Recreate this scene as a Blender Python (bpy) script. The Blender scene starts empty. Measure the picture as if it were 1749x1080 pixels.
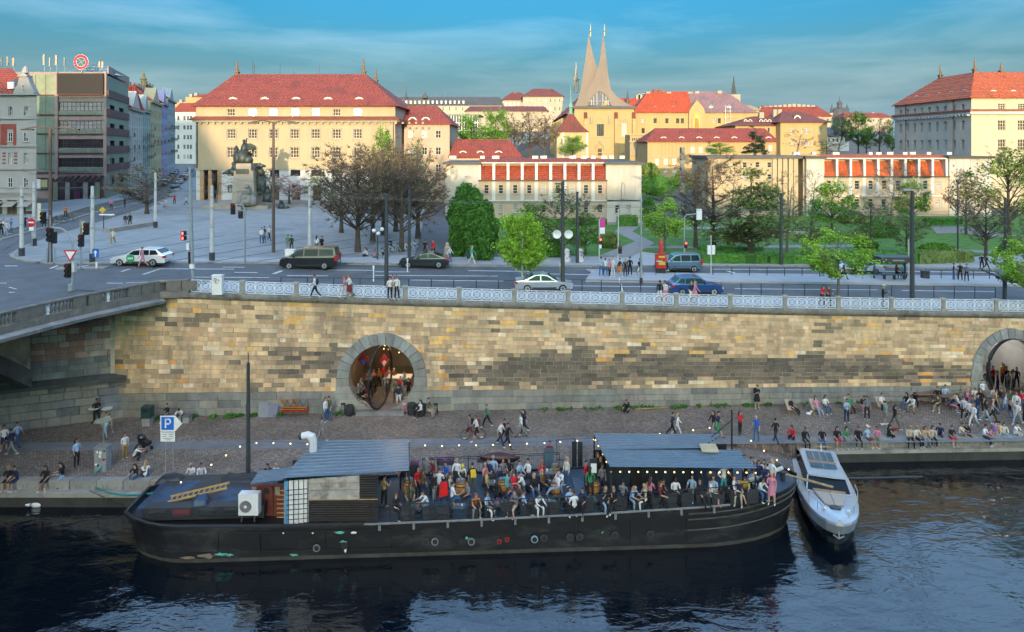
import bpy,bmesh,math,random
from mathutils import Vector,Matrix,noise
R=random.Random(7)
SC=bpy.context.scene
COL=SC.collection
F,CX,YH,HC=1166.0,874.5,250.0,20.0
# ---------------------------------------------------------------- camera
cd=bpy.data.cameras.new('camera');cam=bpy.data.objects.new('camera',cd);COL.objects.link(cam)
cam.location=(0,0,HC);cam.rotation_euler=(math.pi/2,0,0)
cd.sensor_width=36.0;cd.lens=36.0*F/1749.0
cd.shift_x=0.0;cd.shift_y=-(540-YH)/1749.0
cd.clip_start=0.5;cd.clip_end=6000
SC.camera=cam
# ---------------------------------------------------------------- sky, sun, exposure
SUN_EL,SUN_AZ=math.radians(5.5),math.radians(181.0)
w=bpy.data.worlds.new('World');SC.world=w;w.use_nodes=True
nt=w.node_tree;nt.nodes.clear()
def nd(t,**k):
 n=nt.nodes.new(t)
 for a,b in k.items():setattr(n,a,b)
 return n
sky=nd('ShaderNodeTexSky',sky_type='NISHITA');sky.sun_disc=False
sky.sun_elevation=SUN_EL;sky.sun_rotation=SUN_AZ;sky.altitude=250;sky.air_density=1.0;sky.dust_density=7.0;sky.ozone_density=2.0
tc=nd('ShaderNodeTexCoord');mp=nd('ShaderNodeMapping');mp.inputs['Scale'].default_value=(1.0,1.0,6.5);mp.inputs['Rotation'].default_value=(0.0,math.radians(-5),0.3)
nz=nd('ShaderNodeTexNoise');nz.inputs['Scale'].default_value=2.6;nz.inputs['Detail'].default_value=9;nz.inputs['Roughness'].default_value=.58;nz.inputs['Distortion'].default_value=.35
cr=nd('ShaderNodeValToRGB');cr.color_ramp.elements[0].position=.44;cr.color_ramp.elements[1].position=.72
cr.color_ramp.elements[0].color=(0,0,0,1);cr.color_ramp.elements[1].color=(.9,.9,.9,1)
tint=nd('ShaderNodeMixRGB',blend_type='MULTIPLY');tint.inputs[0].default_value=1.0;tint.inputs[2].default_value=(1.0,1.0,1.0,1)
sp_=nd('ShaderNodeSeparateXYZ')
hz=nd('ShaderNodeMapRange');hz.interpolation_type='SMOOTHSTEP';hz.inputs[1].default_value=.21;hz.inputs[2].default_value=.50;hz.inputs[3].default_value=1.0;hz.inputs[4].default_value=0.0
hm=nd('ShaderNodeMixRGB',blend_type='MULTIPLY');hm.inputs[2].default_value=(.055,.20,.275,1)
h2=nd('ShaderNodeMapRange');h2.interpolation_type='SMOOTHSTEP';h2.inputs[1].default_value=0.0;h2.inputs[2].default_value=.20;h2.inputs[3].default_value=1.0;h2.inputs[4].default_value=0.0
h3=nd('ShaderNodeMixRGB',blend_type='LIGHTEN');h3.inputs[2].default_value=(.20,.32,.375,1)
cl=nd('ShaderNodeMixRGB',blend_type='ADD');cl.inputs[0].default_value=1.0;cl.inputs[2].default_value=(.13,.13,.125,1);mx=nd('ShaderNodeMixRGB')
bg=nd('ShaderNodeBackground');bg.inputs['Strength'].default_value=0.15;out=nd('ShaderNodeOutputWorld')
L=nt.links.new
L(tc.outputs['Generated'],mp.inputs['Vector']);L(mp.outputs['Vector'],nz.inputs['Vector']);L(nz.outputs['Fac'],cr.inputs['Fac']);L(tc.outputs['Generated'],sp_.inputs[0])
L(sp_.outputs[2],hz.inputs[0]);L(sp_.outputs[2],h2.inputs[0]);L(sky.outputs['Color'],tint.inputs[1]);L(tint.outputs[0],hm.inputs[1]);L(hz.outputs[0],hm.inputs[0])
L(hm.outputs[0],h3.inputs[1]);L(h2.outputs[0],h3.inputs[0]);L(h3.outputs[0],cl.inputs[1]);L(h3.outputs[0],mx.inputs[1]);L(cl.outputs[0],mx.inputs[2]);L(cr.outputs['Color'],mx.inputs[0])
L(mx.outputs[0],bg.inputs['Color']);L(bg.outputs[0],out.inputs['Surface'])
sl=bpy.data.lights.new('sun','SUN');sun=bpy.data.objects.new('sun',sl);COL.objects.link(sun)
SUNV=Vector((math.sin(SUN_AZ)*math.cos(SUN_EL),math.cos(SUN_AZ)*math.cos(SUN_EL),math.sin(SUN_EL)))
sun.rotation_euler=(-SUNV).to_track_quat('-Z','Y').to_euler()
sl.energy=.60;sl.angle=math.radians(.6);sl.color=(1.0,.74,.45)
SC.view_settings.view_transform='Standard';SC.view_settings.look='None';SC.view_settings.gamma=1.0
SC.view_settings.use_curve_mapping=False
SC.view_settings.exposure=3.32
SC.render.engine='CYCLES';SC.cycles.use_denoising=True;SC.cycles.adaptive_threshold=.03;SC.cycles.max_bounces=5;SC.cycles.diffuse_bounces=2
SC.cycles.caustics_reflective=False;SC.cycles.caustics_refractive=False;SC.cycles.transparent_max_bounces=8
# ---------------------------------------------------------------- helpers
def px(x,y,d):return Vector(((x-CX)*d/F,d,HC-(y-YH)*d/F))
def zr(X):
 X=max(-36.0,min(52.0,X))
 return 8.98-.0417*(X+21)+.000182*(X+21)*(X-5.6)
def gr(x,y,off=0.0):
 d=60.0
 for _ in range(40):d=(HC-zr((x-CX)*d/F)-off)*F/(y-YH)
 X=(x-CX)*d/F
 return Vector((X,d,zr(X)+off))
def gq(x,y,z=0.0):
 d=(HC-z)*F/(y-YH)
 return Vector(((x-CX)*d/F,d,z))
def wallY(X):return 51.9+.053*X
def sm(a,b,x):
 t=max(0.0,min(1.0,(x-a)/(b-a)));return t*t*(3-2*t)
def zt(X,Y):
 return zr(X)+8.6*sm(150,225,Y)*sm(-12,16,X)+10*sm(300,480,Y)*sm(-20,30,X)
MATS={}
def mat(name,col,rough=.8,var=.18,scale=1.2,bump=0.0,bscale=12.0,metal=0.0,spec=.5,emit=None,attr=False,coord='Object',stain=None,stretch=(1,1,1)):
 if name in MATS:return MATS[name]
 m=bpy.data.materials.new(name);m.use_nodes=True;t=m.node_tree;b=t.nodes['Principled BSDF'];l=t.links.new
 b.inputs['Roughness'].default_value=rough;b.inputs['Metallic'].default_value=metal
 b.inputs['Specular IOR Level'].default_value=spec
 c4=(col[0],col[1],col[2],1)
 src=None
 if attr:
  a=t.nodes.new('ShaderNodeAttribute');a.attribute_name='Col';src=a.outputs['Color']
 co=t.nodes.new('ShaderNodeTexCoord').outputs[coord]
 if stretch!=(1,1,1):
  mpn=t.nodes.new('ShaderNodeMapping');mpn.inputs['Scale'].default_value=stretch;l(co,mpn.inputs['Vector']);co=mpn.outputs[0]
 if var:
  n=t.nodes.new('ShaderNodeTexNoise');n.inputs['Scale'].default_value=scale;n.inputs['Detail'].default_value=6;n.inputs['Roughness'].default_value=.65
  l(co,n.inputs['Vector'])
  mr=t.nodes.new('ShaderNodeMapRange');mr.inputs[1].default_value=.3;mr.inputs[2].default_value=.7;mr.inputs[3].default_value=1-var;mr.inputs[4].default_value=1+var*.8
  l(n.outputs['Fac'],mr.inputs[0])
  mm=t.nodes.new('ShaderNodeMixRGB');mm.blend_type='MULTIPLY';mm.inputs[0].default_value=1
  if src:l(src,mm.inputs[1])
  else:mm.inputs[1].default_value=c4
  l(mr.outputs[0],mm.inputs[2]);src=mm.outputs[0]
 if stain:
  n2=t.nodes.new('ShaderNodeTexNoise');n2.inputs['Scale'].default_value=stain[1];n2.inputs['Detail'].default_value=7;n2.inputs['Roughness'].default_value=.7
  l(co,n2.inputs['Vector'])
  m2=t.nodes.new('ShaderNodeMapRange');m2.inputs[1].default_value=stain[2];m2.inputs[2].default_value=stain[2]+.14;m2.inputs[4].default_value=stain[3]
  l(n2.outputs['Fac'],m2.inputs[0])
  m3=t.nodes.new('ShaderNodeMixRGB');l(m2.outputs[0],m3.inputs[0])
  if src:l(src,m3.inputs[1])
  else:m3.inputs[1].default_value=c4
  m3.inputs[2].default_value=(*stain[0],1);src=m3.outputs[0]
 if src:l(src,b.inputs['Base Color'])
 else:b.inputs['Base Color'].default_value=c4
 if bump:
  nb=t.nodes.new('ShaderNodeTexNoise');nb.inputs['Scale'].default_value=bscale;nb.inputs['Detail'].default_value=5
  l(co,nb.inputs['Vector'])
  bp=t.nodes.new('ShaderNodeBump');bp.inputs['Strength'].default_value=bump;bp.inputs['Distance'].default_value=.05
  l(nb.outputs['Fac'],bp.inputs['Height']);l(bp.outputs[0],b.inputs['Normal'])
 if emit:
  b.inputs['Emission Color'].default_value=(*emit[0],1);b.inputs['Emission Strength'].default_value=emit[1]
 MATS[name]=m
 return m
def tilemat(name,col,sx=.28,sz=.35,rough=.75,var=.25):
 if name in MATS:return MATS[name]
 m=mat(name,col,rough,var+.1,2.5,stain=((col[0]*.5,col[1]*.65,col[2]*.8),.3,.50,.6));t=m.node_tree;l=t.links.new;b=t.nodes['Principled BSDF']
 co=t.nodes.new('ShaderNodeTexCoord').outputs['Object']
 sep=t.nodes.new('ShaderNodeSeparateXYZ');l(co,sep.inputs[0])
 ad=t.nodes.new('ShaderNodeMath');ad.operation='ADD';l(sep.outputs[0],ad.inputs[0]);l(sep.outputs[1],ad.inputs[1])
 def wv(s,per):
  k=t.nodes.new('ShaderNodeMath');k.operation='MULTIPLY';k.inputs[1].default_value=2*math.pi/per;l(s,k.inputs[0])
  q=t.nodes.new('ShaderNodeMath');q.operation='SINE';l(k.outputs[0],q.inputs[0]);return q.outputs[0]
 s1=wv(sep.outputs[0],sx*2);s2=wv(sep.outputs[2],sz)
 mxx=t.nodes.new('ShaderNodeMath');mxx.operation='ADD';l(s1,mxx.inputs[0]);l(s2,mxx.inputs[1])
 bp=t.nodes.new('ShaderNodeBump');bp.inputs['Strength'].default_value=.8;bp.inputs['Distance'].default_value=.06
 l(mxx.outputs[0],bp.inputs['Height']);l(bp.outputs[0],b.inputs['Normal'])
 return m
OFF={}
class MB:
 def __init__(s):s.v=[];s.f=[];s.mi=[];s.mats=[];s.cols=None
 def m(s,mt):
  if mt not in s.mats:s.mats.append(mt)
  return s.mats.index(mt)
 def add(s,vs,fs,mt):
  o=len(s.v);i=s.m(mt);s.v+=[tuple(v)for v in vs]
  for f in fs:s.f.append([a+o for a in f]);s.mi.append(i)
  return s
 def quad(s,a,b,c,d,mt):return s.add([a,b,c,d],[(0,1,2,3)],mt)
 def box(s,c,sz,mt,rz=0.0,M=None,taper=1.0):
  hx,hy,hz=sz[0]/2,sz[1]/2,sz[2]/2
  vs=[Vector((x*hx*(taper if z>0 else 1),y*hy*(taper if z>0 else 1),z*hz))for z in(-1,1)for x,y in((-1,-1),(1,-1),(1,1),(-1,1))]
  if rz:rot=Matrix.Rotation(rz,3,'Z');vs=[rot@v for v in vs]
  if M is not None:vs=[M@v for v in vs]
  c=Vector(c);vs=[v+c for v in vs]
  return s.add(vs,[(3,2,1,0),(4,5,6,7),(0,1,5,4),(1,2,6,5),(2,3,7,6),(3,0,4,7)],mt)
 def b2(s,lo,hi,mt):
  return s.box([(a+b)/2 for a,b in zip(lo,hi)],[abs(b-a)for a,b in zip(lo,hi)],mt)
 def tube(s,pts,r,mt,n=6,cap=True,closed=False):
  pts=[Vector(p)for p in pts];N=len(pts);rs=r if isinstance(r,(list,tuple))else[r]*N
  o=len(s.v);vs=[]
  for i,p in enumerate(pts):
   if closed:t=pts[(i+1)%N]-pts[i-1]
   else:t=pts[min(i+1,N-1)]-pts[max(i-1,0)]
   if t.length<1e-9:t=Vector((0,0,1))
   t.normalize();a=Vector((0,0,1))if abs(t.z)<.9 else Vector((1,0,0))
   u=t.cross(a).normalized();v=t.cross(u)
   for k in range(n):
    an=2*math.pi*(k+.5)/n;vs.append(p+(u*math.cos(an)+v*math.sin(an))*rs[i])
  fs=[]
  for i in range(N if closed else N-1):
   j=(i+1)%N
   for k in range(n):fs.append((i*n+k,j*n+k,j*n+(k+1)%n,i*n+(k+1)%n))
  if cap and not closed:fs.append(tuple(range(n)));fs.append(tuple((N-1)*n+k for k in reversed(range(n))))
  return s.add(vs,fs,mt)
 def lathe(s,prof,c,mt,n=12,cap=True,sx=1.0,sy=1.0):
  c=Vector(c);vs=[c+Vector((r*sx*math.cos(2*math.pi*k/n),r*sy*math.sin(2*math.pi*k/n),z))for r,z in prof for k in range(n)]
  fs=[(i*n+k,i*n+(k+1)%n,(i+1)*n+(k+1)%n,(i+1)*n+k)for i in range(len(prof)-1)for k in range(n)]
  if cap:fs.append(tuple(reversed(range(n))));fs.append(tuple((len(prof)-1)*n+k for k in range(n)))
  return s.add(vs,fs,mt)
 def prism(s,poly,vec,mt):
  n=len(poly);vec=Vector(vec);a=[Vector(p)for p in poly]
  return s.add(a+[p+vec for p in a],[tuple(range(n)),tuple(n+k for k in reversed(range(n)))]+[(k,n+k,n+(k+1)%n,(k+1)%n)for k in range(n)],mt)
 def ico(s,c,r,mt,sub=1,sz=(1,1,1),jit=0.0):
  bm=bmesh.new();bmesh.ops.create_icosphere(bm,subdivisions=sub,radius=1)
  c=Vector(c);vs=[c+Vector((v.co.x*r*sz[0],v.co.y*r*sz[1],v.co.z*r*sz[2]))*(1+R.uniform(-jit,jit))if False else c+Vector((v.co.x*r*sz[0],v.co.y*r*sz[1],v.co.z*r*sz[2]))*1.0 for v in bm.verts]
  if jit:vs=[c+(v-c)*(1+R.uniform(-jit,jit))for v in vs]
  fs=[tuple(v.index for v in f.verts)for f in bm.faces];bm.free()
  return s.add(vs,fs,mt)
 def mesh(s,name,org=None,smooth=False):
  me=bpy.data.meshes.new(name)
  vs=s.v if org is None else[(a-org[0],b-org[1],c-org[2])for a,b,c in s.v]
  me.from_pydata(vs,[],s.f)
  for mt in s.mats:me.materials.append(mt)
  if len(s.mats)>1:me.polygons.foreach_set('material_index',s.mi)
  if smooth:me.polygons.foreach_set('use_smooth',[True]*len(s.f))
  if s.cols:
   ca=me.color_attributes.new('Col','FLOAT_COLOR','CORNER');buf=[]
   for f,c in zip(s.f,s.cols):buf+=list((c[0],c[1],c[2],1.0))*len(f)
   ca.data.foreach_set('color',buf)
  me.update()
  return me
 def split(s,name,parent,world=True):
  par=list(range(len(s.v)))
  def fd(a):
   while par[a]!=a:par[a]=par[par[a]];a=par[a]
   return a
  for f in s.f:
   r=fd(f[0])
   for k in f[1:]:par[fd(k)]=r
  grp={}
  for i,f in enumerate(s.f):grp.setdefault(fd(f[0]),[]).append(i)
  for ids in grp.values():
   m=MB();mp_={}
   for i in ids:
    for k in s.f[i]:
     if k not in mp_:mp_[k]=len(m.v);m.v.append(s.v[k])
    m.f.append([mp_[k]for k in s.f[i]]);m.mi.append(m.m(s.mats[s.mi[i]]))
   o=m.build(name,parent,world)
  return o
 def build(s,name,parent=None,world=False,org=None,smooth=False):
  off=OFF.get(parent.name)if(parent and world)else org
  o=bpy.data.objects.new(name,s.mesh(name,off,smooth));COL.objects.link(o)
  if parent:o.parent=parent;OFF[o.name]=OFF.get(parent.name,Vector())
  elif org is not None:o.location=org;OFF[o.name]=Vector(org)
  else:OFF[o.name]=Vector()
  return o
def inst(name,me,parent=None,loc=(0,0,0),rot=(0,0,0),world=False,scale=None):
 o=bpy.data.objects.new(name,me);COL.objects.link(o)
 loc=Vector(loc)
 if parent:
  o.parent=parent
  if world:loc=loc-OFF.get(parent.name,Vector())
 o.location=loc;o.rotation_euler=rot
 if scale:o.scale=scale
 OFF[o.name]=OFF.get(parent.name,Vector())if parent else loc
 return o
def tag(o,label,cat,group=None,kind=None):
 o['label']=label;o['category']=cat
 if group:o['group']=group
 if kind:o['kind']=kind
 return o
def thing(name,label,cat,loc=(0,0,0),rz=0.0,group=None):
 o=bpy.data.objects.new(name,None);COL.objects.link(o);o.location=loc;o.rotation_euler=(0,0,rz)
 o.empty_display_size=.3
 OFF[o.name]=Vector(loc)
 return tag(o,label,cat,group)
def structure(o,label=None):
 o['kind']='structure'
 if label:o['label']=label
 return o
def dup(root,loc,rz=None,label=None,group=None):
 def cp(o,par):
  c=o.copy();COL.objects.link(c)
  if par:c.parent=par
  for ch in o.children:cp(ch,c)
  return c
 r=cp(root,None);r.location=loc;OFF[r.name]=Vector(loc)
 if rz is not None:r.rotation_euler=(0,0,rz)
 if label:r['label']=label
 if group:r['group']=group
 return r
ORD=['first','second','third','fourth','fifth','sixth','seventh','eighth','ninth','tenth','eleventh','twelfth','thirteenth','fourteenth','fifteenth','sixteenth','seventeenth','eighteenth','nineteenth','twentieth']
def ordn(i):return ORD[i]if i<20 else 'twenty-'+ORD[i-20]
# ---------------------------------------------------------------- materials
glass=mat('window_glass',(.035,.04,.045),.06,.3,.8,spec=.8)
glass_warm=mat('window_glass_warm',(.10,.075,.04),.08,.4,.8,spec=.9)
glass_pale=mat('window_glass_blinds',(.30,.31,.30),.35,.3,1.0)
white=mat('white_paint',(.78,.77,.74),.5,.08,3)
iron_white=mat('white_iron',(.74,.76,.78),.5,.1,5)
black=mat('black_paint',(.018,.019,.021),.45,.2,3)
steel=mat('galvanised_steel',(.42,.44,.45),.4,.12,4,metal=.6)
dgrey=mat('dark_grey_paint',(.045,.05,.055),.5,.15,2)
rtile=tilemat('red_roof_tiles',(.30,.055,.030))
otile=tilemat('orange_roof_tiles',(.46,.095,.030))
btile=tilemat('brown_roof_tiles',(.20,.055,.040))
# ================================================================ body meshes for the people, one per pose
SK={'fair':mat('skin_fair',(.48,.29,.21),.6,.08,6),'tan':mat('skin_tan',(.38,.21,.14),.6,.08,6),'dark':mat('skin_dark',(.075,.038,.024),.6,.08,6)}
HA={'d':mat('hair_dark',(.018,.013,.011),.6,.2,9),'b':mat('hair_brown',(.07,.038,.02),.6,.2,9),'l':mat('hair_blond',(.40,.27,.12),.6,.2,9),'r':mat('hair_red',(.28,.085,.03),.6,.2,9),'g':mat('hair_grey',(.30,.29,.28),.6,.2,9)}
CL={'white':(.68,.68,.66),'black':(.014,.014,.016),'grey':(.17,.175,.18),'navy':(.018,.026,.075),'blue':(.03,.11,.42),'light blue':(.30,.45,.60),'red':(.52,.015,.025),'green':(.04,.22,.09),'yellow':(.66,.46,.03),'orange':(.55,.17,.03),'pink':(.58,.22,.30),'brown':(.14,.065,.035),'beige':(.50,.42,.31),'tan':(.46,.32,.14),'purple':(.28,.13,.32),'teal':(.06,.36,.38),'olive':(.10,.115,.06),'cream':(.60,.56,.46),'maroon':(.17,.025,.035),'check':(.27,.27,.27),'blue jeans':(.045,.11,.24),'light jeans':(.25,.34,.44),'black trousers':(.014,.014,.017),'grey trousers':(.22,.22,.225),'white trousers':(.62,.62,.60),'mustard trousers':(.38,.20,.03),'olive trousers':(.09,.10,.06),'pink trousers':(.50,.24,.28),'beige trousers':(.42,.35,.25),'navy trousers':(.02,.028,.07)}
def cloth(k):return mat('cloth_'+k.replace(' ','_'),CL[k],.9,.14,7,bump=.35,bscale=14)
shoe_w,shoe_d=mat('shoe_white',(.66,.66,.65),.6,.05),mat('shoe_dark',(.03,.028,.03),.6,.1)
eye_m=mat('eye_dark',(.01,.008,.007),.4,0);lip_m=mat('lip',(.33,.12,.10),.6,0)
rad=math.radians
def person_mesh(name,hp,lean=0,legs=((0,0,4),(0,0,4)),arms=((5,8,12),(5,8,12)),nod=5,female=False):
 """one skinned body from a posed skeleton, facing -Y; slots: skin, top, sleeve, thigh, shin, shoe, eye, lip"""
 V,E,rads,seg=[],[],[],[]
 def nv(p,r,par=None,lab=None):
  V.append(Vector(p));rads.append(r)
  if par is not None:E.append((par,len(V)-1));seg.append((par,len(V)-1,lab))
  return len(V)-1
 sl_=rad(lean);up=Vector((0,-math.sin(sl_),math.cos(sl_)));P=Vector((0,0,hp));sw=.165 if female else .19
 pel=nv(P,(.145,.11));wst=nv(P+up*.17,(.125 if female else .14,.10),pel,1);chs=nv(P+up*.36,(.155 if female else .175,.115),wst,1);nb=nv(P+up*.50,(.07,.065),chs,1)
 hd_d=Vector((0,-math.sin(sl_*.55+rad(nod)),math.cos(sl_*.55+rad(nod))));nk=nv(V[nb]+hd_d*.08,(.052,.055),nb,0);h1=nv(V[nk]+hd_d*.07,(.074,.088),nk,0);h2=nv(V[h1]+hd_d*.11,(.070,.086),h1,0)
 for s,(f,k,ab)in zip((-1,1),legs):
  f,k,ab=rad(f),rad(k),rad(ab);th=Vector((s*math.sin(ab)*math.cos(f)+s*math.sin(ab)*abs(math.sin(f)),-math.sin(f),-math.cos(f))).normalized();sh=Vector((th.x*.35,-math.sin(f-k),-math.cos(f-k))).normalized()
  hip=nv(P+Vector((s*.095,0,-.04)),(.098,.10),pel,3);kn=nv(V[hip]+th*.42,(.066,.066),hip,3);cf=nv(V[kn]+sh*.16,(.060,.062),kn,4);an=nv(V[kn]+sh*.41,(.040,.042),cf,4)
  fo=(Vector((s*.12,-1,0))if abs(math.degrees(f-k))<60 else Vector((s*.1,-.75,.0)))+Vector((0,0,-.16));hl=nv(V[an]+Vector((0,.03,-.05)),(.042,.042),an,5);nv(V[an]+fo.normalized()*.17+Vector((0,0,-.02)),(.042,.03),hl,5)
 hands=[]
 for s,(f,ab,e)in zip((-1,1),arms):
  f,ab,e=rad(f),rad(ab),rad(e);S=V[chs]+up*.085+Vector((s*sw,0,0));ua=Vector((s*math.sin(ab),-math.sin(f)*math.cos(ab),-math.cos(f)*math.cos(ab))).normalized();fa=Vector((s*math.sin(ab)*.2-s*math.sin(e)*.35,-math.sin(f+e),-math.cos(f+e))).normalized()
  a0=nv(S,(.062,.06),chs,1);a1=nv(S+ua*.28,(.046,.046),a0,1);a2=nv(V[a1]+fa*.23,(.033,.033),a1,2);a3=nv(V[a2]+fa*.085,(.040,.022),a2,0);hands.append((V[a3],fa,s))
 me=bpy.data.meshes.new(name);me.from_pydata(V,E,[]);o=bpy.data.objects.new(name,me);COL.objects.link(o);md=o.modifiers.new('s','SKIN');md.use_smooth_shade=True;md.branch_smoothing=.4
 for d,r in zip(me.skin_vertices[0].data,rads):d.radius=r
 me.skin_vertices[0].data[0].use_root=True;sb=o.modifiers.new('b','SUBSURF');sb.levels=sb.render_levels=1
 dg=bpy.context.evaluated_depsgraph_get();r=bpy.data.meshes.new_from_object(o.evaluated_get(dg));bpy.data.objects.remove(o)
 vs=[v.co.copy()for v in r.vertices];fs=[tuple(p.vertices)for p in r.polygons];mi=[]
 for p in r.polygons:
  c=p.center;best=(9,1)
  for a,b,lab in seg:
   ab_=V[b]-V[a];t=max(0,min(1,(c-V[a]).dot(ab_)/max(1e-6,ab_.length_squared)));q=V[a]+ab_*t;ra=rads[a][0]*(1-t)+rads[b][0]*t;d=(c-q).length-ra*.6
   if d<best[0]:best=(d,lab)
  mi.append(best[1])
 m=MB()
 for hpos,d,s in hands:
  u=d.orthogonal().normalized();w_=d.cross(u)
  for k in range(4):b=hpos+u*(k-1.5)*.018;q=b+d*(.07-.008*abs(k-1.3))+w_*.008;m.tube([b,b.lerp(q,.55)+w_*.004,q+w_*.012],[.009,.008,.006],0,4)
  m.tube([hpos-d*.02+u*.03,hpos+d*.025+u*.055],[.011,.008],0,4)
 hc_=V[h1].lerp(V[h2],.5);fw=Vector((0,-hd_d.z,hd_d.y)).normalized()
 m.tube([hc_+fw*.082+hd_d*.01,hc_+fw*.112-hd_d*.02],[.008,.014],0,4)
 for s in(-1,1):m.tube([hc_+fw*.080+Vector((s*.03,0,0))+hd_d*.012,hc_+fw*.092+Vector((s*.03,0,0))+hd_d*.012],.010,6,5);m.tube([hc_+Vector((s*.070,0,0)),hc_+Vector((s*.085,.01,0))],[.02,.012],0,5)
 m.tube([hc_+fw*.085-hd_d*.05+Vector((-.022,0,0)),hc_+fw*.085-hd_d*.05+Vector((.022,0,0))],.007,7,4)
 n0=len(vs);vs+=[Vector(v)for v in m.v];fs+=[tuple(a+n0 for a in f)for f in m.f];mi+=[m.mats[k]for k in m.mi]
 r2=bpy.data.meshes.new(name);r2.from_pydata(vs,[],fs)
 for k in range(8):r2.materials.append(SK['fair'])
 r2.polygons.foreach_set('material_index',mi);r2.polygons.foreach_set('use_smooth',[True]*len(fs));r2.update()
 hs=[]
 for long in(0,1):
  h=MB();hm=HA['b'];c=hc_+hd_d*.028-fw*.012;bm=bmesh.new();bmesh.ops.create_icosphere(bm,subdivisions=2,radius=1)
  R_=Matrix((Vector((1,0,0)),fw*-1,hd_d)).transposed();vv=[c+R_@Vector((v.co.x*.088,v.co.y*.103,v.co.z*.098))for v in bm.verts];keep=[tuple(v.index for v in f.verts)for f in bm.faces if f.calc_center_median().z>-.05 or f.calc_center_median().y>.15];bm.free()
  keep=[f for f in keep if not((sum((vv[i]for i in f),Vector())/3-c).dot(fw)>.045 and(sum((vv[i]for i in f),Vector())/3-c).dot(hd_d)<.045)];h.add(vv,keep,hm)
  if long:h.tube([c-fw*.06,c-fw*.085-hd_d*.12,V[nb]-up*.05+Vector((0,.10,0)),V[chs]+Vector((0,.13,-.02))],[.07,.082,.075,.03],hm,8)
  hs.append(h.mesh('hair',smooth=True))
 return r2,hs,(V[chs],up,V[wst])
POSES={'st':dict(hp=.91,legs=((3,2,5),(-3,2,4)),arms=((4,8,14),(-4,8,12))),'ph':dict(hp=.91,legs=((2,2,5),(-2,3,5)),arms=((30,6,95),(0,8,15)),nod=18),'ar':dict(hp=.91,legs=((0,0,8),(0,0,8)),arms=((-10,38,80),(-10,38,80))),'cr':dict(hp=.91,legs=((2,2,6),(-2,2,6)),arms=((28,10,90),(24,10,95))),'wk':dict(hp=.89,lean=4,legs=((26,8,3),(-20,22,3)),arms=((-22,8,14),(24,8,22))),'wl':dict(hp=.89,lean=4,legs=((-22,24,3),(25,6,3)),arms=((25,8,25),(-22,8,12))),'ln':dict(hp=.90,lean=22,legs=((-6,4,5),(6,10,5)),arms=((45,8,40),(45,8,40))),'ed':dict(hp=.09,lean=8,legs=((84,78,6),(80,84,8)),arms=((22,8,50),(25,8,45)),nod=12),'eb':dict(hp=.09,lean=-6,legs=((86,80,9),(82,70,9)),arms=((-28,14,6),(20,8,60))),'gr':dict(hp=.11,lean=14,legs=((112,118,8),(108,112,10)),arms=((48,6,30),(45,6,34)),nod=14),'gx':dict(hp=.11,lean=10,legs=((78,100,40),(76,96,42)),arms=((30,10,50),(28,10,60)),nod=16),'ch':dict(hp=.54,lean=4,legs=((84,82,7),(82,86,9)),arms=((18,10,60),(15,10,55)),nod=8),'cl':dict(hp=.54,lean=26,legs=((88,88,10),(84,94,10)),arms=((48,6,40),(50,6,38)),nod=14),'cd':dict(hp=.54,lean=-4,legs=((80,68,8),(86,84,8)),arms=((40,10,105),(10,14,40))),'cx':dict(hp=.54,lean=-8,legs=((82,60,4),(96,50,-6)),arms=((12,12,60),(25,8,70))),'sq':dict(hp=.34,lean=26,legs=((112,132,10),(108,128,12)),arms=((60,6,35),(62,6,30)),nod=14),'bn':dict(hp=.54,lean=48,legs=((86,84,9),(84,86,9)),arms=((60,6,30),(62,6,26)),nod=20),'dk':dict(hp=.40,lean=-26,legs=((86,50,6),(80,62,8)),arms=((20,12,50),(18,12,60))),'bg':dict(hp=.54,lean=12,legs=((80,84,6),(82,86,8)),arms=((50,14,100),(52,14,96)),nod=4)}
PM={k:person_mesh('person',**v)for k,v in POSES.items()}
# ================================================================ water, terrain, quay, wall, bridge, street surfaces
def watermat():
 m=bpy.data.materials.new('river_water');m.use_nodes=True;t=m.node_tree;l=t.links.new;b=t.nodes['Principled BSDF']
 b.inputs['Base Color'].default_value=(.002,.005,.009,1);b.inputs['Roughness'].default_value=.025;b.inputs['IOR'].default_value=1.75
 co=t.nodes.new('ShaderNodeTexCoord').outputs['Object']
 prev=None
 for sc,det,st,dist,stretch in((.13,2,.35,.5,(1,1.6,1)),(.6,3,.40,.13,(1,2.0,1)),(3.0,3,.28,.035,(1,1.7,1))):
  mp_=t.nodes.new('ShaderNodeMapping');mp_.inputs['Scale'].default_value=stretch;l(co,mp_.inputs[0])
  n=t.nodes.new('ShaderNodeTexNoise');n.inputs['Scale'].default_value=sc;n.inputs['Detail'].default_value=det;n.inputs['Distortion'].default_value=.7;l(mp_.outputs[0],n.inputs['Vector'])
  bp=t.nodes.new('ShaderNodeBump');bp.inputs['Strength'].default_value=st;bp.inputs['Distance'].default_value=dist;l(n.outputs['Fac'],bp.inputs['Height'])
  if prev:l(prev,bp.inputs['Normal'])
  prev=bp.outputs[0]
 l(prev,b.inputs['Normal'])
 return m
ZW=-1.3
wb=MB();wb.quad((-500,-105,ZW),(500,-105,ZW),(500,60,ZW),(-500,60,ZW),watermat())
structure(wb.build('river_water'),'dark rippled river with blue sky reflections')
asphalt=mat('asphalt',(.105,.110,.117),.85,.22,.6,bump=.15,bscale=30,stain=((.15,.15,.15),.22,.50,.7))
paving=mat('granite_paving',(.265,.28,.28),.85,.18,.5,bump=.1,bscale=8,stain=((.13,.14,.15),.12,.52,.6))
paving2=mat('light_paving',(.36,.375,.39),.85,.12,.8,bump=.1,bscale=8)
kerbm=mat('granite_kerb',(.30,.29,.27),.8,.2,2,bump=.2)
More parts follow.
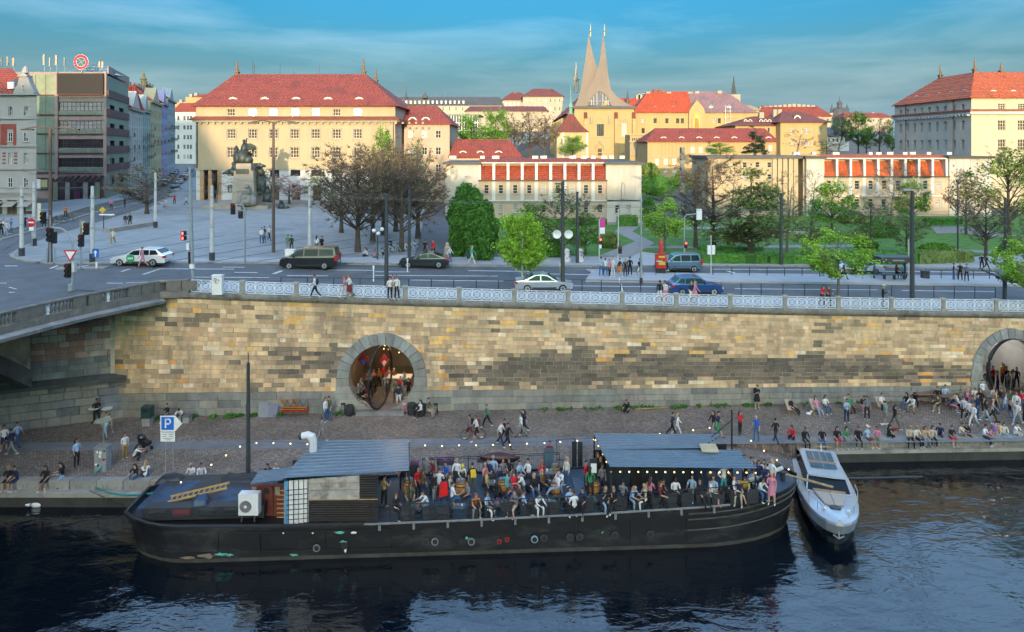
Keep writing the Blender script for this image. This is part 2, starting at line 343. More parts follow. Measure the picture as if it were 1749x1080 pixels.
grass=mat('grass',(.075,.19,.025),.95,.4,.9,bump=.8,bscale=9,stain=((.06,.10,.02),.3,.5,.6))
earth=mat('town_ground',(.10,.10,.09),.95,.3,.2)
pathm=mat('park_path',(.26,.25,.24),.9,.15,1)
paint=mat('road_paint',(.62,.62,.60),.7,.2,3,stain=((.15,.15,.15),2.5,.55,.7))
tb=MB();xs=[-1500,-700,-300,-150]+[-100+5*i for i in range(41)]+[150,300,700,1500];ys=[52.2,56,60,65,70,75,80,90,100,110,120,135,150,165,180,195,210,225,240,280,320,380,480,700,1200,3000]
vs=[(x,max(y,wallY(max(-60,min(60,x)))+.3),zt(x,y)-.05)for y in ys for x in xs];nx=len(xs)
tb.add(vs,[(j*nx+i,j*nx+i+1,(j+1)*nx+i+1,(j+1)*nx+i)for j in range(len(ys)-1)for i in range(nx-1)],earth)
structure(tb.build('town_ground',smooth=True),'ground under the town')
def sheet(name,pts,mt,off,h=0.0,kerb=None,step=2.5,label=None,zf=zt):
 bm=bmesh.new();vs=[bm.verts.new((x,y,0))for x,y in pts];f=bm.faces.new(vs);bmesh.ops.triangulate(bm,faces=[f])
 x0,x1=min(p[0]for p in pts),max(p[0]for p in pts);y0,y1=min(p[1]for p in pts),max(p[1]for p in pts)
 k=math.ceil(x0/step)*step
 while k<x1:
  bmesh.ops.bisect_plane(bm,geom=bm.verts[:]+bm.edges[:]+bm.faces[:],plane_co=(k,0,0),plane_no=(1,0,0));k+=step
 if y1>150:
  for k in(150,165,180,195,210,225,240,300):bmesh.ops.bisect_plane(bm,geom=bm.verts[:]+bm.edges[:]+bm.faces[:],plane_co=(0,k,0),plane_no=(0,1,0))
 for v in bm.verts:v.co.z=zf(v.co.x,v.co.y)+off+h
 if h:
  be=[e for e in bm.edges if e.is_boundary];r=bmesh.ops.extrude_edge_only(bm,edges=be)
  for v in[g for g in r['geom']if isinstance(g,bmesh.types.BMVert)]:v.co.z-=h+.05
 bmesh.ops.recalc_face_normals(bm,faces=bm.faces[:])
 for f in bm.faces:
  if f.normal.z<-.5:f.normal_flip()
 me=bpy.data.meshes.new(name);bm.to_mesh(me);bm.free();me.materials.append(mt)
 o=bpy.data.objects.new(name,me);COL.objects.link(o)
 structure(o,label)
 return o
def P2(*pp):return[tuple(gr(x,y)[:2])for x,y in pp]
sheet('embankment_road',[(-100,47),(-33,49.5),(-24,51),(65,55.8),(65,77.5),(42,74.9),(8,69.3),(-20,62.6),(-36,64),(-46,64),(-60,66),(-100,68)],asphalt,.0,label='grey asphalt embankment road with tram lanes')
sheet('side_street',P2((-60,440),(0,411),(87,387),(158,365),(252,343),(290,300),(305,279),(327,279),(332,300),(262,352),(180,378),(115,398),(45,421),(19,436),(22,452),(-60,470)),asphalt,.012,label='side street running back between the houses')
sq=P2((19,436),(45,421),(115,398),(180,378),(262,352),(300,322),(336,300))+[(-40,129),(-8,118)]+P2((748,395),(765,453),(560,449.5),(330,449),(200,450),(95,451),(45,446))
sheet('town_square',sq,paving,.0,.13,label='blue grey granite paved square')
sheet('corner_pavement',P2((-80,400),(0,398),(87,374),(158,352),(250,334),(240,328),(60,350),(-80,372)),paving,.0,.13,label='pavement in front of the office block')
kb=MB()
def kerb_line(pp,w=.35,h=.15):
 pts=[gr(x,y)for x,y in pp]
 for a,b in zip(pts,pts[1:]):
  n=max(1,int((b-a).length/1.6))
  for i in range(n):
   p=a.lerp(b,(i+.02)/n);q=a.lerp(b,(i+.98)/n);p.z=zr(p.x);q.z=zr(q.x)
   d=(q-p).normalized();s=Vector((-d.y,d.x,0))*w/2
   kb.add([p-s+Vector((0,0,-.05)),q-s+Vector((0,0,-.05)),q+s+Vector((0,0,-.05)),p+s+Vector((0,0,-.05)),p-s+Vector((0,0,h)),q-s+Vector((0,0,h)),q+s+Vector((0,0,h)),p+s+Vector((0,0,h))],[(4,5,6,7),(0,1,5,4),(2,3,7,6),(1,2,6,5),(3,0,4,7)],kerbm)
kerb_line([(19,436),(22,441),(45,446.5),(95,451.5),(200,450.5),(330,449.5),(560,450),(765,454),(1090,456),(1430,455),(1749,460)])
kerb_line([(22,435),(45,421.5),(115,398.5),(180,378.5),(262,352.5)]);kerb_line([(0,411),(87,387),(158,365),(252,343)])
structure(kb.build('kerb'),'light granite kerb stones along the square')
sheet('railing_pavement',[(-24,51.2),(65,55.9),(65,58.9),(-24,54.4)],paving2,.0,.12,label='narrow pavement behind the white railing')
sheet('park_pavement',P2((765,454),(1090,455.5),(1430,455),(1749,459.5),(1830,461))+[(90,88)]+P2((1749,436),(1430,447),(1215,448),(1080,430),(1020,440),(850,441),(770,441)),paving2,.0,.13,label='pavement along the park hedge')
plat=P2((1000,482),(1280,485),(1500,487),(1800,490),(1800,475.5),(1500,473),(1280,471),(1010,469))
sheet('tram_platform',plat,paving2,.0,.24,label='raised tram stop platform with pale kerb')
lawn=P2((905,441),(1010,440),(1090,431),(1215,446),(1430,445),(1749,434),(1900,430))+[(140,128),(60,138),(10,112),(-6,111)]+P2((800,400),(850,430))
sheet('park_lawn',lawn,grass,.0,.15,label='green lawn of the park')
for pp in([(1020,441),(1078,441),(1118,418),(1080,398),(1100,383),(1070,380),(1050,398),(1085,415)],[(1100,392),(1240,389),(1430,401),(1430,404),(1240,393),(1100,396)],[(1100,423),(1480,420),(1500,424),(1100,427)],[(1180,373),(1240,376),(1330,368),(1300,362),(1180,362)],[(1590,389),(1640,389),(1690,397),(1740,405),(1700,407),(1640,400),(1600,401)],[(1590,418),(1640,428),(1700,432),(1690,436),(1630,431),(1580,421)],[(1000,384),(1080,388),(1100,384),(1020,380)]):
 sheet('park_path',P2(*pp),pathm,.19,label='pale park path between the lawns')
sheet('stepped_street',P2((708,440),(766,440),(768,360),(766,345),(735,345),(722,385)),mat('street_setts',(.11,.115,.125),.9,.2,.6,bump=.4,bscale=6),.16,label='dark cobbled lane between the tree group and the annex')
for i in range(7):
 x0=250+i*74;a=gr(x0-190,450.5);b=gr(x0+60,402+i*2);u=Vector((-(b-a).y,(b-a).x,0)).normalized()*.16
 sheet('paving_band',[tuple((a-u)[:2]),tuple((a+u)[:2]),tuple((b+u)[:2]),tuple((b-u)[:2])],mat('dark_paving_band',(.12,.13,.145),.85,.1),.137,label='dark paving band across the square')
bz=P2((225,448),(765,452.5),(760,441),(690,438),(600,442),(420,443),(222,445));sheet('paving_apron',bz,paving2,.136,label='lighter slabs along the square edge')
mk=MB()
def mark(pp):
 pts=[gr(x,y,.012)for x,y in pp];mk.add([(p.x,p.y,p.z+.004)for p in pts],[tuple(range(len(pts)))],paint)
def dash(x0,y0,x1,y1,w=.9):mark([(x0,y0),(x1,y1),(x1,y1+w),(x0,y0+w)])
dash(0,483.5,210,483.5,.8);dash(215,483,300,480,.6)
for(x0,y0,x1,y1)in((275,459,400,459.5),(400,465,440,465.4),(380,456,418,456.3),(490,470.6,560,471),(560,461,640,461.5),(640,464,700,464.4),(800,462,905,463.5),(640,470,850,471.5),(900,467,1010,469),(1215,459.5,1430,461),(1500,463,1700,465),(980,488,1150,490),(1255,493,1500,495),(1540,496,1700,498),(330,473,460,474),(700,478,860,480)):dash(x0,y0,x1,y1)
for i in range(8):mark([(1000+i*3.4,460.5+i*1.7),(1030+i*4.4,460.5+i*1.7),(1032+i*4.4,461.4+i*1.7),(1003+i*3.4,461.4+i*1.7)])
for pp in([(464,468),(478,462.5),(485,462.5),(471,468)],[(83,459),(96,454),(101,454),(88,459)],[(205,464),(220,459.5),(225,459.5),(210,464)],[(242,469),(272,459),(277,459),(247,469)],[(8,454),(30,454),(30,455),(8,455)],[(14,491),(42,498),(45,498),(17,490.5)],[(15,499),(46,499),(46,500),(15,500)],[(1240,463),(1262,470),(1268,470),(1246,463)],[(135,456),(150,453),(154,453),(140,456)]):mark(pp)
structure(mk.build('road_marking'),'worn white lane markings on the road')
rl=MB()
railm=mat('tram_rail',(.16,.17,.18),.35,.1,5,metal=.8)
for y0,y1 in((487,497),(489.5,500),(474,476.5),(477,480)):
 pts=[gr(x,y0+(y1-y0)*(x-200)/1550.,.02)for x in range(200,1760,60)]
 for a,b in zip(pts,pts[1:]):rl.add([(a.x,a.y-.04,zr(a.x)+.016),(b.x,b.y-.04,zr(b.x)+.016),(b.x,b.y+.04,zr(b.x)+.016),(a.x,a.y+.04,zr(a.x)+.016)],[(0,1,2,3)],railm)
for k in(0,4.2,11,15):
 pts=[gr(x,y+k*.25*(y-330)/120.,.02)for x,y in((258,345),(190,368),(100,392),(30,414),(-30,440))]
 for a,b in zip(pts,pts[1:]):rl.add([(a.x,a.y-.04,zr(a.x)+.02),(b.x,b.y-.04,zr(b.x)+.02),(b.x,b.y+.04,zr(b.x)+.02),(a.x,a.y+.04,zr(a.x)+.02)],[(0,1,2,3)],railm)
structure(rl.build('tram_rail'),'steel tram rails set in the road')
# ---------------------------------------------------------------- quay
def cobblemat():
 m=mat('quay_cobbles',(.25,.205,.165),.8,.3,.35,stain=((.32,.275,.23),.16,.5,.6));t=m.node_tree;l=t.links.new;b=t.nodes['Principled BSDF']
 co=t.nodes.new('ShaderNodeTexCoord').outputs['Object']
 br=t.nodes.new('ShaderNodeTexBrick');br.inputs['Scale'].default_value=1.0;br.inputs['Brick Width'].default_value=.19;br.inputs['Row Height'].default_value=.15;br.inputs['Mortar Size'].default_value=.022;br.inputs['Mortar Smooth'].default_value=.6
 br.inputs['Color1'].default_value=(1.35,1.3,1.3,1);br.inputs['Color2'].default_value=(.62,.62,.63,1);br.inputs['Mortar'].default_value=(.35,.33,.30,1);br.inputs['Bias'].default_value=0
 ns=t.nodes.new('ShaderNodeTexNoise');ns.inputs['Scale'].default_value=.8;l(co,ns.inputs['Vector'])
 va=t.nodes.new('ShaderNodeVectorMath');va.operation='MULTIPLY_ADD';l(ns.outputs['Color'],va.inputs[0]);va.inputs[1].default_value=(.35,.35,0);l(co,va.inputs[2]);l(va.outputs[0],br.inputs['Vector'])
 old=b.inputs['Base Color'].links[0].from_socket
 mm=t.nodes.new('ShaderNodeMixRGB');mm.blend_type='MULTIPLY';mm.inputs[0].default_value=.9;l(old,mm.inputs[1]);l(br.outputs['Color'],mm.inputs[2]);l(mm.outputs[0],b.inputs['Base Color'])
 bp=t.nodes.new('ShaderNodeBump');bp.inputs['Strength'].default_value=.9;bp.inputs['Distance'].default_value=.03;bp.invert=True;l(br.outputs['Fac'],bp.inputs['Height']);l(bp.outputs[0],b.inputs['Normal'])
 return m
cob=cobblemat()
EX0,EXR=13.0,21.5
def yedge(X):return 46.35+.035*(X-20)
def YOf(X):return 40.75+.05*max(0.0,X+14)
YO=YOf(13.0)
qb=MB()
qb.add([(-70,40.75,0),(-14,40.75,0),(EX0,YO,0),(EX0,46.05,0),(EX0,wallY(EX0)+1,0),(-70,wallY(-70)+1,0)],[(0,1,2,3,4,5)],cob)
qb.add([(EX0,46.05,-3),(19.3,yedge(19.3),-3),(19.3,yedge(19.3),0),(EX0,46.05,0)],[(0,1,2,3)],cob)
qb.add([(EX0,46.05,0),(19,yedge(19),0),(70,yedge(70),0),(70,wallY(70)+1,0),(EX0,wallY(EX0)+1,0)],[(0,1,2,3,4)],cob)
qb.add([(EX0,YO,0),(17,YO+.3,-.55),(EXR,YO+2.2,-1.6),(EXR,yedge(EXR)+.1,-1.6),(17,yedge(17),-.5),(EX0,46.05,0)],[(0,1,4,5),(1,2,3,4)],cob)
qb.add([(EX0,YO,-3),(EX0,YO,0),(17,YO+.3,-.55),(EXR,YO+2.2,-1.6),(EXR,YO+2.2,-3)],[(0,4,3,2,1)],cob)
structure(qb.build('quay_paving'),'cobbled river quay')
sp=MB();stripm=mat('granite_strip',(.19,.20,.215),.8,.15,.7,bump=.3,bscale=6,stain=((.12,.125,.13),.5,.5,.5))
def strip(X):return 44.85+.022*(X+30)
ns_=48
for i in range(ns_):
 a=-40+i*(100/ns_);b=a+100/ns_-.03
 for j in range(2):
  o0,o1=j*.66,j*.66+.63
  if a<12 or True:sp.add([(a,min(strip(a)+o0,90),.006),(b,strip(b)+o0,.006),(b,strip(b)+o1,.006),(a,strip(a)+o1,.006)],[(0,1,2,3)],stripm)
structure(sp.build('granite_strip'),'grey granite strip set in the cobbles')
qe=MB();ledge=mat('quay_ledge',(.36,.34,.29),.85,.25,1.2,bump=.3,bscale=9,stain=((.10,.10,.085),.8,.52,.7));qface=mat('quay_face',(.045,.045,.040),.85,.4,1,bump=.4,bscale=6)
def edge_run(x0,x1,yf):
 qe.add([(x0,yf(x0)-.52,-.5),(x1,yf(x1)-.52,-.5),(x1,yf(x1)+.3,-.5),(x0,yf(x0)+.3,-.5)],[(0,1,2,3)],ledge)
 qe.add([(x0,yf(x0)-.52,-.5),(x1,yf(x1)-.52,-.5),(x1,yf(x1)-.50,-.72),(x0,yf(x0)-.50,-.72)],[(3,2,1,0)],ledge)
 qe.add([(x0,yf(x0)-.49,-.72),(x1,yf(x1)-.49,-.72),(x1,yf(x1)-.40,-3),(x0,yf(x0)-.40,-3)],[(3,2,1,0)],qface)
edge_run(-70,-14,YOf);edge_run(-14,EX0,YOf);edge_run(19.3,70,yedge)
qeo=structure(qe.build('quay_edge'),'stone quay edge above the water')
kcol=[mat('kerb_stone_%s'%n,c,.8,.25,1.5,bump=.3,bscale=7,stain=((.12,.12,.10),1.2,.52,.7))for n,c in(('pale',(.31,.30,.27)),('grey',(.25,.25,.235)),('brown',(.28,.255,.21)))]
kst=[]
for k in range(3):
 b=MB();b.box((0,.26,-.25),(1.56,.56,.51),kcol[k]);b.box((0,.26,.012),(1.5,.5,.024),kcol[k]);kst.append(b.mesh('kerb_stone'))
x=-36.0
while x<EX0-1:inst('kerb_stone',R.choice(kst),qeo,(x+.8,YOf(x+.8)+R.uniform(-.02,.02),.01),rot=(0,0,.05 if x>-14 else 0));x+=1.6
x=19.3
while x<42:inst('kerb_stone',R.choice(kst),qeo,(x+.8,yedge(x+.8)+R.uniform(-.02,.02),.01),rot=(0,0,.035));x+=1.6
# ---------------------------------------------------------------- masonry
def lerp(a,b,t):return a+(b-a)*t
stone_m=mat('ashlar',(1,1,1),.88,.30,1.6,bump=.6,bscale=7,attr=True,stretch=(1,1,.45),stain=((.17,.145,.115),.42,.52,.5))
mortar=mat('mortar',(.62,.52,.38),.95,.25,.5,bump=.3,bscale=10,stain=((.20,.18,.14),.3,.5,.7))
def stone(mb,q,out,ch,col,P):
 cu=sum(a[0]for a in q)/4;cz=sum(a[1]for a in q)/4
 vs=[P(a[0],a[1],-.02)for a in q]+[P(a[0],a[1],out-ch*.6)for a in q]
 vs+=[P(a[0]+(ch if a[0]<cu else-ch),a[1]+(ch if a[1]<cz else-ch),out)for a in q]
 fs=[(8,9,10,11)]+[(i,(i+1)%4,4+(i+1)%4,4+i)for i in range(4)]+[(4+i,4+(i+1)%4,8+(i+1)%4,8+i)for i in range(4)]
 mb.add(vs,fs,stone_m)
 if mb.cols is None:mb.cols=[]
 mb.cols+=[col]*9
def jit(c,a=.12):k=1+R.uniform(-a,a);return tuple(x*k*(1+R.uniform(-.03,.03))for x in c)
def PW(u,z,out):return Vector((u+.053*out,wallY(u)-out,z))
XA1,XA2=(652.5-CX)/F*51.5,(1726-CX)/F*54.0
ARCH=[(XA1,2.62,2.45,3.32),(XA2,2.40,2.42,3.2)]
def zplinth(X):return 1.50-.0098*X
def zcorn(X):return zr(X)-.42
def zc(X,k,n):return lerp(zplinth(X),zcorn(X),k/n)
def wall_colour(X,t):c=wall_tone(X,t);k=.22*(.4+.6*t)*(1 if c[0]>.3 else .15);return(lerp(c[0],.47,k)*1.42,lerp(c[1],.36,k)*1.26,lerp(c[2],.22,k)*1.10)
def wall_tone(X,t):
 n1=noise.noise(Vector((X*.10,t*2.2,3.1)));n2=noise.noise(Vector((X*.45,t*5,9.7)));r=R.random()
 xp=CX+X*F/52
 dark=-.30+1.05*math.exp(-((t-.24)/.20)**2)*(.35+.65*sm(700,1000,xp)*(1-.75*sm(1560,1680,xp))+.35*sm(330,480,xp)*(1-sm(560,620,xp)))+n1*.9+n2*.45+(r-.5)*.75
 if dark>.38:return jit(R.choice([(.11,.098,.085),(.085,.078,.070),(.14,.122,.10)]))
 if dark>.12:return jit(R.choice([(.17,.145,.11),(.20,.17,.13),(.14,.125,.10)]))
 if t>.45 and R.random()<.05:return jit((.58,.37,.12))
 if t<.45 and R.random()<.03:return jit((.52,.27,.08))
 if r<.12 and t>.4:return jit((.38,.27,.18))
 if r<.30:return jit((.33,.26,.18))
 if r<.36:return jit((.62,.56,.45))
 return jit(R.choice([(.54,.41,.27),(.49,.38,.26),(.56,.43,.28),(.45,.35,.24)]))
wall_root=thing('embankment_wall','tall sandstone embankment wall with stained ashlar blocks above the quay','wall',(0,51.9,0));wall_root['kind']='structure'
def arch_gap(z0,z1,X):
 for ax,az,ri,ro in ARCH:
  if abs(X-ax)<8:
   zm=(z0+z1)/2
   if zm<=az:return ax,ro-.12
   if zm-az<ro-.12:return ax,math.sqrt((ro-.12)**2-(zm-az)**2)
 return None
NC=20;XW0,XW1=-29.3,58.0
cand=[]
for k in range(NC):
 u=XW0+R.uniform(-.3,.0);mid=k
 cuts=[]
 spans=[(XW0,XW1)]
 for ax,az,ri,ro in ARCH:
  zm=zc(ax,k+.5,NC)
  g=arch_gap(zm-.01,zm+.01,ax)
  if g:
   ns=[]
   for a,b in spans:
    if a<g[0]-g[1]<b or a<g[0]+g[1]<b:ns+=[(a,g[0]-g[1]),(g[0]+g[1],b)]
    else:ns.append((a,b))
   spans=ns
 for a,b in spans:
  u=a
  while u<b-.05:
   l=R.choice([.45,.6,.7,.85,.95,1.1,1.25])if k<14 else R.choice([.5,.7,.9,1.1,1.3])
   if b-(u+l)<.4:l=b-u
   cand.append((k,u,u+l));u+=l
g_=.022
ash=[]
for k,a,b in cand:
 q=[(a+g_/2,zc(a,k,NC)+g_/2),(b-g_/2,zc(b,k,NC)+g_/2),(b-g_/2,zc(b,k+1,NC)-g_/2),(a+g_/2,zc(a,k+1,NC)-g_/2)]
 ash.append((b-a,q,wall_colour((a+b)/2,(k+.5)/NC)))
inview=[s for s in ash if s[1][0][0]<41.5]
big=set(id(s)for s in sorted(inview,key=lambda s:-s[0])[:300])
rest=MB()
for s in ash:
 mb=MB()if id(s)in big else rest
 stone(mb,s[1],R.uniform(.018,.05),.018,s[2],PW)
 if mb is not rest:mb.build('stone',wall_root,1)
ro_=rest.build('small_stones',wall_root,1);ro_['kind']='stuff'
for k in range(3):
 spans=[(XW0,XA1-ARCH[0][3]+.12),(XA1+ARCH[0][3]-.12,XA2-ARCH[1][3]+.12),(XA2+ARCH[1][3]-.12,XW1)]
 for a,b in spans:
  u=a
  while u<b-.05:
   l=R.uniform(1.3,2.4)
   if b-(u+l)<.7:l=b-u
   v=u+l;mb=MB()
   q=[(u+.01,lerp(0,zplinth(u),k/3)+.01),(v-.01,lerp(0,zplinth(v),k/3)+.01),(v-.01,lerp(0,zplinth(v),(k+1)/3)-.01),(u+.01,lerp(0,zplinth(u),(k+1)/3)-.01)]
   stone(mb,q,R.uniform(.06,.085),.02,jit(R.choice([(.24,.235,.21),(.27,.25,.21),(.20,.20,.185),(.29,.27,.22)])),PW);mb.build('plinth_stone',wall_root,1);u=v
bk=MB()
def seg(a,b,z0f,z1f):
 n=max(1,int((b-a)/3))
 for i in range(n):
  u0,u1=lerp(a,b,i/n),lerp(a,b,(i+1)/n)
  bk.add([PW(u0,z0f(u0),0),PW(u1,z0f(u1),0),PW(u1,z1f(u1),0),PW(u0,z1f(u0),0)],[(0,1,2,3)],mortar)
hw=3.0
seg(XW0-.3,XA1-hw,lambda u:-.1,zcorn);seg(XA1+hw,XA2-hw,lambda u:-.1,zcorn);seg(XA2+hw,XW1,lambda u:-.1,zcorn)
jamb=mat('arch_jamb',(.24,.235,.22),.9,.25,1.2,bump=.4,bscale=8)
for ax,az,ri,ro in ARCH:
 seg(ax-hw,ax+hw,lambda u:az+hw,zcorn)
 n=48
 for i in range(n):
  def sq_(t):
   c,s=math.cos(t),math.sin(t);m_=max(abs(c),abs(s));return(ax+hw*c/m_,max(-.1,az+hw*s/m_))
  t0,t1=2*math.pi*i/n,2*math.pi*(i+1)/n
  pi,po=[(ax+(ri+.02)*math.cos(t),az+(ri+.02)*math.sin(t))for t in(t0,t1)],[sq_(t0),sq_(t1)]
  bk.add([PW(*po[0],0),PW(*po[1],0),PW(*pi[1],0),PW(*pi[0],0)],[(3,2,1,0)],jamb)
  bk.add([PW(*pi[0],0),PW(*pi[1],0),PW(*pi[1],-.9),PW(*pi[0],-.9)],[(3,2,1,0)],jamb)
bk.build('mortar_bed',wall_root,1)
for ax,az,ri,ro in ARCH:
 n=15
 for i in range(n):
  t0,t1=math.pi*i/n+.006,math.pi*(i+1)/n-.006;mb=MB()
  pts=[]
  rr=ro+R.uniform(-.05,.05)
  for t,r_ in((t0,ri),(t0,rr),((t0+t1)/2,rr),(t1,rr),(t1,ri),((t0+t1)/2,ri)):pts.append((ax+r_*math.cos(t),az+r_*math.sin(t)))
  f_=[PW(*p,.13)for p in pts];b_=[PW(*p,-.3)for p in pts]
  mb.add(f_+b_,[(0,1,2,5),(5,2,3,4)]+[(k,6+k,6+(k+1)%6,(k+1)%6)for k in range(6)],stone_m);mb.cols=[jit((.27,.27,.25),.25)]*8
  mb.build('arch_stone',wall_root,1)
 for sx in(-1,1):
  zs=[0,.5,1.0,1.5,2.0,az]
  for a,b in zip(zs,zs[1:]):
   if b-a<.1:continue
   wi=[math.sqrt(max(0.0,ri*ri-(az-z)**2))for z in(a,b)]
   q=[(ax+sx*wi[0],a+.008),(ax+sx*(ro+R.uniform(-.1,.2)),a+.008),(ax+sx*(ro+.05),b-.008),(ax+sx*wi[1],b-.008)]
   mb=MB();f_=[PW(*p,.11)for p in q];b_=[PW(*p,-.3)for p in q]
   mb.add(f_+b_,[(0,1,2,3)if sx>0 else(3,2,1,0)]+[(k,4+k,4+(k+1)%4,(k+1)%4)for k in range(4)],stone_m);mb.cols=[jit((.29,.285,.25),.2)]*5
   mb.build('jamb_stone',wall_root,1)
corn_m=mat('cornice_stone',(.24,.22,.19),.9,.3,1.3,bump=.4,bscale=6,stain=((.07,.065,.055),.8,.5,.7))
u=-26.2
while u<46:
 v=u+1.9;mb=MB()
 f=lambda u_,o_,z_:PW(u_,zr(u_)+z_,o_)
 pr=[(-.42,0.0),(-.42,.10),(-.22,.24),(-.02,.26),(.06,.22),(.06,-.6)]
 mb.add([f(u+.008,o_,z_)for z_,o_ in pr]+[f(v-.008,o_,z_)for z_,o_ in pr],[(k,(k+1)%6,6+(k+1)%6,6+k)for k in range(6)]+[(5,4,3,2,1,0),(6,7,8,9,10,11)],corn_m)
 mb.build('cornice_block',wall_root,1);u=v
 # ---------------------------------------------------------------- white iron railing between stone posts
rail_root=thing('railing','white ornamental iron railing between squat stone posts along the embankment top','railing',(0,52,8))
pm=mat('post_stone',(.36,.34,.29),.9,.25,2,bump=.3,bscale=8,stain=((.10,.095,.08),1.2,.5,.6))
posts=[414,506,598.5,692,784,878,970,1062.5,1155,1247.5,1340.5,1432,1522.5,1611.5,1701.5,1792]
def railX(xp):
 d=51.5
 for _ in range(20):X=(xp-CX)*d/F;d=wallY(X)-.02
 return X
pX=[railX(x)for x in posts];pX=[railX(323.0)]+pX
pb=MB();pb.box((0,0,.09),(.46,.42,.18),pm);pb.lathe([(.15,.18),(.17,.3),(.16,.8),(.19,.9)],(0,0,0),pm,10);pb.box((0,0,.97),(.42,.40,.13),pm)
pme=pb.mesh('post')
for X in pX[1:]:inst('post',pme,rail_root,(X,wallY(X)+.0,zr(X)+.05),world=True)
Lp=3.46
fb=MB();hh=.92
for z_ in(.06,.93):fb.box((0,0,z_),(Lp,.05,.04),iron_white)
for i in range(6):fb.box((-Lp/2+.02+i*(Lp-.04)/5,0,.495),(.035,.03,.87),iron_white)
for i in range(5):
 cx_=-Lp/2+Lp/10+i*Lp/5
 for sx,sy in((1,1),(1,-1)):
  fb.tube([(cx_-.32*sx,0,.5-.40*sy),(cx_,0,.5),(cx_+.32*sx,0,.5+.40*sy)],.016,iron_white,4)
fme=fb.mesh('panel')
rb=MB();rb.tube([(.31*math.cos(t*math.pi/8),0,.31*math.sin(t*math.pi/8))for t in range(16)],.030,iron_white,4,closed=True)
rb.tube([(.13*math.cos(t*math.pi/4),0,.13*math.sin(t*math.pi/4))for t in range(8)],.02,iron_white,4,closed=True);rme=rb.mesh('ring')
for a,b in zip(pX,pX[1:]):
 X=(a+b)/2;sl_=math.atan2(zr(b)-zr(a),b-a);w_=(b-a-.40)/Lp
 if a==pX[0]:X=(a+.1+b-.26)/2;w_=(b-a-.4)/Lp
 p=inst('panel',fme,rail_root,(X,wallY(X),(zr(a)+zr(b))/2+.06),(0,-sl_,.053),world=True,scale=(w_,1,1))
 for i in range(5):
  c=inst('ring',rme,p,(-Lp/2+Lp/10+i*Lp/5,0,.5))
  # ---------------------------------------------------------------- bridge at the left
bridge=thing('stone_bridge','stone bridge abutment with balustrade curving out over the quay at the left','bridge',(-32,47,0));bridge['kind']='structure'
darkst=mat('bridge_dark_stone',(.085,.085,.080),.9,.35,.7,bump=.5,bscale=5,stain=((.20,.19,.16),.5,.54,.6))
mason_m=mortar
A0,A1=Vector((-29.0,50.6,0)),Vector((-39.5,46.6,0));AL=(A0-A1).length;AD=(A0-A1).normalized();AN=Vector((AD.y,-AD.x,0))
def PA(u,z,out):p=A1+AD*u+AN*out;return Vector((p.x,p.y,z))
ab=MB();ab.prism([A1-AN*.0,A0,A0+Vector((-3,6,0)),A1+Vector((-3,6,0))],(0,0,9.0),mat('abutment_joints',(.13,.12,.105),.95,.3,.8));ab.build('abutment_core',bridge,1)
def zA(k):return[0,.62,1.2,1.75,2.3,2.75][k]
for k in range(5):
 u=-.2+R.uniform(0,.5)
 while u<AL+.1:
  v=min(AL+.25,u+R.uniform(.9,1.9));mb=MB()
  ex=.42-.05*k
  stone(mb,[(u+.012,zA(k)+.01),(v-.012,zA(k)+.01),(v-.012,zA(k+1)-.01),(u+.012,zA(k+1)-.01)],ex+R.uniform(0,.04),.03,jit(R.choice([(.24,.23,.20),(.17,.17,.16),(.30,.28,.23),(.20,.21,.21)])),PA)
  mb.build('plinth_stone',bridge,1);u=v
u=-.2
while u<AL+.2:
 v=u+1.55;mb=MB();pr=[(2.75,.62),(2.98,.62),(3.25,.1),(3.25,-.05),(2.75,-.05)]
 mb.add([PA(u+.01,z,o_)for z,o_ in pr]+[PA(min(v,AL+.45)-.01,z,o_)for z,o_ in pr],[(k,5+k,5+(k+1)%5,(k+1)%5)for k in range(5)]+[(0,1,2,3,4),(9,8,7,6,5)],mat('ledge_stone',(.10,.098,.09),.9,.35,1.2,bump=.4))
 mb.build('ledge_stone',bridge,1);u=v
k=0;z=3.25
while z<8.7:
 h=R.uniform(.36,.50);u=-.1-R.uniform(0,.5)
 while u<AL:
  v=min(AL+.02,u+R.uniform(.6,1.25));mb=MB();r=R.random()
  if z<4.2:c=R.choice([(.20,.20,.20),(.26,.25,.23),(.32,.30,.24)])
  elif u<3.6:c=R.choice([(.34,.30,.22),(.20,.18,.16),(.42,.37,.25),(.26,.24,.21)])
  else:c=R.choice([(.62,.32,.23),(.54,.27,.20),(.68,.42,.32),(.42,.23,.19),(.64,.50,.40)])
  stone(mb,[(u+.01,z+.008),(v-.01,z+.008),(v-.01,z+h-.008),(u+.01,z+h-.008)],R.uniform(.0,.04),.02,jit(c),PA);mb.build('stone',bridge,1);u=v
 z+=h
bp_=[gr(326,504),Vector((-26.4,49.4,9.15)),Vector((-26.75,48.2,9.22)),Vector((-27.2,46.8,9.27)),Vector((-27.8,45.3,9.32)),Vector((-28.4,43.6,9.35)),Vector((-29.0,41.8,9.38)),Vector((-29.6,39.6,9.40)),Vector((-30.4,36.6,9.45)),Vector((-31.2,33.0,9.5)),Vector((-32.4,26,9.6)),Vector((-33,10,9.8)),Vector((-33,-100,9.8))]
bp_[0]=Vector((-23.9,wallY(-23.9)-.05,zr(-23.9)+.05));bp_[1]=Vector((-25.9,50.1,9.15))
db=MB();far=[Vector((-58,p.y+2,p.z))for p in bp_]
for i in range(1,len(bp_)-1):
 a,b,c,d_=bp_[i],bp_[i+1],far[i+1],far[i]
 e=Vector((0,0,-.05));e2=Vector((0,0,-.7))
 db.add([a+e,b+e,c+e,d_+e,a+e2,b+e2,c+e2,d_+e2],[(0,3,2,1),(4,5,6,7),(0,1,5,4)],asphalt)
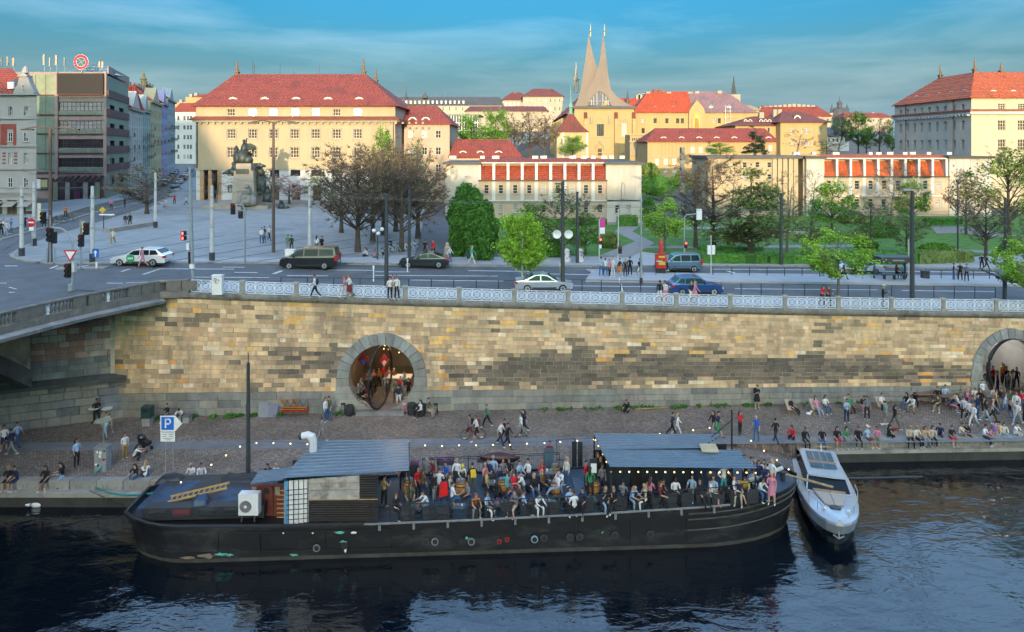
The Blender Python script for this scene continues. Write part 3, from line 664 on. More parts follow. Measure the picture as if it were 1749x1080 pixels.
for p in(60,30,-5,-40,-75):db.box((-48,p-20,4),(22,5,9),darkst)
db.build('bridge_deck',bridge,1)
sheet('bridge_road',[(-100,47.1),(-58,10),(-33.2,10),(-32.6,26),(-31.4,33),(-30.5,37),(-29.2,42),(-28,45.3),(-27,48),(-26.6,49.6),(-33,49.5)],asphalt,.02,label='bridge road surface',zf=lambda X,Y:max(zr(X),9.38))
def rail_profile(name,pts,prof,mt,step=None):
 for a,b in zip(pts,pts[1:]):
  d=(b-a);d.z=0;d.normalize();n=Vector((d.y,-d.x,0))
  if n.x<0 and abs(n.x)>abs(n.y):n=-n
  if abs(n.y)>=abs(n.x)and n.y>0:n=-n
  L_=(b-a).length;m_=max(1,round(L_/1.5))if L_<12 else 2
  for i in range(m_):
   p,q=a.lerp(b,i/m_)+d*.006,a.lerp(b,(i+1)/m_)-d*.006;mb=MB();K=len(prof)
   mb.add([p+n*o_+Vector((0,0,z_))for z_,o_ in prof]+[q+n*o_+Vector((0,0,z_))for z_,o_ in prof],[(k,(k+1)%K,K+(k+1)%K,K+k)for k in range(K)]+[tuple(reversed(range(K))),tuple(K+k for k in range(K))],mt)
   mb.build(name,bridge,1)
bs=mat('balustrade_stone',(.17,.155,.135),.9,.3,1.5,bump=.3,bscale=8,stain=((.36,.33,.28),1.0,.54,.6));bs2=mat('bridge_cornice',(.26,.26,.255),.9,.35,.6,bump=.4,bscale=5,stain=((.62,.62,.62),.35,.50,.8))
rail_profile('cornice_block',bp_[1:11],[(-.78,.1),(-.62,.62),(-.40,.72),(-.30,.2),(-.30,-.5),(-.78,-.5)],bs2)
rail_profile('coping_stone',bp_[:11],[(.86,.2),(.98,.22),(1.03,0),(.98,-.22),(.86,-.2)],bs)
rail_profile('plinth_course',bp_[:11],[(-.30,.2),(.16,.2),(.2,.12),(.2,-.12),(.16,-.2),(-.30,-.2)],bs)
bal=MB();bal.lathe([(.10,.2),(.06,.28),(.105,.42),(.095,.52),(.05,.70),(.085,.80),(.09,.86)],(0,0,0),bs,8);balw=bal.mesh('baluster')
balW=MB();balW.lathe([(.10,.2),(.06,.28),(.105,.42),(.095,.52),(.05,.70),(.085,.80),(.09,.86)],(0,0,0),white,8);balwh=balW.mesh('baluster')
ped=MB();ped.box((0,0,.53),(.9,.36,.66),bs);pedm=ped.mesh('pedestal')
run=0;tot=0.0;path=[]
for a,b in zip(bp_[:11],bp_[1:11]):
 L_=(b-a).length;k=0.0
 while k<L_:path.append((a.lerp(b,k/L_),math.atan2(b.y-a.y,b.x-a.x),tot+k));k+=.26
 tot+=L_
for i,(p,an,s)in enumerate(path):
 t=s%3.9
 if s<4.6:
  if i%4==0:inst('pedestal',pedm,bridge,p,(0,0,an),world=True,scale=(1.1,1,1))
 elif t<.9 or t>3.0:
  if(t<.26)or(3.0<t<3.26):inst('pedestal',pedm,bridge,p+Vector((math.cos(an),math.sin(an),0))*.3,(0,0,an),world=True)
 else:inst('baluster',balwh if i%17==8 else balw,bridge,p,world=True)
ar=MB();n=24
def rib(Y):t=(47.2-Y)/10.5;return 3.3+4.6*math.sin(min(1,max(0,t))*math.pi/2)
ys_=[47.2-24*i/n for i in range(n+1)]
for a,b in zip(ys_,ys_[1:]):
 for X0,X1 in((-33.2,-34.2),(-38,-39)):
  ar.add([(X0,a,rib(a)),(X0,b,rib(b)),(X0,b,rib(b)+1.2),(X0,a,rib(a)+1.2),(X1,a,rib(a)),(X1,b,rib(b)),(X1,b,rib(b)+1.2),(X1,a,rib(a)+1.2)],[(0,3,2,1),(0,1,5,4),(3,7,6,2)],darkst)
 ar.add([(-33.3,a,rib(a)+1.15),(-33.3,b,rib(b)+1.15),(-33.3,b,9.3),(-33.3,a,9.3)],[(0,3,2,1)],mat('spandrel_stone',(.30,.27,.20),.9,.4,.5,bump=.4,stain=((.10,.095,.085),.6,.5,.8)))
 ar.add([(-33.4,a,rib(a)+.3),(-33.4,b,rib(b)+.3),(-50,b,rib(b)+.3),(-50,a,rib(a)+.3)],[(0,1,2,3)],darkst)
ar.build('arch_rib',bridge,1)
sh=MB();sc_=A1+AD*8.6+AN*.05;
for r_,o_ in((1.0,.10),(.8,.16),(.62,.08)):
 sh.tube([sc_+AD*(r_*math.cos(t))+Vector((0,0,8.1+r_*math.sin(t)))+AN*o_ for t in[math.pi+math.pi*i/10 for i in range(11)]],.09,bs,5)
sh.build('shell_relief',bridge,1)
hb=MB();xs=[-600+20*i for i in range(26)]+[-90+5*i for i in range(19)]+[20*i for i in range(1,31)];rows=[(-105,0),(-112,.18),(-140,.62),(-175,.9),(-205,1.0),(-260,.95),(-400,.6)]  # unseen hill behind the camera, added to keep low sun off the foreground
def ridge(x):
 zs=(62 if x<-112 else 27 if x<-66 else lerp(27,14.5,(x+66)/7)if x<-59 else lerp(14.5,11.5,sm(-59,-5,x)))if x<0 else lerp(11.5,8.0,sm(5,70,x))  # crest height follows the shadow line wanted on each facade
 return zs+(130+205)*math.tan(SUN_EL)+noise.noise(Vector((x*.04,1,2)))*1.2
hb.add([(x,y,2+(ridge(x)-2)*k+(noise.noise(Vector((x*.05,y*.05,5)))*1.5 if 0<k<.99 else 0))for y,k in rows for x in xs],[(j*75+i,(j+1)*75+i,(j+1)*75+i+1,j*75+i+1)for j in range(len(rows)-1)for i in range(74)],mat('sun_blocking_hill_green',(.07,.08,.04),.95,.4,.1))
structure(hb.build('sun_blocking_hill',smooth=True),'wooded hill across the river')  # added unseen hill, shaped to block the low sun
# ================================================================ buildings
plast=lambda n,c,**k:mat(n,c,.9,.10,.35,bump=.08,bscale=6,stain=((c[0]*.72,c[1]*.70,c[2]*.68),.12,.55,.5),stretch=(1,1,.35),**k)
cream=plast('cream_plaster',(.42,.335,.215));ochre=plast('ochre_plaster',(.42,.30,.14));pinkish=plast('pinkish_plaster',(.44,.345,.26));pale=plast('pale_travertine',(.46,.44,.40))
greyp=plast('grey_plaster',(.34,.33,.32));whitep=plast('white_plaster',(.55,.55,.54));stonetrim=mat('trim_stone',(.36,.32,.25),.9,.15,2)
pinst=mat('pinnacle_stone',(.17,.13,.09),.9,.2,2);bandred=mat('cornice_red_tin',(.22,.07,.045),.7,.2,1);darktrim=mat('dark_gutter',(.05,.05,.05),.6,.2,1);wframe=mat('window_frame_white',(.62,.60,.55),.6,.05,3);bframe=mat('window_frame_brown',(.10,.06,.035),.6,.1,3)
slate=mat('grey_slate',(.085,.085,.09),.7,.2,.6,bump=.3,bscale=4)
WC={}
def wmesh(w_,h_,st):
 k=(round(w_,2),round(h_,2),st)
 if k in WC:return WC[k]
 nx_,nz_,fm,gm,arch=st;f=MB();t=.07 if min(w_,h_)>.9 else .05;w2,h2=w_/2,h_/2
 for x in(-w2+t/2,w2-t/2):f.box((x,0,0),(t,.08,h_),fm)
 for z in(-h2+t/2,h2-t/2):f.box((0,0,z),(w_-2*t,.08,t),fm)
 for i in range(1,nx_):f.box((-w2+w_*i/nx_,.003,0),(t*.9,.07,h_-2*t),fm)
 for i in range(1,nz_):f.box((0,.006,-h2+h_*i/nz_),(w_-2*t,.06,t*.8),fm)
 p=MB();p.quad((-w2+.02,.02,-h2+.02),(w2-.02,.02,-h2+.02),(w2-.02,.02,h2-.02),(-w2+.02,.02,h2-.02),gm)
 if arch:
  f.add([(-w2,0,h2)]+[(w2*math.cos(math.pi-math.pi*i/8),0,h2+w2*math.sin(math.pi*i/8))for i in range(9)],[tuple(reversed(range(10)))],gm)
 WC[k]=(f.mesh('window'),p.mesh('pane'))
 return WC[k]
def facade(mb,O,u,w_,h_,rects,mt,rev=.22,rm=None):
 O,u=Vector(O),Vector(u);n=Vector((u.y,-u.x,0));Z=Vector((0,0,1))
 us=sorted(set([0,w_]+[round(a,3)for r in rects for a in(r[0],r[2])]));zs=sorted(set([0,h_]+[round(a,3)for r in rects for a in(r[1],r[3])]))
 us=[a for a in us if 0<=a<=w_];zs=[a for a in zs if 0<=a<=h_]
 for i in range(len(us)-1):
  um=(us[i]+us[i+1])/2;run=None
  for j in range(len(zs)-1):
   zm=(zs[j]+zs[j+1])/2
   hole=any(r[0]<um<r[2]and r[1]<zm<r[3]for r in rects)
   if not hole and run is None:run=zs[j]
   if run is not None and(hole or j==len(zs)-2):
    top=zs[j]if hole else zs[j+1]
    a,b=O+u*us[i],O+u*us[i+1]
    mb.quad(a+Z*run,b+Z*run,b+Z*top,a+Z*top,mt);run=None
 for r in rects:
  a,b,c,d=O+u*r[0]+Z*r[1],O+u*r[2]+Z*r[1],O+u*r[2]+Z*r[3],O+u*r[0]+Z*r[3];k=-n*rev
  for p,q in((a,b),(b,c),(c,d),(d,a)):mb.quad(p,q,q+k,p+k,rm or mt)
def put_windows(root,O,u,rects,st,rev=.22,sill=None,name='window',alt=None):
 O,u=Vector(O),Vector(u);n=Vector((u.y,-u.x,0));rz=math.atan2(u.y,u.x)
 for i,r in enumerate(rects):
  s_=alt[i]if alt and alt.get(i)else st
  if s_[3]is glass and R.random()<.3:s_=(*s_[:3],glass_pale,s_[4])
  wm,pm_=wmesh(r[2]-r[0],r[3]-r[1],s_)
  c=O+u*((r[0]+r[2])/2)+Vector((0,0,(r[1]+r[3])/2))-n*(rev-.06)
  o=inst(name,wm,root,c,(0,0,rz),world=True);inst('pane',pm_,o,(0,0,0))
  if sill:
   sm_=MB();
   k=('sill',round(r[2]-r[0],2),sill.name)
   if k not in WC:WC[k]=MB().box((0,0,0),(r[2]-r[0]+.3,.3,.1),sill).mesh('sill')
   inst('sill',WC[k],o,(0,-.12,-(r[3]-r[1])/2-.05))
def hip(mb,x0,x1,y0,y1,z0,xa,xb,ya,yb,z1,mt,ov=.4,th=.12):
 A=[(x0-ov,y0-ov,z0),(x1+ov,y0-ov,z0),(x1+ov,y1+ov,z0),(x0-ov,y1+ov,z0)];B=[(xa,ya,z1),(xb,ya,z1),(xb,yb,z1),(xa,yb,z1)]
 mb.add(A+B+[(p[0],p[1],p[2]-th)for p in A],[(0,1,5,4),(1,2,6,5),(2,3,7,6),(3,0,4,7),(4,5,6,7),(8,9,1,0),(9,10,2,1),(10,11,3,2),(11,8,0,3),(11,10,9,8)],mt)
def eyebrow(root,c,w_,h_,mt,d_=2.0,rz=0):
 f=MB();pts=[(w_/2*math.cos(math.pi-math.pi*i/8),0,h_*math.sin(math.pi*i/8))for i in range(9)]
 f.add([(a*1.25,.02,b*1.2-.02)for a,_,b in pts]+[(a*.7,d_,b*.4+h_*.9)for a,_,b in pts],[(i,i+1,10+i,9+i)for i in range(8)],mt)
 f.add([(a*1.25,.0,b*1.2-.02)for a,_,b in pts],[tuple(reversed(range(9)))],wframe)
 o=inst('dormer',f.mesh('dormer'),root,c,(0,0,rz),world=True)
 g=MB();g.add([(a*.8,-.03,b*.8+.05)for a,_,b in pts],[tuple(reversed(range(9)))],glass_warm);inst('pane',g.mesh('pane'),o)
 return o
def finial(root,c,h_,mt,w_=.9):
 f=MB();f.box((0,0,h_*.12),(w_,w_,h_*.24),mt);f.box((0,0,h_*.26),(w_*1.35,w_*1.35,h_*.05),mt);f.lathe([(w_*.55,h_*.28),(w_*.42,h_*.5),(.08,h_)],(0,0,0),mt,6)
 return inst('pinnacle',f.mesh('pinnacle'),root,c,world=True)
class Fr:
 def __init__(s,d):s.d=d;s.s=d/F
 def X(s,x):return(x-CX)*s.s
 def Z(s,y):return HC-(y-YH)*s.s
 def rect(s,x0,y0,x1,y1,ox,oz):return(round(s.X(x0)-ox,3),round(s.Z(y1)-oz,3),round(s.X(x1)-ox,3),round(s.Z(y0)-oz,3))
 def rc(s,xc,yc,w_,h_,ox,oz):return s.rect(xc-w_/2,yc-h_/2,xc+w_/2,yc+h_/2,ox,oz)
def shell(mb,x0,x1,y0,y1,z0,z1,mt,front=False,left=True,right=True):
 if left:mb.quad((x0,y1,z0),(x0,y0,z0),(x0,y0,z1),(x0,y1,z1),mt)
 if right:mb.quad((x1,y0,z0),(x1,y1,z0),(x1,y1,z1),(x1,y0,z1),mt)
 if front:mb.quad((x0,y0,z0),(x1,y0,z0),(x1,y0,z1),(x0,y0,z1),mt)
 mb.quad((x1,y1,z0),(x0,y1,z0),(x0,y1,z1),(x1,y1,z1),mt);mb.quad((x0,y0,z1),(x1,y0,z1),(x1,y1,z1),(x0,y1,z1),mt)
lit_style=(3,3,wframe,glass_warm,False)
# ---- big cream ministry block with red hipped roof
fr=Fr(129.0);x0,x1=fr.X(335),fr.X(675);zb=fr.Z(345)-.1;zt_=fr.Z(181)
min_=thing('ministry_building','large cream office building with steep red hipped roof behind the bronze monument','building',((x0+x1)/2,129,zb))
rows=[[fr.rc(x,192,13,12,x0,zb)for x in(394.5,431.5,467,504,539.5,575,611)],[fr.rc(x,228.7,14,16,x0,zb)for x in(395,431.5,467,503,539,575,611)],[fr.rc(x,260.5,14,18,x0,zb)for x in(395,431.5,467,503,539,575,611)]]
gf=[fr.rc(x,y,w_,h_,x0,zb)for x,y,w_,h_ in((397,296,16,10),(397,323,16,13),(431,323,15,13),(469,296,16,14),(504.5,294,17,14),(540,294,17,14),(575,294,17,14),(612,294,17,14),(575,323,15,14),(612,323,15,14))]
doors=[fr.rect(462,316,477,344,x0,zb),fr.rect(498,315.5,513,344,x0,zb),fr.rect(534,316,549,344,x0,zb)]
log=[fr.rect(346,290.5,357,344,x0,zb),fr.rect(361,290.5,374,344,x0,zb)]
wl=MB();zg=fr.Z(289)-zb
up_=rows[0]+rows[1]+rows[2]
facade(wl,(x0,129,zb+zg),(1,0,0),x1-x0,zt_-zb-zg,[(a,b-zg,c,d-zg)for a,b,c,d in up_],cream,.25,stonetrim)
facade(wl,(x0,129,zb),(1,0,0),x1-x0,zg,gf+doors+log,whitep,.35,stonetrim)
shell(wl,x0,x1,129,158,zb,zt_,cream)
facade(wl,(x1+.01,129.02,zb),(0,1,0),28.9,zt_-zb,[],plast('shade_tinted_plaster',(.40,.36,.30)))  # side wall in a greyer plaster, its shade put into the colour
wl.build('wall',min_,1)
for r_ in rows[:1]:put_windows(min_,(x0,129,zb),(1,0,0),r_,(3,2,wframe,glass_warm,False),.25,stonetrim)
for r_ in rows[1:]:put_windows(min_,(x0,129,zb),(1,0,0),r_,lit_style,.25,stonetrim)
put_windows(min_,(x0,129,zb),(1,0,0),gf,(3,1,bframe,glass,False),.3)
put_windows(min_,(x0,129,zb),(1,0,0),doors,(2,4,mat('oak_door',(.30,.12,.035),.5,.2,3),glass_warm,False),.35,name='door')
for r_ in rows[1]+rows[2]:
 s_=MB();w2,h2=(r_[2]-r_[0])/2,(r_[3]-r_[1])/2
 for a in(-1,1):s_.box((a*(w2+.12),0,0),(.2,.12,h2*2+.44),stonetrim);s_.box((0,0,a*(h2+.12)),(w2*2+.04,.12,.2),stonetrim)
 k=('sur',round(w2,2),round(h2,2))
 if k not in WC:WC[k]=s_.mesh('window_surround')
 inst('window_surround',WC[k],min_,(x0+(r_[0]+r_[2])/2,128.94,zb+(r_[1]+r_[3])/2),world=True)
cb=MB();cb.b2((x0-.9,128.1,fr.Z(205.5)),(x1+.9,129.02,fr.Z(203.5)),bandred);cb.add([(x0-1,128.0,fr.Z(204)),(x1+1,128.0,fr.Z(204)),(x1+.2,129,fr.Z(199)),(x0-.2,129,fr.Z(199))],[(0,1,2,3)],bandred);cb.b2((x0-.5,128.5,fr.Z(209)),(x1+.5,129.01,fr.Z(205.6)),stonetrim);cb.b2((x1+.02,129,fr.Z(209)),(x1+.9,158,fr.Z(203.5)),bandred);cb.build('cornice',min_,1)
cb=MB();cb.b2((x0-.15,128.8,fr.Z(290.5)),(x1+.15,129.05,fr.Z(287.5)),stonetrim);cb.build('string_course',min_,1)
cb=MB()
for i in range(34):cb.box((x0+1+i*1.27,128.75,fr.Z(210.4)),(.4,.5,.35),stonetrim)
cb.split('bracket',min_)
rf=MB();hip(rf,x0,x1,129,158,zt_,-57.6,-30.6,142,145,35.0,rtile,.7);ro=rf.build('roof',min_,1)
for x in(395.5,450,504,558.5,612):
 yy=129+(35-zt_)*.0+2.1;eyebrow(min_,(fr.X(x)*1.01,130.9,fr.Z(175.5)+.02),1.9,1.0,rtile,2.6)
for x,y,h_ in((405,133,3.6),(621,131.5,3.9),(634,136,3.4)):finial(min_,((x-CX)*143/F,143.0 if x<630 else 148,34.6 if x<630 else 33.4),h_,pinst,.75)
an=MB()
for x,h_ in((430,3.2),(433,2.2),(477,2.1),(544,2.2),(500,.9)):an.tube([((x-CX)*143/F,143.5,34.9),((x-CX)*143/F,143.5,35+h_)],.06,black,4)
an.split('aerial',min_)
pp=MB()
for x in(337,672):pp.tube([(fr.X(x),128.85,fr.Z(208)),(fr.X(x),128.85,zb+zg)],.09,black,5)
for x in(345,359,375):pp.b2((fr.X(x)-.35,128.9,zb),(fr.X(x)+.35,129.6,zb+zg-.3),mat('loggia_pier',(.42,.26,.13),.8,.2))
pp.split('pier',min_)
for i in(1,2,3,4,6):
 r_=rows[0][i];wx=x0+(r_[0]+r_[2])/2;wz=zb+(r_[1]+r_[3])/2;p=Vector((wx,129.05,wz));hlf=((Vector((0,0,HC))-p).normalized()+SUNV).normalized()
 wd,hd=(r_[2]-r_[0])/2-.1,(r_[3]-r_[1])/2-.1
 q=hlf.to_track_quat('-Y','Z');g=MB();g.quad((-wd,0,-hd),(wd,0,-hd),(wd,0,hd),(-wd,0,hd),mat('glint_glass',(.10,.09,.07),.12,0,spec=.8));o=g.build('glint_pane',min_);o.location=p-OFF[min_.name];o.rotation_euler=q.to_euler()  # extra panes added, each turned to send a sun glint to the camera
 # ---- side wing
fr2=Fr(137.0);a0,a1=fr2.X(690),fr2.X(768);zbw=8.8
wing=thing('side_wing','cream wing with lower red hipped roof joined to the large cream building','building',((a0+a1)/2,137,zbw))
rr=[fr2.rc(x,y,9,13,a0,zbw)for y in(229.5,258,287)for x in(701,725,748.5)]
wl=MB();facade(wl,(a0,137,zbw),(1,0,0),a1-a0,fr2.Z(212)-zbw,rr,pinkish);shell(wl,a0,a1,137,157,zbw,fr2.Z(212),pinkish);wl.build('wall',wing,1)
put_windows(wing,(a0,137,zbw),(1,0,0),rr,(2,2,wframe,glass,False),sill=stonetrim)
rf=MB();hip(rf,a0,a1,137,157,fr2.Z(212),a0-6,fr2.X(738),145,149,28.6,rtile,.5);rf.build('roof',wing,1)
for x in(703,726):eyebrow(wing,(fr2.X(x),138.2,fr2.Z(207)),1.5,.75,rtile,2)
# ---- low red roof behind the annex
fr3=Fr(132.0);b0,b1=fr3.X(769),fr3.X(890)
low=thing('low_outbuilding','low building whose sloping red roof shows above the left end of the pale annex','building',((b0+b1)/2,132,8))
wl=MB();wl.b2((b0,132,8),(b1,146,fr3.Z(268.5)),pinkish);wl.build('wall',low,1)
rf=MB();hip(rf,b0,b1,132,146,fr3.Z(269),b0+.5,fr3.X(870),138,140,21.4,rtile,.4);rf.build('roof',low,1)
for x in(790,820,851.5):eyebrow(low,(fr3.X(x),133.2,fr3.Z(264)),1.4,.6,rtile,1.6)
# ---- the two pale annexes with red mansard strips
def annex(d,pxs,name,label,tile,panels,y_top,strip,py0,py1,w1,y1_,w2,y2_,ybase,mid,blank,extra2=(),course=343):
 fr=Fr(d);X0,X1=fr.X(pxs[0]),fr.X(pxs[1]);zb=fr.Z(ybase)-.6
 root=thing(name,label,'building',((X0+X1)/2,d,zb))
 m0,m1=fr.X(mid[0]),fr.X(mid[1]);wl=MB()
 r1=[fr.rc(x,y1_,8,15,m0,zb)for x in w1];r2=[fr.rc(x,y2_,8,14,m0,zb)for x in w2]
 ztop=fr.Z(py1+1)
 facade(wl,(m0,d,zb),(1,0,0),m1-m0,ztop-zb,r1+r2,pinkish,.2,stonetrim)
 shell(wl,m0,m1,d+.01,d+14,zb,ztop,pinkish)
 wl.build('wall',root,1)
 put_windows(root,(m0,d,zb),(1,0,0),r1+r2,(1,3,wframe,glass,False),sill=stonetrim,rev=.2)
 zt2=fr.Z(strip[1]);
 for x in panels:
  xa,xb=fr.X(x-9.6),fr.X(x+9.6);t=MB();t.add([(xa,d+.25,ztop+.15),(xb,d+.25,ztop+.15),(xb,d+1.6,fr.Z(py0)-.0),(xa,d+1.6,fr.Z(py0)-.0)],[(0,1,2,3)],tile);t.build('tile_panel',root,1)
 pr=MB()
 prs=[(a+b)/2 for a,b in zip(panels,panels[1:])]+[panels[0]-12.2,panels[-1]+12.2]
 for x in prs:
  xa,xb=fr.X(x)-.22,fr.X(x)+.22
  o=MB().add([(xa,d-.05,ztop),(xb,d-.05,ztop),(xb,d+1.9,ztop),(xa,d+1.9,ztop),(xa,d+.0,zt2),(xb,d+.0,zt2),(xb,d+1.9,zt2),(xa,d+1.9,zt2)],[(0,1,5,4),(1,2,6,5),(3,0,4,7),(4,5,6,7)],whitep).build('pier',root,1)
 t=MB();t.b2((m0,d-.1,zt2),(m1,d+2.2,fr.Z(strip[1]-2.2)),whitep);t.build('parapet',root,1)
 t=MB();t.b2((m0,d+1.9,ztop),(m1,d+2.2,zt2),pinkish);t.build('attic_wall',root,1)
 t=MB();t.add([(m0,d-.15,fr.Z(strip[1]-2)),(m1,d-.15,fr.Z(strip[1]-2)),(m1,d+2.2,fr.Z(strip[0])),(m0,d+2.2,fr.Z(strip[0])),(m0,d+14,fr.Z(strip[0])),(m1,d+14,fr.Z(strip[0]))],[(0,1,2,3),(3,2,5,4)],tile);t.build('roof',root,1)
 t=MB();t.b2((m0-.1,d-.45,ztop-.12),(m1+.1,d+.2,ztop+.12),darktrim);t.build('gutter',root,1)
 t=MB();t.b2((X0-.05,d-.3,fr.Z(course+.9)),(X1+.05,d+.0,fr.Z(course-.9)),whitep);t.build('string_course',root,1)
 t=MB()
 for a,b in zip(w1,w1[1:]):xm=fr.X((a+b)/2);t.b2((xm-.28,d-.08,fr.Z(course)),(xm+.28,d+.02,ztop-.1),whitep)
 t.split('pilaster',root)
 for k,(q0,q1,proud)in enumerate(blank):
  t=MB();c0,c1=fr.X(q0),fr.X(q1);rs=[fr.rc(x,y,8,14,c0,zb)for x,y in extra2 if q0<x<q1]
  facade(t,(c0,d-proud,zb),(1,0,0),c1-c0,fr.Z(y_top+4)-zb,rs,pale);shell(t,c0,c1,d-proud,d+14.2,zb,fr.Z(y_top+4),pale);t.build('blank_bay',root,1)
  put_windows(root,(c0,d-proud,zb),(1,0,0),rs,(1,3,wframe,glass,False),sill=stonetrim)
  t=MB();t.b2((c0-.4,d-proud-.5,fr.Z(y_top+4)),(c1+.4,d+14.5,fr.Z(y_top)),darktrim);t.build('flat_roof',root,1)
  n_=6;zA_,zB_=fr.Z(course-1),fr.Z(y_top+5)
  for i in range(n_):
   xa=c0+(c1-c0)*i/n_;xb=c0+(c1-c0)*(i+1)/n_
   for j in range(3):
    za=zA_+(zB_-zA_)*j/3;zb_=zA_+(zB_-zA_)*(j+1)/3
    MB().b2((xa+.02,d-proud-.05-R.uniform(0,.02),za+.02),(xb-.02,d-proud+.01,zb_-.02),R.choice([pale,plast('pale_travertine_warm',(.46,.41,.34)),plast('pale_travertine_grey',(.42,.41,.39))])).build('facing_slab',root,1)
 bx=MB()
 for i in range(int((X1-X0)/1.7)):
  if R.random()<.6:bx.box((X0+1+i*1.7+R.uniform(-.4,.4),d+6+R.uniform(-1.5,2),fr.Z(strip[0])+.25),(R.uniform(.7,1.3),.7,.5),whitep)
 bx.split('roof_box',root)
 return root,fr
an1,fra=annex(111.0,(761,1095),'pale_annex','pale three storey annex with nine red mansard panels behind the round green trees',rtile,(831.4,855.5,880,904,928.4,952.8,977,1001,1025),277,(272.5,279.5),283.5,307.5,(831,855.5,880,904,928,952.8,977,1001,1025),323.5,(855.5,880,904,928,953,977,1001,1025),356.5,377,(818,1036),((761,818,.3),(1036,1095,.3)),((1054,357),(1073,357)))
rel=MB();d_=110.55
for a,b,r_ in(((1064,322),(1064.5,314),.28),((1064,330),(1064,320),.36),((1063,340),(1064,329),.30),((1060,326),(1066,319),.12),((1068,328),(1064,318),.12)):
 rel.tube([px(a[0],a[1],d_),px(b[0],b[1],d_)],r_,pale,6)
rel.ico(px(1064,311.5,d_),.26,pale);rel.build('relief_figure',an1,1)
an2,frb=annex(130.0,(1376,1692),'long_pale_annex','long pale annex with bright orange mansard panels at the right of the park',otile,(1418,1441.5,1465,1488.5,1512,1535,1558.5,1581.5,1605),267,(265,272),276,301,(1416,1440,1464,1487.5,1510.5,1534,1557,1581,1604),316,(1440,1464,1487,1510,1534,1557,1581,1604),347,373,(1406,1620),((1376,1406,.3),(1620,1692,.2)),((1634,347),(1390,352)),course=335)
fr=Fr(131.0);x0,x1=fr.X(1210),fr.X(1376);zb=6.3
port=thing('columned_wing','cream flat roofed wing with tall square columns left of the orange mansard annex','building',((x0+x1)/2,131,zb))
rr=[fr.rc(x,y,7,9,x0,zb)for x,y in((1272.5,282),(1294,281.5),(1314.5,282),(1314.5,302),(1294,302),(1272,302))]
wl=MB();facade(wl,(x0,131,zb),(1,0,0),fr.X(1319)-x0,fr.Z(271)-zb,rr,cream);shell(wl,x0,x1,133,143,zb,fr.Z(271),cream,front=True);wl.build('wall',port,1)
put_windows(port,(x0,131,zb),(1,0,0),rr,(1,2,wframe,glass,False),sill=stonetrim)
for x in(1213,1220,1227,1322,1331,1340,1349.5,1358,1374):MB().b2((fr.X(x)-.42,130.6,zb),(fr.X(x)+.42,131.6,fr.Z(271)),cream).build('column',port,1)
MB().b2((x0-.5,130.3,fr.Z(271)),(x1+.2,143.4,fr.Z(266.5)),slate).build('flat_roof',port,1)
# ---- right-hand cream block
d_=150.0;fr=Fr(d_);x0=fr.X(1659);x1=x0+40;zb=6.5;ze=fr.Z(167);yb=180.0
rb_=thing('corner_building','cream corner building with orange hipped roof at the right edge, its left side in shade','building',((x0+x1)/2,d_,zb))
fx=[1711,1745,1779,1813,1847]
rw=[fr.rc(x,y,w_,h_,x0,zb)for y,w_,h_ in((182.5,12,11),(214,13,17),(247.5,13,19),(280,13,19))for x in fx]
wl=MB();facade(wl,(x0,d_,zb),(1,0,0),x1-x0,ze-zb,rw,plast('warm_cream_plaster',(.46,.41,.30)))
sw=[]
for(yy,hh_)in((182.5,11),(214,17),(247.5,18),(280,18)):
 for i in range(9):u=2.2+i*3.05;sw.append((u,fr.Z(yy+hh_/2)-zb,u+1.15,fr.Z(yy-hh_/2)-zb))
facade(wl,(x0,yb,zb),(0,-1,0),yb-d_,ze-zb,sw,plast('shade_cooled_plaster',(.46,.42,.36)),.45)  # left face plaster cooler than the front, shade mixed into the colour
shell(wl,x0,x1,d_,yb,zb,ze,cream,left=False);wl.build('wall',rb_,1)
put_windows(rb_,(x0,d_,zb),(1,0,0),rw,lit_style,sill=stonetrim);put_windows(rb_,(x0,yb,zb),(0,-1,0),sw,(1,2,wframe,glass_pale,False),.45,sill=stonetrim)
cb=MB();zc_=fr.Z(190.5)
cb.b2((x0-.9,d_-.9,zc_),(x1,d_,zc_+.45),bandred);cb.b2((x0-.9,d_,zc_),(x0,yb,zc_+.45),bandred);cb.b2((x0-.6,d_-.6,zc_-.55),(x1,d_-.01,zc_),whitep);cb.b2((x0-.6,d_,zc_-.55),(x0-.01,yb,zc_),whitep);cb.build('cornice',rb_,1)
cb=MB()
for i in range(24):cb.box((x0-.35,d_+.6+i*1.25,zc_-.75),(.7,.45,.4),whitep)
cb.split('bracket',rb_)
rf=MB();hip(rf,x0,x1,d_,yb,ze,x0+6.4,x1-6,d_+8.5,yb-8.5,37.2,otile,.6);rf.build('roof',rb_,1)
for x in(1706,1740):eyebrow(rb_,(fr.X(x),d_+1.6,fr.Z(161)),1.7,.9,otile,2.4)
for i in range(5):eyebrow(rb_,(x0+1.4,d_+4.5+i*4.6,ze+1.3),1.5,.8,otile,2.2,rz=-math.pi/2)
for X_,Y_,h_ in((x0+6.6,d_+8.6,3.6),(x0+6.6,yb-8.6,3.6),(x0+13,d_+9,2.6)):finial(rb_,(X_,Y_,36.9),h_,pinst,.75)
pp=MB()
for y_ in(d_+6.0,yb-5.2):pp.tube([(x0-.12,y_,zb),(x0-.12,y_,ze)],.1,darktrim,5)
pp.split('downpipe',rb_)
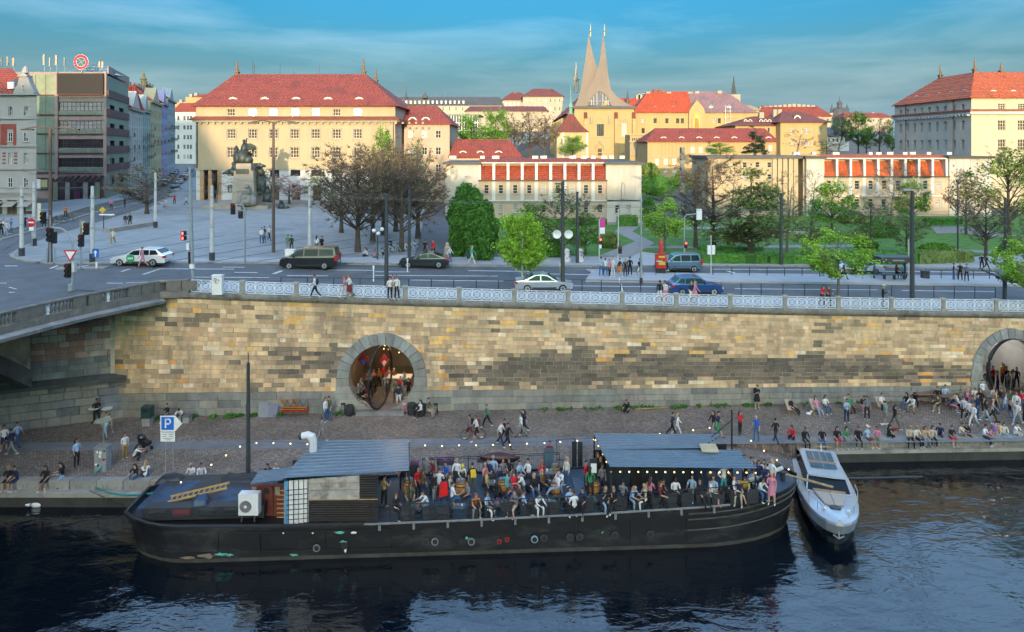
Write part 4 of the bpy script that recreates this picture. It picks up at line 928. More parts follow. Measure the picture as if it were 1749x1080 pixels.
# ---- ornate grey corner house at the left edge
d_=102.0;fr=Fr(d_);x1=fr.X(62);x0=x1-22;zb=9.3;zt_=fr.Z(162)
gh=thing('ornate_house','ornate pale grey corner house with curved gable and red panel at the left edge','building',((x0+x1)/2,d_,zb))
wins=[];ar_=[]
for x in(-24,-6,17.5,44):
 wins.append(fr.rc(x,190,6.5,15,x0,zb));ar_.append(fr.rc(x,234,8,16,x0,zb));wins.append(fr.rc(x,271,7,18,x0,zb));ar_.append(fr.rc(x,312,8,17,x0,zb))
shops=[fr.rect(x-9,342,x+8,371,x0,zb)for x in(-24,-4,21,48)]
wl=MB();facade(wl,(x0,d_,zb),(1,0,0),x1-x0,zt_-zb,wins+ar_+shops,greyp,.3);wl.add([(x1,d_,zb),(x1-13,d_+16,zb),(x1-13,d_+16,zt_),(x1,d_,zt_),(x0,d_+16,zb),(x0,d_+16,zt_)],[(0,1,2,3),(1,4,5,2)],greyp);wl.build('wall',gh,1)
put_windows(gh,(x0,d_,zb),(1,0,0),wins,(2,2,white,glass,False),.3,sill=stonetrim);put_windows(gh,(x0,d_,zb),(1,0,0),ar_,(2,2,white,glass,True),.12,sill=stonetrim)
put_windows(gh,(x0,d_,zb),(1,0,0),shops,(2,1,bframe,glass_warm,False),.35,name='shop_window')
for r_ in shops:
 t=MB();t.add([(x0+r_[0]-.1,d_-.02,zb+r_[3]-.2),(x0+r_[2]+.1,d_-.02,zb+r_[3]-.2),(x0+r_[2]+.1,d_-1.3,zb+r_[3]-.9),(x0+r_[0]-.1,d_-1.3,zb+r_[3]-.9)],[(0,1,2,3),(3,2,1,0)],mat('awning_cloth',(.55,.53,.48),.9,.1));t.build('awning',gh,1)
for y_,p_ in((162,.55),(203,.25),(250,.25),(289,.3),(330,.22),(335,.15)):
 MB().b2((x0-.1,d_-p_,fr.Z(y_+1)),(x1+p_,d_+.0,fr.Z(y_-1)),mat('house_moulding',(.30,.29,.27),.9,.15)).build('moulding',gh,1)
t=MB();t.b2((fr.X(1),d_-.06,fr.Z(248)),(fr.X(12.3),d_+.01,fr.Z(212)),mat('red_panel',(.25,.055,.04),.8,.2));t.b2((fr.X(23),d_-.06,fr.Z(248)),(fr.X(28),d_+.01,fr.Z(212)),MATS['red_panel']);t.b2((fr.X(12.3),d_-.06,fr.Z(221)),(fr.X(23),d_+.01,fr.Z(212)),MATS['red_panel']);t.build('red_panel',gh,1)
for y_ in(262,267,273,279):
 for x in(7,27):MB().b2((fr.X(x-2.5),d_-.05,fr.Z(y_+1.4)),(fr.X(x+2.5),d_+.01,fr.Z(y_-1.4)),MATS['red_panel']).build('red_panel',gh,1)
for j in range(22):
 MB().b2((x1-(1.5 if j%2 else 1.1),d_-.08,fr.Z(165)-(j+1)*.78+.05),(x1+.05,d_+.01,fr.Z(165)-j*.78),greyp).build('quoin',gh,1)
gb=MB();gp=[(24,163),(24,158),(27,150),(31,145),(33,136),(34,130),(41,124),(48,130),(50,136),(52,143),(57,152),(60,158),(60,163)]
gb.prism([(fr.X(x),d_-.15,fr.Z(y))for x,y in gp],(0,1.0,0),greyp);gb.b2((fr.X(33),d_-.4,fr.Z(131.5)),(fr.X(49),d_+.9,fr.Z(129.5)),greyp);gb.lathe([(.5,0),(.35,.6),(.1,1.0)],(fr.X(41),d_+.3,fr.Z(124.5)),greyp,8);gb.build('gable',gh,1)
put_windows(gh,(x0,d_-.2,zb),(1,0,0),[fr.rc(41,151,5,13,x0,zb)],(2,2,white,glass,False),.02)
rf=MB();rf.add([(x0,d_+.2,zt_),(x1-.5,d_+.2,zt_),(x1-8,d_+6,zt_+4.6),(x0,d_+6,zt_+4.6),(x1-13,d_+16,zt_),(x0,d_+16,zt_)],[(0,1,2,3),(1,4,2),(4,5,3,2)],rtile);rf.build('roof',gh,1)
dm=MB();dm.lathe([(1.0,0),(1.0,1.0),(.75,1.5),(.1,1.75)],(fr.X(9.5),d_+2.2,zt_+.8),slate,10);dm.b2((fr.X(9.5)-.45,d_+1.0,zt_+1.0),(fr.X(9.5)+.45,d_+1.6,zt_+2.0),white);dm.build('dormer',gh,1)
# ---- green and pink panelled office block
d_=134.0;fr=Fr(d_);x0,x1=fr.X(-40),fr.X(183);zb=9.3;zt_=fr.Z(123)
gr_m=mat('green_panel',(.16,.22,.165),.5,.2,.6);gr_l=mat('pale_green_panel',(.22,.26,.17),.55,.2,.6);pk=mat('pink_panel',(.29,.225,.205),.6,.2,.6);dpk=mat('dark_red_beam',(.085,.03,.032),.6,.2,.8)
ob=thing('office_block','green and pink panelled office block with a large dark screen under the roof','building',((x0+x1)/2,d_,zb))
bands=[fr.rect(100,y0,178.5,y1,x0,zb)for y0,y1 in((174,189.5),(206,220.5),(238,253),(270,285.5))]
wl=MB();facade(wl,(x0,d_,zb),(1,0,0),x1-x0,zt_-zb,bands,pk,.35,dpk);wl.build('wall',ob,1)
put_windows(ob,(x0,d_,zb),(1,0,0),bands,(11,2,dpk,glass_pale,False),.3,alt={2:(11,2,dpk,glass,False),3:(11,2,dpk,glass,False)})
for yb0,yb1 in((190.5,198),(221.5,229),(254,261),(286.5,293)):
 for i in range(5):MB().b2((fr.X(100+i*15.7)+.03,d_-.12,fr.Z(yb1)),(fr.X(100+(i+1)*15.7)-.03,d_+.01,fr.Z(yb0)),gr_m).build('green_panel',ob,1)
ys_=[128,161,165,195,199,228,231,261,264,294]
for j in range(5):
 for i in range(8):
  xa=-40+i*17;MB().b2((fr.X(xa)+.04,d_-.14,fr.Z(ys_[2*j+1])),(fr.X(min(96,xa+17))-.04,d_+.01,fr.Z(ys_[2*j])),gr_l if j==0 else gr_m).build('green_panel',ob,1)
for x in(97.5,180.5):MB().b2((fr.X(x)-.3,d_-.3,zb),(fr.X(x)+.3,d_-.01,fr.Z(123)),pk).build('mullion',ob,1)
for y_ in(163,197,229.5,262.5,296):MB().b2((x0,d_-.22,fr.Z(y_+.9)),(x1+.1,d_-.0,fr.Z(y_-.9)),dpk).build('beam',ob,1)
t=MB();t.b2((fr.X(102),d_-.9,fr.Z(162.5)),(fr.X(180),d_-.3,fr.Z(126)),mat('screen_casing',(.10,.05,.045),.6,.2));t.b2((fr.X(103.5),d_-.98,fr.Z(161)),(fr.X(179.5),d_-.9,fr.Z(127)),mat('led_screen',(.008,.006,.006),.5,.1,2));t.build('screen',ob,1)
SD=Vector((-.375,1,0)).normalized();x1v=Vector((x1,d_,zb));sl_=22*1.068
sw=[(u,fr.Z(y1)-zb,u+5.2,fr.Z(y0)-zb)for y0,y1 in((178,194),(210,226),(240,256),(271,287),(300,318))for u in(2.2,12.5)]
wl=MB();facade(wl,x1v,SD,sl_,zt_-zb-.6,sw,gr_m,.5,dpk)
wl.add([(x0,d_,zt_),(x1,d_,zt_),tuple(x1v+SD*sl_+Vector((0,0,zt_-zb-.6))),(x0-8,d_+22,zt_)],[(0,1,2,3)],darktrim);wl.build('side_wall',ob,1)
put_windows(ob,x1v,SD,sw,(3,2,dpk,glass,False),.45)
N_=Vector((SD.y,-SD.x,0))
for y_ in(166,199,231,262,294,126):
 a=x1v+N_*.01;z_=fr.Z(y_)-zb;b=a+SD*sl_;h_=1.5
 MB().add([a+Vector((0,0,z_))+N_*.25,b+Vector((0,0,z_))+N_*.25,b+Vector((0,0,z_+h_))+N_*.25,a+Vector((0,0,z_+h_))+N_*.25,a+Vector((0,0,z_)),b+Vector((0,0,z_)),b+Vector((0,0,z_+h_)),a+Vector((0,0,z_+h_))],[(0,1,2,3),(3,2,6,7),(4,5,1,0),(0,3,7,4),(1,5,6,2)],pk if y_==126 else dpk).build('beam',ob,1)
t=MB();cpm=mat('canopy_glass',(.05,.055,.055),.15,.2)
for i in range(8):
 xa,xb=fr.X(102+i*10.1),fr.X(102+(i+1)*10.1)
 o=MB().add([(xa+.06,d_-2.2,fr.Z(310)),(xb-.06,d_-2.2,fr.Z(310)),(xb-.25+(3.5-i)*.05,d_-.25,fr.Z(300)),(xa+.25+(3.5-i)*.05,d_-.25,fr.Z(300))],[(0,1,2,3),(3,2,1,0)],cpm if i%2 else dpk).build('canopy_pane',ob,1)
for i in range(9):t.b2((fr.X(102+i*10.1)-.08,d_-2.25,zb),(fr.X(102+i*10.1)+.08,d_-2.1,fr.Z(310)),dpk)
t.b2((fr.X(101),d_-2.2,fr.Z(310)),(fr.X(184),d_-2.0,fr.Z(308.5)),dpk);t.build('canopy_frame',ob,1)
for i in range(8):MB().b2((fr.X(102+i*10.1)+.1,d_-2.12,zb),(fr.X(102+(i+1)*10.1)-.1,d_-2.05,fr.Z(310.5)),glass_pale if i in(2,5)else(gr_l if i in(0,7)else glass)).build('shopfront_pane',ob,1)
MB().b2((fr.X(139),d_-2.3,zb+.1),(fr.X(149),d_-2.13,fr.Z(327)),mat('purple_poster',(.10,.02,.06),.6,.2)).build('door',ob,1)
MB().b2((fr.X(142),d_-2.36,zb+.3),(fr.X(147),d_-2.31,fr.Z(340)),white).build('notice',ob,1)
MB().b2((fr.X(62),d_-.25,fr.Z(324)),(fr.X(94),d_-.0,fr.Z(304)),glass).build('shop_window',ob,1)
MB().b2((fr.X(72),d_-.33,fr.Z(320)),(fr.X(83),d_-.26,fr.Z(307)),mat('yellow_poster',(.45,.42,.2),.7,.1)).build('poster',ob,1)
MB().b2((fr.X(63),d_-.31,fr.Z(323)),(fr.X(71),d_-.26,fr.Z(306)),white).build('poster',ob,1)
MB().b2((fr.X(60),d_-.12,zb),(fr.X(96.5),d_-.0,fr.Z(326)),pk).build('base_panel',ob,1)
t=MB();pa=[(fr.X(106),d_+2,zt_),(fr.X(168),d_+2,zt_),(fr.X(168),d_+9,zt_),(fr.X(106),d_+9,zt_)];tp=(fr.X(137),d_+5.5,fr.Z(103));t.add(pa+[tp],[(0,1,4),(1,2,4),(2,3,4),(3,0,4)],mat('blue_glass',(.07,.13,.15),.15,.2));po=t.build('glass_pyramid',ob,1)
t=MB()
for p in pa:t.tube([p,tp],.09,steel,4)
for k in(.33,.66):
 q=[Vector(p).lerp(Vector(tp),k)for p in pa];t.tube(q,.06,steel,4,closed=True)
t.build('pyramid_frame',ob,1)
rg=thing('ring_sign','round red and white ring sign standing on the office block roof','sign',px(138,120,d_-.5))
c_=px(138,106,d_-.5);redp=mat('sign_red',(.55,.015,.03),.5,.1)
for i in range(16):
 t=MB();a0,a1=2*math.pi*i/16+.05,2*math.pi*(i+1)/16-.05;pts=[]
 for a,r_ in((a0,.95),(a1,.95),(a1,1.42),(a0,1.42)):pts.append(c_+Vector((r_*math.cos(a),0,r_*math.sin(a))))
 t.prism(pts,(0,.2,0),redp);t.build('ring_segment',rg,1)
t=MB();t.tube([c_+Vector((1.42*math.cos(2*math.pi*k/24),.1,1.42*math.sin(2*math.pi*k/24)))for k in range(24)],.06,white,4,closed=True);t.tube([c_+Vector((.93*math.cos(2*math.pi*k/24),.1,.93*math.sin(2*math.pi*k/24)))for k in range(24)],.05,white,4,closed=True)
for a in(0.5,2.2,3.9,5.3):t.tube([c_+Vector((0,.1,0)),c_+Vector((.9*math.cos(a),.1,.9*math.sin(a)))],.05,mat('gilt',(.5,.38,.05),.4,.1),4)
t.tube([c_+Vector((0,.3,-1.4)),c_+Vector((0,.3,-2.3))],.1,steel,5);t.build('ring_frame',rg,1)
for i,(x,yt,w_)in enumerate(((4,98,.16),(14,97,.22),(24,99,.26),(76,93,.22),(86,99,.14),(97,94,.24),(111,98,.08),(171,105,.2),(176,105,.26))):
 a=thing('mobile_mast','%s phone antenna from the left on the office block roof edge'%ordn(i),'antenna',px(x,123,d_+1.5),group='antennas on the office block roof')
 t=MB();b=px(x,123,d_+1.5);h_=(123-yt)*(d_+1.5)/F;t.tube([b,b+Vector((0,0,h_))],.07,steel,5);t.build('pole',a,1)
 t=MB();t.box(b+Vector((0,-.15,h_*.68)),(w_*1.6,.2,h_*.6),plast('antenna_beige',(.42,.38,.30)));t.build('panel',a,1)
 # ---- the row of houses up the side street
def LX(x):t_=(CX-x)/F;return(81.2-137*t_)/(t_-.375)
P0=Vector((fr.X(183)*1.0,134.0,0));SDs=Vector((-.375,1,0))
hs=[(219.5,243,187,plast('offwhite_house',(.50,.48,.42)),rtile,'white house with small balconies next to the office block',0),(243,256,190,plast('greenish_house',(.36,.42,.38)),btile,'grey green house, second in the side street row',1),(256,275,176,plast('yellow_house',(.50,.42,.24)),otile,'pale yellow house with red attic in the side street row',0),(275,285,178,plast('lilac_house',(.36,.32,.48)),btile,'narrow lilac house in the side street row',0),(285,298,172,plast('sage_house',(.36,.40,.40)),btile,'grey house with stacked balconies at the far end of the row',1)]
for(xa,xb,ye,mt_,tl,lab,balc)in hs:
 La,Lb=LX(xa),LX(xb);A,B=P0+SDs*La,P0+SDs*Lb;A.z=B.z=9.3;W_=(B-A).length;u=(B-A).normalized();n=Vector((u.y,-u.x,0));ze=HC+(YH-ye)*(A.y+B.y)/2/F;H_=ze-9.3
 h=thing('town_house',lab,'house',(A+B)/2)
 nw=max(2,int(W_/3.4));rr=[]
 for j in range(5):
  for i in range(nw):uc=W_*(i+.5)/nw;rr.append((uc-.6,4.6+j*(H_-5.6)/5,uc+.6,4.6+j*(H_-5.6)/5+2.0))
 dr=[(W_*(i+.5)/nw-.9,0.1,W_*(i+.5)/nw+.9,3.2)for i in range(nw)]
 wl=MB();facade(wl,A,u,W_,H_,rr+dr,mt_,.3);back=-n*14
 q=[A,B,B+back,A+back];Z=Vector((0,0,H_));wl.quad(q[3],q[0],q[0]+Z,q[3]+Z,mt_);wl.quad(q[1],q[2],q[2]+Z,q[1]+Z,mt_);wl.build('wall',h,1)
 put_windows(h,A,u,rr,(2,2,wframe,glass,False),.28,sill=stonetrim);put_windows(h,A,u,dr,(2,1,bframe,glass,False),.3,name='shop_window')
 rh=5.2;rf=MB();c=[p+Z for p in q];r0,r1=(c[0]+c[3])/2+Vector((0,0,rh)),(c[1]+c[2])/2+Vector((0,0,rh));c[0]=c[0]+n*.6;c[1]=c[1]+n*.6
 rf.add([c[0],c[1],r1,r0,c[2],c[3]],[(0,1,2,3),(4,5,3,2),(1,4,2),(5,0,3)],tl);rf.build('roof',h,1)
 g=MB();m_=(A+B)/2+Z+n*.1;g.prism([m_-u*W_*.28,m_+u*W_*.28,m_+u*W_*.1+Vector((0,0,3.0)),m_+Vector((0,0,4.4)),m_-u*W_*.1+Vector((0,0,3.0))],-n*3,mt_);g.build('gable',h,1)
 t=MB()
 for k in range(3):p=r0.lerp(r1,(k+.6)/3.3)-Vector((0,0,.5));t.box(p,(.9,.9,2.4),stonetrim)
 t.split('chimney',h)
 t=MB();p,q_=A+Vector((0,0,H_-.5))+n*.01,B+Vector((0,0,H_-.5))+n*.01;t.add([p,q_,q_+n*.6,p+n*.6,p+Vector((0,0,.45)),q_+Vector((0,0,.45)),q_+n*.6+Vector((0,0,.45)),p+n*.6+Vector((0,0,.45))],[(0,1,2,3),(7,6,5,4),(3,2,6,7),(0,3,7,4),(1,5,6,2)],stonetrim);t.build('cornice',h,1)
 for j in range(1,4):
  for i in range(0,nw,2 if not balc else 1):
   if balc or j==2 or i==0:
    p=A+u*W_*(i+.5)/nw+n*.5+Vector((0,0,4.4+j*(H_-5.6)/5));t=MB();t.box(p,(2.0,1.0,.15),stonetrim,rz=math.atan2(u.y,u.x));t.box(p+n*.45+Vector((0,0,.5)),(2.0,.06,.9),darktrim,rz=math.atan2(u.y,u.x));t.build('balcony',h,1)
 if xa==243:
  t=MB();t.lathe([(2.2,0),(1.5,2.2),(.1,7.0)],A+Z-n*2+u*1.0,tilemat('crimson_roof_tiles',(.28,.03,.035)),8);t.build('turret',h,1)
 if xa==275:
  t=MB();t.lathe([(.9,0),(.9,3.0),(1.1,3.1),(.5,4.4),(.06,6.0)],r1,ochre,8);t.build('turret',h,1)
d2=400.0;fr=Fr(d2);x0,x1=fr.X(296.5),fr.X(334);zb=9.0
fh=thing('end_house','white house with red roof closing the far end of the side street','house',((x0+x1)/2,d2,zb))
rr=[fr.rc(x,y,3.4,7.5,x0,zb)for y in(202,218,234.5,251,268)for x in(304.5,315,321,326)]
wl=MB();facade(wl,(x0,d2,zb),(1,0,0),x1-x0,fr.Z(191)-zb,rr,whitep);shell(wl,x0,x1,d2,d2+14,zb,fr.Z(191),whitep);wl.build('wall',fh,1);put_windows(fh,(x0,d2,zb),(1,0,0),rr,(2,2,wframe,glass,False),.2)
rf=MB();hip(rf,x0,x1,d2,d2+14,fr.Z(191),x0+1,x1-3,d2+6,d2+8,fr.Z(175),rtile,.6);rf.build('roof',fh,1)
d2=460.0;fr=Fr(d2);x0,x1=fr.X(296),fr.X(350)
fh=thing('far_attic_house','far yellowish house with chimneys rising behind the white end house','house',((x0+x1)/2,d2,9))
wl=MB();wl.b2((x0,d2,9),(fr.X(318),d2+12,fr.Z(175)),ochre);wl.b2((fr.X(318),d2-1,9),(x1,d2+12,fr.Z(166)),ochre);wl.build('wall',fh,1)
t=MB()
for x,y in((322,160),(331,158),(305,170)):t.b2((fr.X(x)-1,d2+3,fr.Z(176)),(fr.X(x)+1,d2+5,fr.Z(y)),stonetrim)
t.build('chimney',fh,1);rf=MB();hip(rf,fr.X(330),x1+6,d2-1,d2+12,fr.Z(166),fr.X(338),x1,d2+5,d2+6,fr.Z(160),rtile,.4);rf.build('roof',fh,1)
# ================================================================ church, monastery and the houses on the hill
conc=mat('church_concrete',(.235,.19,.155),.9,.12,.15,bump=.1,bscale=3,stretch=(1,1,.3));gold=mat('gilding',(.36,.21,.04),.3,.1,2,metal=.8);copper=mat('green_copper',(.16,.34,.27),.6,.2,2)
D=240.0;fr=Fr(D);x0,x1=fr.X(981),fr.X(1083);zb=14.5;zt_=fr.Z(186)
ch=thing('church','ochre gothic church with two curved concrete spires crossing over its front','church',((x0+x1)/2,D,zb))
gw=[fr.rect(1019.5,212,1031.5,233,x0,zb),fr.rect(1062,210,1071,233,x0,zb)];dr=[fr.rect(1021,254,1028,266,x0,zb)]
wl=MB();facade(wl,(x0,D,zb),(1,0,0),x1-x0,zt_-zb,gw+dr,ochre,.6,stonetrim);shell(wl,x0,x1,D,D+8,zb,zt_,ochre);wl.build('wall',ch,1)
put_windows(ch,(x0,D,zb),(1,0,0),gw,(4,1,stonetrim,glass,True),.5,sill=stonetrim,name='gothic_window');put_windows(ch,(x0,D,zb),(1,0,0),dr,(1,1,bframe,mat('dark_wood',(.06,.035,.02),.6,.2),False),.5,name='door')
for r_ in gw:
 t=MB();xm,hw_,zt2=x0+(r_[0]+r_[2])/2,(r_[2]-r_[0])/2,zb+r_[3]
 out=[(xm-hw_-.3,zt2-1)]+[(xm-hw_*math.cos(k*math.pi/12)-.3*(1-k/6),zt2+hw_*1.5*math.sin(k*math.pi/12)+.25)for k in range(7)]+[(xm+hw_*math.cos(k*math.pi/12)+.3*(1-k/6),zt2+hw_*1.5*math.sin(k*math.pi/12)+.25)for k in range(5,-1,-1)]+[(xm+hw_+.3,zt2-1)]
 t.tube([(a,D-.1,b)for a,b in out],.22,stonetrim,4);t.build('window_arch',ch,1)
t=MB();t.tube([px(1017,256,D-.2),px(1017.5,250,D-.2),px(1024.5,244,D-.2),px(1031.5,250,D-.2),px(1032,256,D-.2)],.3,stonetrim,5);t.ico(px(1024.5,242,D-.2),.45,stonetrim);t.build('portal',ch,1)
for x in(1000,1052,1082):
 t=MB();t.b2((fr.X(x)-.55,D-1.2,zb),(fr.X(x)+.55,D+.0,fr.Z(203)),ochre);t.add([(fr.X(x)-.6,D-1.3,fr.Z(203)),(fr.X(x)+.6,D-1.3,fr.Z(203)),(fr.X(x)+.6,D,fr.Z(192)),(fr.X(x)-.6,D,fr.Z(192))],[(0,1,2,3)],btile);t.b2((fr.X(x)-.6,D-1.3,fr.Z(212)),(fr.X(x)+.6,D-1.19,fr.Z(209)),stonetrim);t.build('buttress',ch,1)
for x in(1010,1041):
 t=MB();t.lathe([(.35,0),(.4,1.6),(.3,2.6)],px(x,211,D-.3),stonetrim,6);t.ico(px(x,199,D-.3),.35,stonetrim);t.build('statue',ch,1)
for y_ in(234,261):MB().b2((x0-.1,D-.25,fr.Z(y_+.6)),(x1+.1,D+.0,fr.Z(y_-.6)),stonetrim).build('string_course',ch,1)
t=MB();t.b2((x0-.6,D-.8,zt_),(x1+.6,D+8.2,fr.Z(181.5)),slate);t.build('roof_base',ch,1)
def spire(yl,yr,y0_,tip,name,back):
 lv=sorted(set([p[1]for p in yl]+[p[1]for p in yr]))
 def at(pl,y):
  for(xa,ya),(xb,yb_)in zip(pl,pl[1:]):
   if ya<=y<=yb_:return xa+(xb-xa)*(y-ya)/(yb_-ya)
  return pl[-1][0]if y>pl[-1][1]else pl[0][0]
 vs=[];lv=[];y=yl[0][1]
 while y<182:lv.append(y);y+=6
 lv.append(182)
 for y in lv:
  a,b=at(yl,y),at(yr,y);k=(y-yl[0][1])/(182-yl[0][1]);yy=y0_+3.0*(1-k);wd=(b-a)*fr.s
  vs+=[(fr.X(a),yy+wd*.05,fr.Z(y)),(fr.X((a+b)/2),yy-wd*.06,fr.Z(y)),(fr.X(b),yy+wd*.05,fr.Z(y)),(fr.X((a+b)/2),yy+min(wd*.6,back),fr.Z(y))]
 mb=MB();mb.add(vs,[(4*i+k,4*i+(k+1)%4,4*i+4+(k+1)%4,4*i+4+k)for i in range(len(lv)-1)for k in range(4)],conc);o=mb.build(name,ch,1)
 g=MB();g.lathe([(.2,-1.5),(.15,0.5),(.04,2.4),(.02,3.0)],px(tip[0],tip[1]+8,y0_+3),gold,6);g.ico(px(tip[0],tip[1]+7.5,y0_+3),.34,gold);g.build('gilt_finial',ch,1)
Lo=[(1008.3,55),(1004,85),(999.6,114),(996,136),(993,154),(988,170),(982,182)];Li=[(1008.7,55),(1012,75),(1017,95),(1022,112),(1029,135),(1040,156),(1056,172),(1078,182)]
Ro=[(1032.6,55),(1036,85),(1038.6,114),(1041,135),(1044,151),(1052,162),(1063,172),(1083,182)];Ri=[(1032.2,55),(1029.5,75),(1027,95),(1023,115),(1012,140),(1001,162),(992,174),(982,182)]
spire(Lo,Li,D+2.2,(1008.5,47),'spire',7);spire(Ri,Ro,D+.2,(1032.4,46),'spire',7)
t=MB();go=[(1004.5,180.5),(1007,174),(1011,167),(1017,160),(1024.5,155),(1032,160),(1038,167),(1042,174),(1044.5,180.5)]
t.prism([px(x,y,D-.9+(181-y)*.05)for x,y in go],(0,.5,0),glass);t.build('gable_window',ch,1)
t=MB();t.tube([px(x,y,D-1.0+(181-y)*.05)for x,y in go],.28,conc,5)
for x,y in((1010,169),(1014,163.5),(1019.5,158.5),(1029.5,158.5),(1035,163.5),(1039,169)):t.tube([px(x,180.5,D-1.0),px(x,y,D-1.0+(181-y)*.05)],.11,whitep,4)
t.tube([px(1006,173,D-.75),px(1043,173,D-.75)],.09,whitep,4);t.b2((fr.X(1031),D-1.2,fr.Z(180.5)),(fr.X(1036.5),D-.9,fr.Z(174)),ochre);t.build('window_bars',ch,1)
nv=MB();nx0,nx1=fr.X(981)+.5,fr.X(1083)-1;NB=330.0
nv.b2((nx0-2.2,D+8,zb),(nx1,NB,fr.Z(193)),ochre);nv.build('nave',ch,1)
for i in range(8):
 y_=D+12+i*10;t=MB();t.b2((nx0-4.4,y_,zb),(nx0-2.2,y_+1.2,fr.Z(200)),ochre);t.add([(nx0-4.5,y_-.1,fr.Z(200)),(nx0-4.5,y_+1.3,fr.Z(200)),(nx0-2.2,y_+1.3,fr.Z(192)),(nx0-2.2,y_-.1,fr.Z(192))],[(0,3,2,1)],btile);t.build('buttress',ch,1)
rf=MB();zr0=fr.Z(193);rf.add([(nx0-3.2,D+8,zr0),(nx0-3.2,NB,zr0),((nx0+nx1)/2,NB,zr0+12),((nx0+nx1)/2,D+8,zr0+12),(nx1+.5,D+8,zr0),(nx1+.5,NB,zr0)],[(0,3,2,1),(3,4,5,2),(0,4,3),(1,2,5)],rtile);rf.build('nave_roof',ch,1)
t=MB();p=Vector(((984-CX)*300/F,300,HC+(YH-158)*300/F));t.lathe([(1.1,0),(1.1,5.2),(1.5,5.4),(1.5,6.2),(.9,6.4),(.55,9),(.1,13.5)],p,stonetrim,8);t.build('roof_turret',ch,1)
d2=214.0;f2=Fr(d2);c=Vector((f2.X(977),d2+5,0));zb2=15.3
tw=thing('chapel_tower','square yellow chapel with brown pyramid roof and green copper lantern beside the church','chapel',(c.x,d2+5,zb2))
wl=MB();xa,xb=f2.X(951),f2.X(1005);rr=[f2.rc(x,241,2,8,xa,zb2)for x in(956,960)];facade(wl,(xa,d2,zb2),(1,0,0),xb-xa,f2.Z(226)-zb2,rr,plast('light_ochre_plaster',(.48,.38,.20)));shell(wl,xa,xb,d2,d2+9.5,zb2,f2.Z(226),MATS['light_ochre_plaster']);wl.build('wall',tw,1);put_windows(tw,(xa,d2,zb2),(1,0,0),rr,(1,2,bframe,glass,False))
for x in(962,1003):MB().b2((f2.X(x)-.3,d2-.12,zb2),(f2.X(x)+.3,d2+.0,f2.Z(226)),whitep).build('pilaster',tw,1)
rf=MB();zz=f2.Z(226);lv=[(1.10,zz),(.74,zz+1.6),(.45,zz+3.6),(.16,zz+5.9)];hw_=(xb-xa)/2;hd_=4.75
vs=[(c.x+sx*hw_*k,d2+hd_+sy*hd_*k,z)for k,z in lv for sx,sy in((-1,-1),(1,-1),(1,1),(-1,1))]
rf.add(vs,[(4*i+k,4*i+(k+1)%4,4*i+4+(k+1)%4,4*i+4+k)for i in range(3)for k in range(4)]+[(12,13,14,15)],btile);rf.build('roof',tw,1)
t=MB();zl=zz+5.7;t.lathe([(.85,0),(.95,.5),(.55,.6),(.55,2.3),(.9,2.4),(.75,3.0),(.3,3.8),(.18,5.4),(.08,8.6),(.03,10)],(c.x,d2+hd_,zl),copper,8);t.build('lantern',tw,1)
# ---- monastery
d2=250.0;f2=Fr(d2);x0,x1=f2.X(1083),f2.X(1291);zb=15.0;ze=f2.Z(193)
mo=thing('monastery','long ochre monastery with red and mauve roof and a gilded pointed gable','building',((x0+x1)/2,d2,zb))
rr=[f2.rc(x,y,5.4,8.5,x0,zb)for y in(206.6,223.5,240)for x in(1098.5,1119,1139,1157.5,1165.5,1221,1228.5,1248,1275)]
wl=MB();facade(wl,(x0,d2,zb),(1,0,0),x1-x0,ze-zb,rr,ochre,.35,stonetrim);shell(wl,x0,x1,d2,d2+16,zb,ze,ochre);wl.build('wall',mo,1);put_windows(mo,(x0,d2,zb),(1,0,0),rr,(2,2,bframe,glass,False),.3)
mauve=tilemat('mauve_roof_tiles',(.26,.15,.16));xm=f2.X(1184)
vrf=tilemat('vermilion_roof_tiles',(.46,.07,.025))
rf=MB();zR=f2.Z(160.5)+1.5;A=[(x0-.5,d2-.6,ze),(xm,d2-.6,ze),(xm,d2+8,zR),(f2.X(1109)+1,d2+8,zR),(x0-.5,d2+16.5,ze),(xm,d2+16.5,ze)];rf.add(A,[(0,1,2,3),(0,3,4),(4,3,2,5)],vrf);rf.build('roof',mo,1)
rf=MB();A=[(xm,d2-.6,ze),(x1+.6,d2-.6,ze),(f2.X(1247)+1,d2+8,zR),(xm,d2+8,zR),(x1+.6,d2+16.5,ze),(xm,d2+16.5,ze)];rf.add(A,[(0,1,2,3),(1,4,2),(4,5,3,2)],mauve);rf.build('roof',mo,1)
t=MB();gpx=[(1177,240),(1177,191),(1180,185),(1190.5,171),(1202,185),(1204,191),(1204,240)];t.prism([px(x,y,d2-1.2)for x,y in gpx],(0,3.2,0),ochre);t.build('gable',mo,1)
t=MB();gpx=[(1182.5,228),(1182.5,202),(1185,195),(1190,189.5),(1195,195),(1197.5,202),(1197.5,228)];t.prism([px(x,y,d2-1.4)for x,y in gpx],(0,.18,0),mat('gold_mosaic',(.52,.36,.05),.6,.3,3));t.build('gilded_panel',mo,1)
t=MB();t.lathe([(.9,0),(.75,2.5),(.5,4.2)],px(1190,223,d2-1.5),mat('ochre_figure',(.36,.20,.07),.8,.3,2),7,sy=.3);t.ico(px(1190,201,d2-1.5),.5,whitep);t.build('painted_figure',mo,1)
t=MB();t.tube([px(x,y,d2-1.3)for x,y in gpx],.25,stonetrim,5);t.build('arch_trim',mo,1)
t=MB()
for x,y in((1098,163),(1106,160),(1119,156),(1127,156),(1142,160),(1178,160),(1190,159),(1228,158)):t.b2((px(x,0,d2+8).x-.8,d2+7.2,zR-1),(px(x,0,d2+8).x+.8,d2+8.8,HC+(YH-y)*(d2+8)/F+.6),stonetrim if x not in(1119,1127)else bandred)
t.split('chimney',mo)
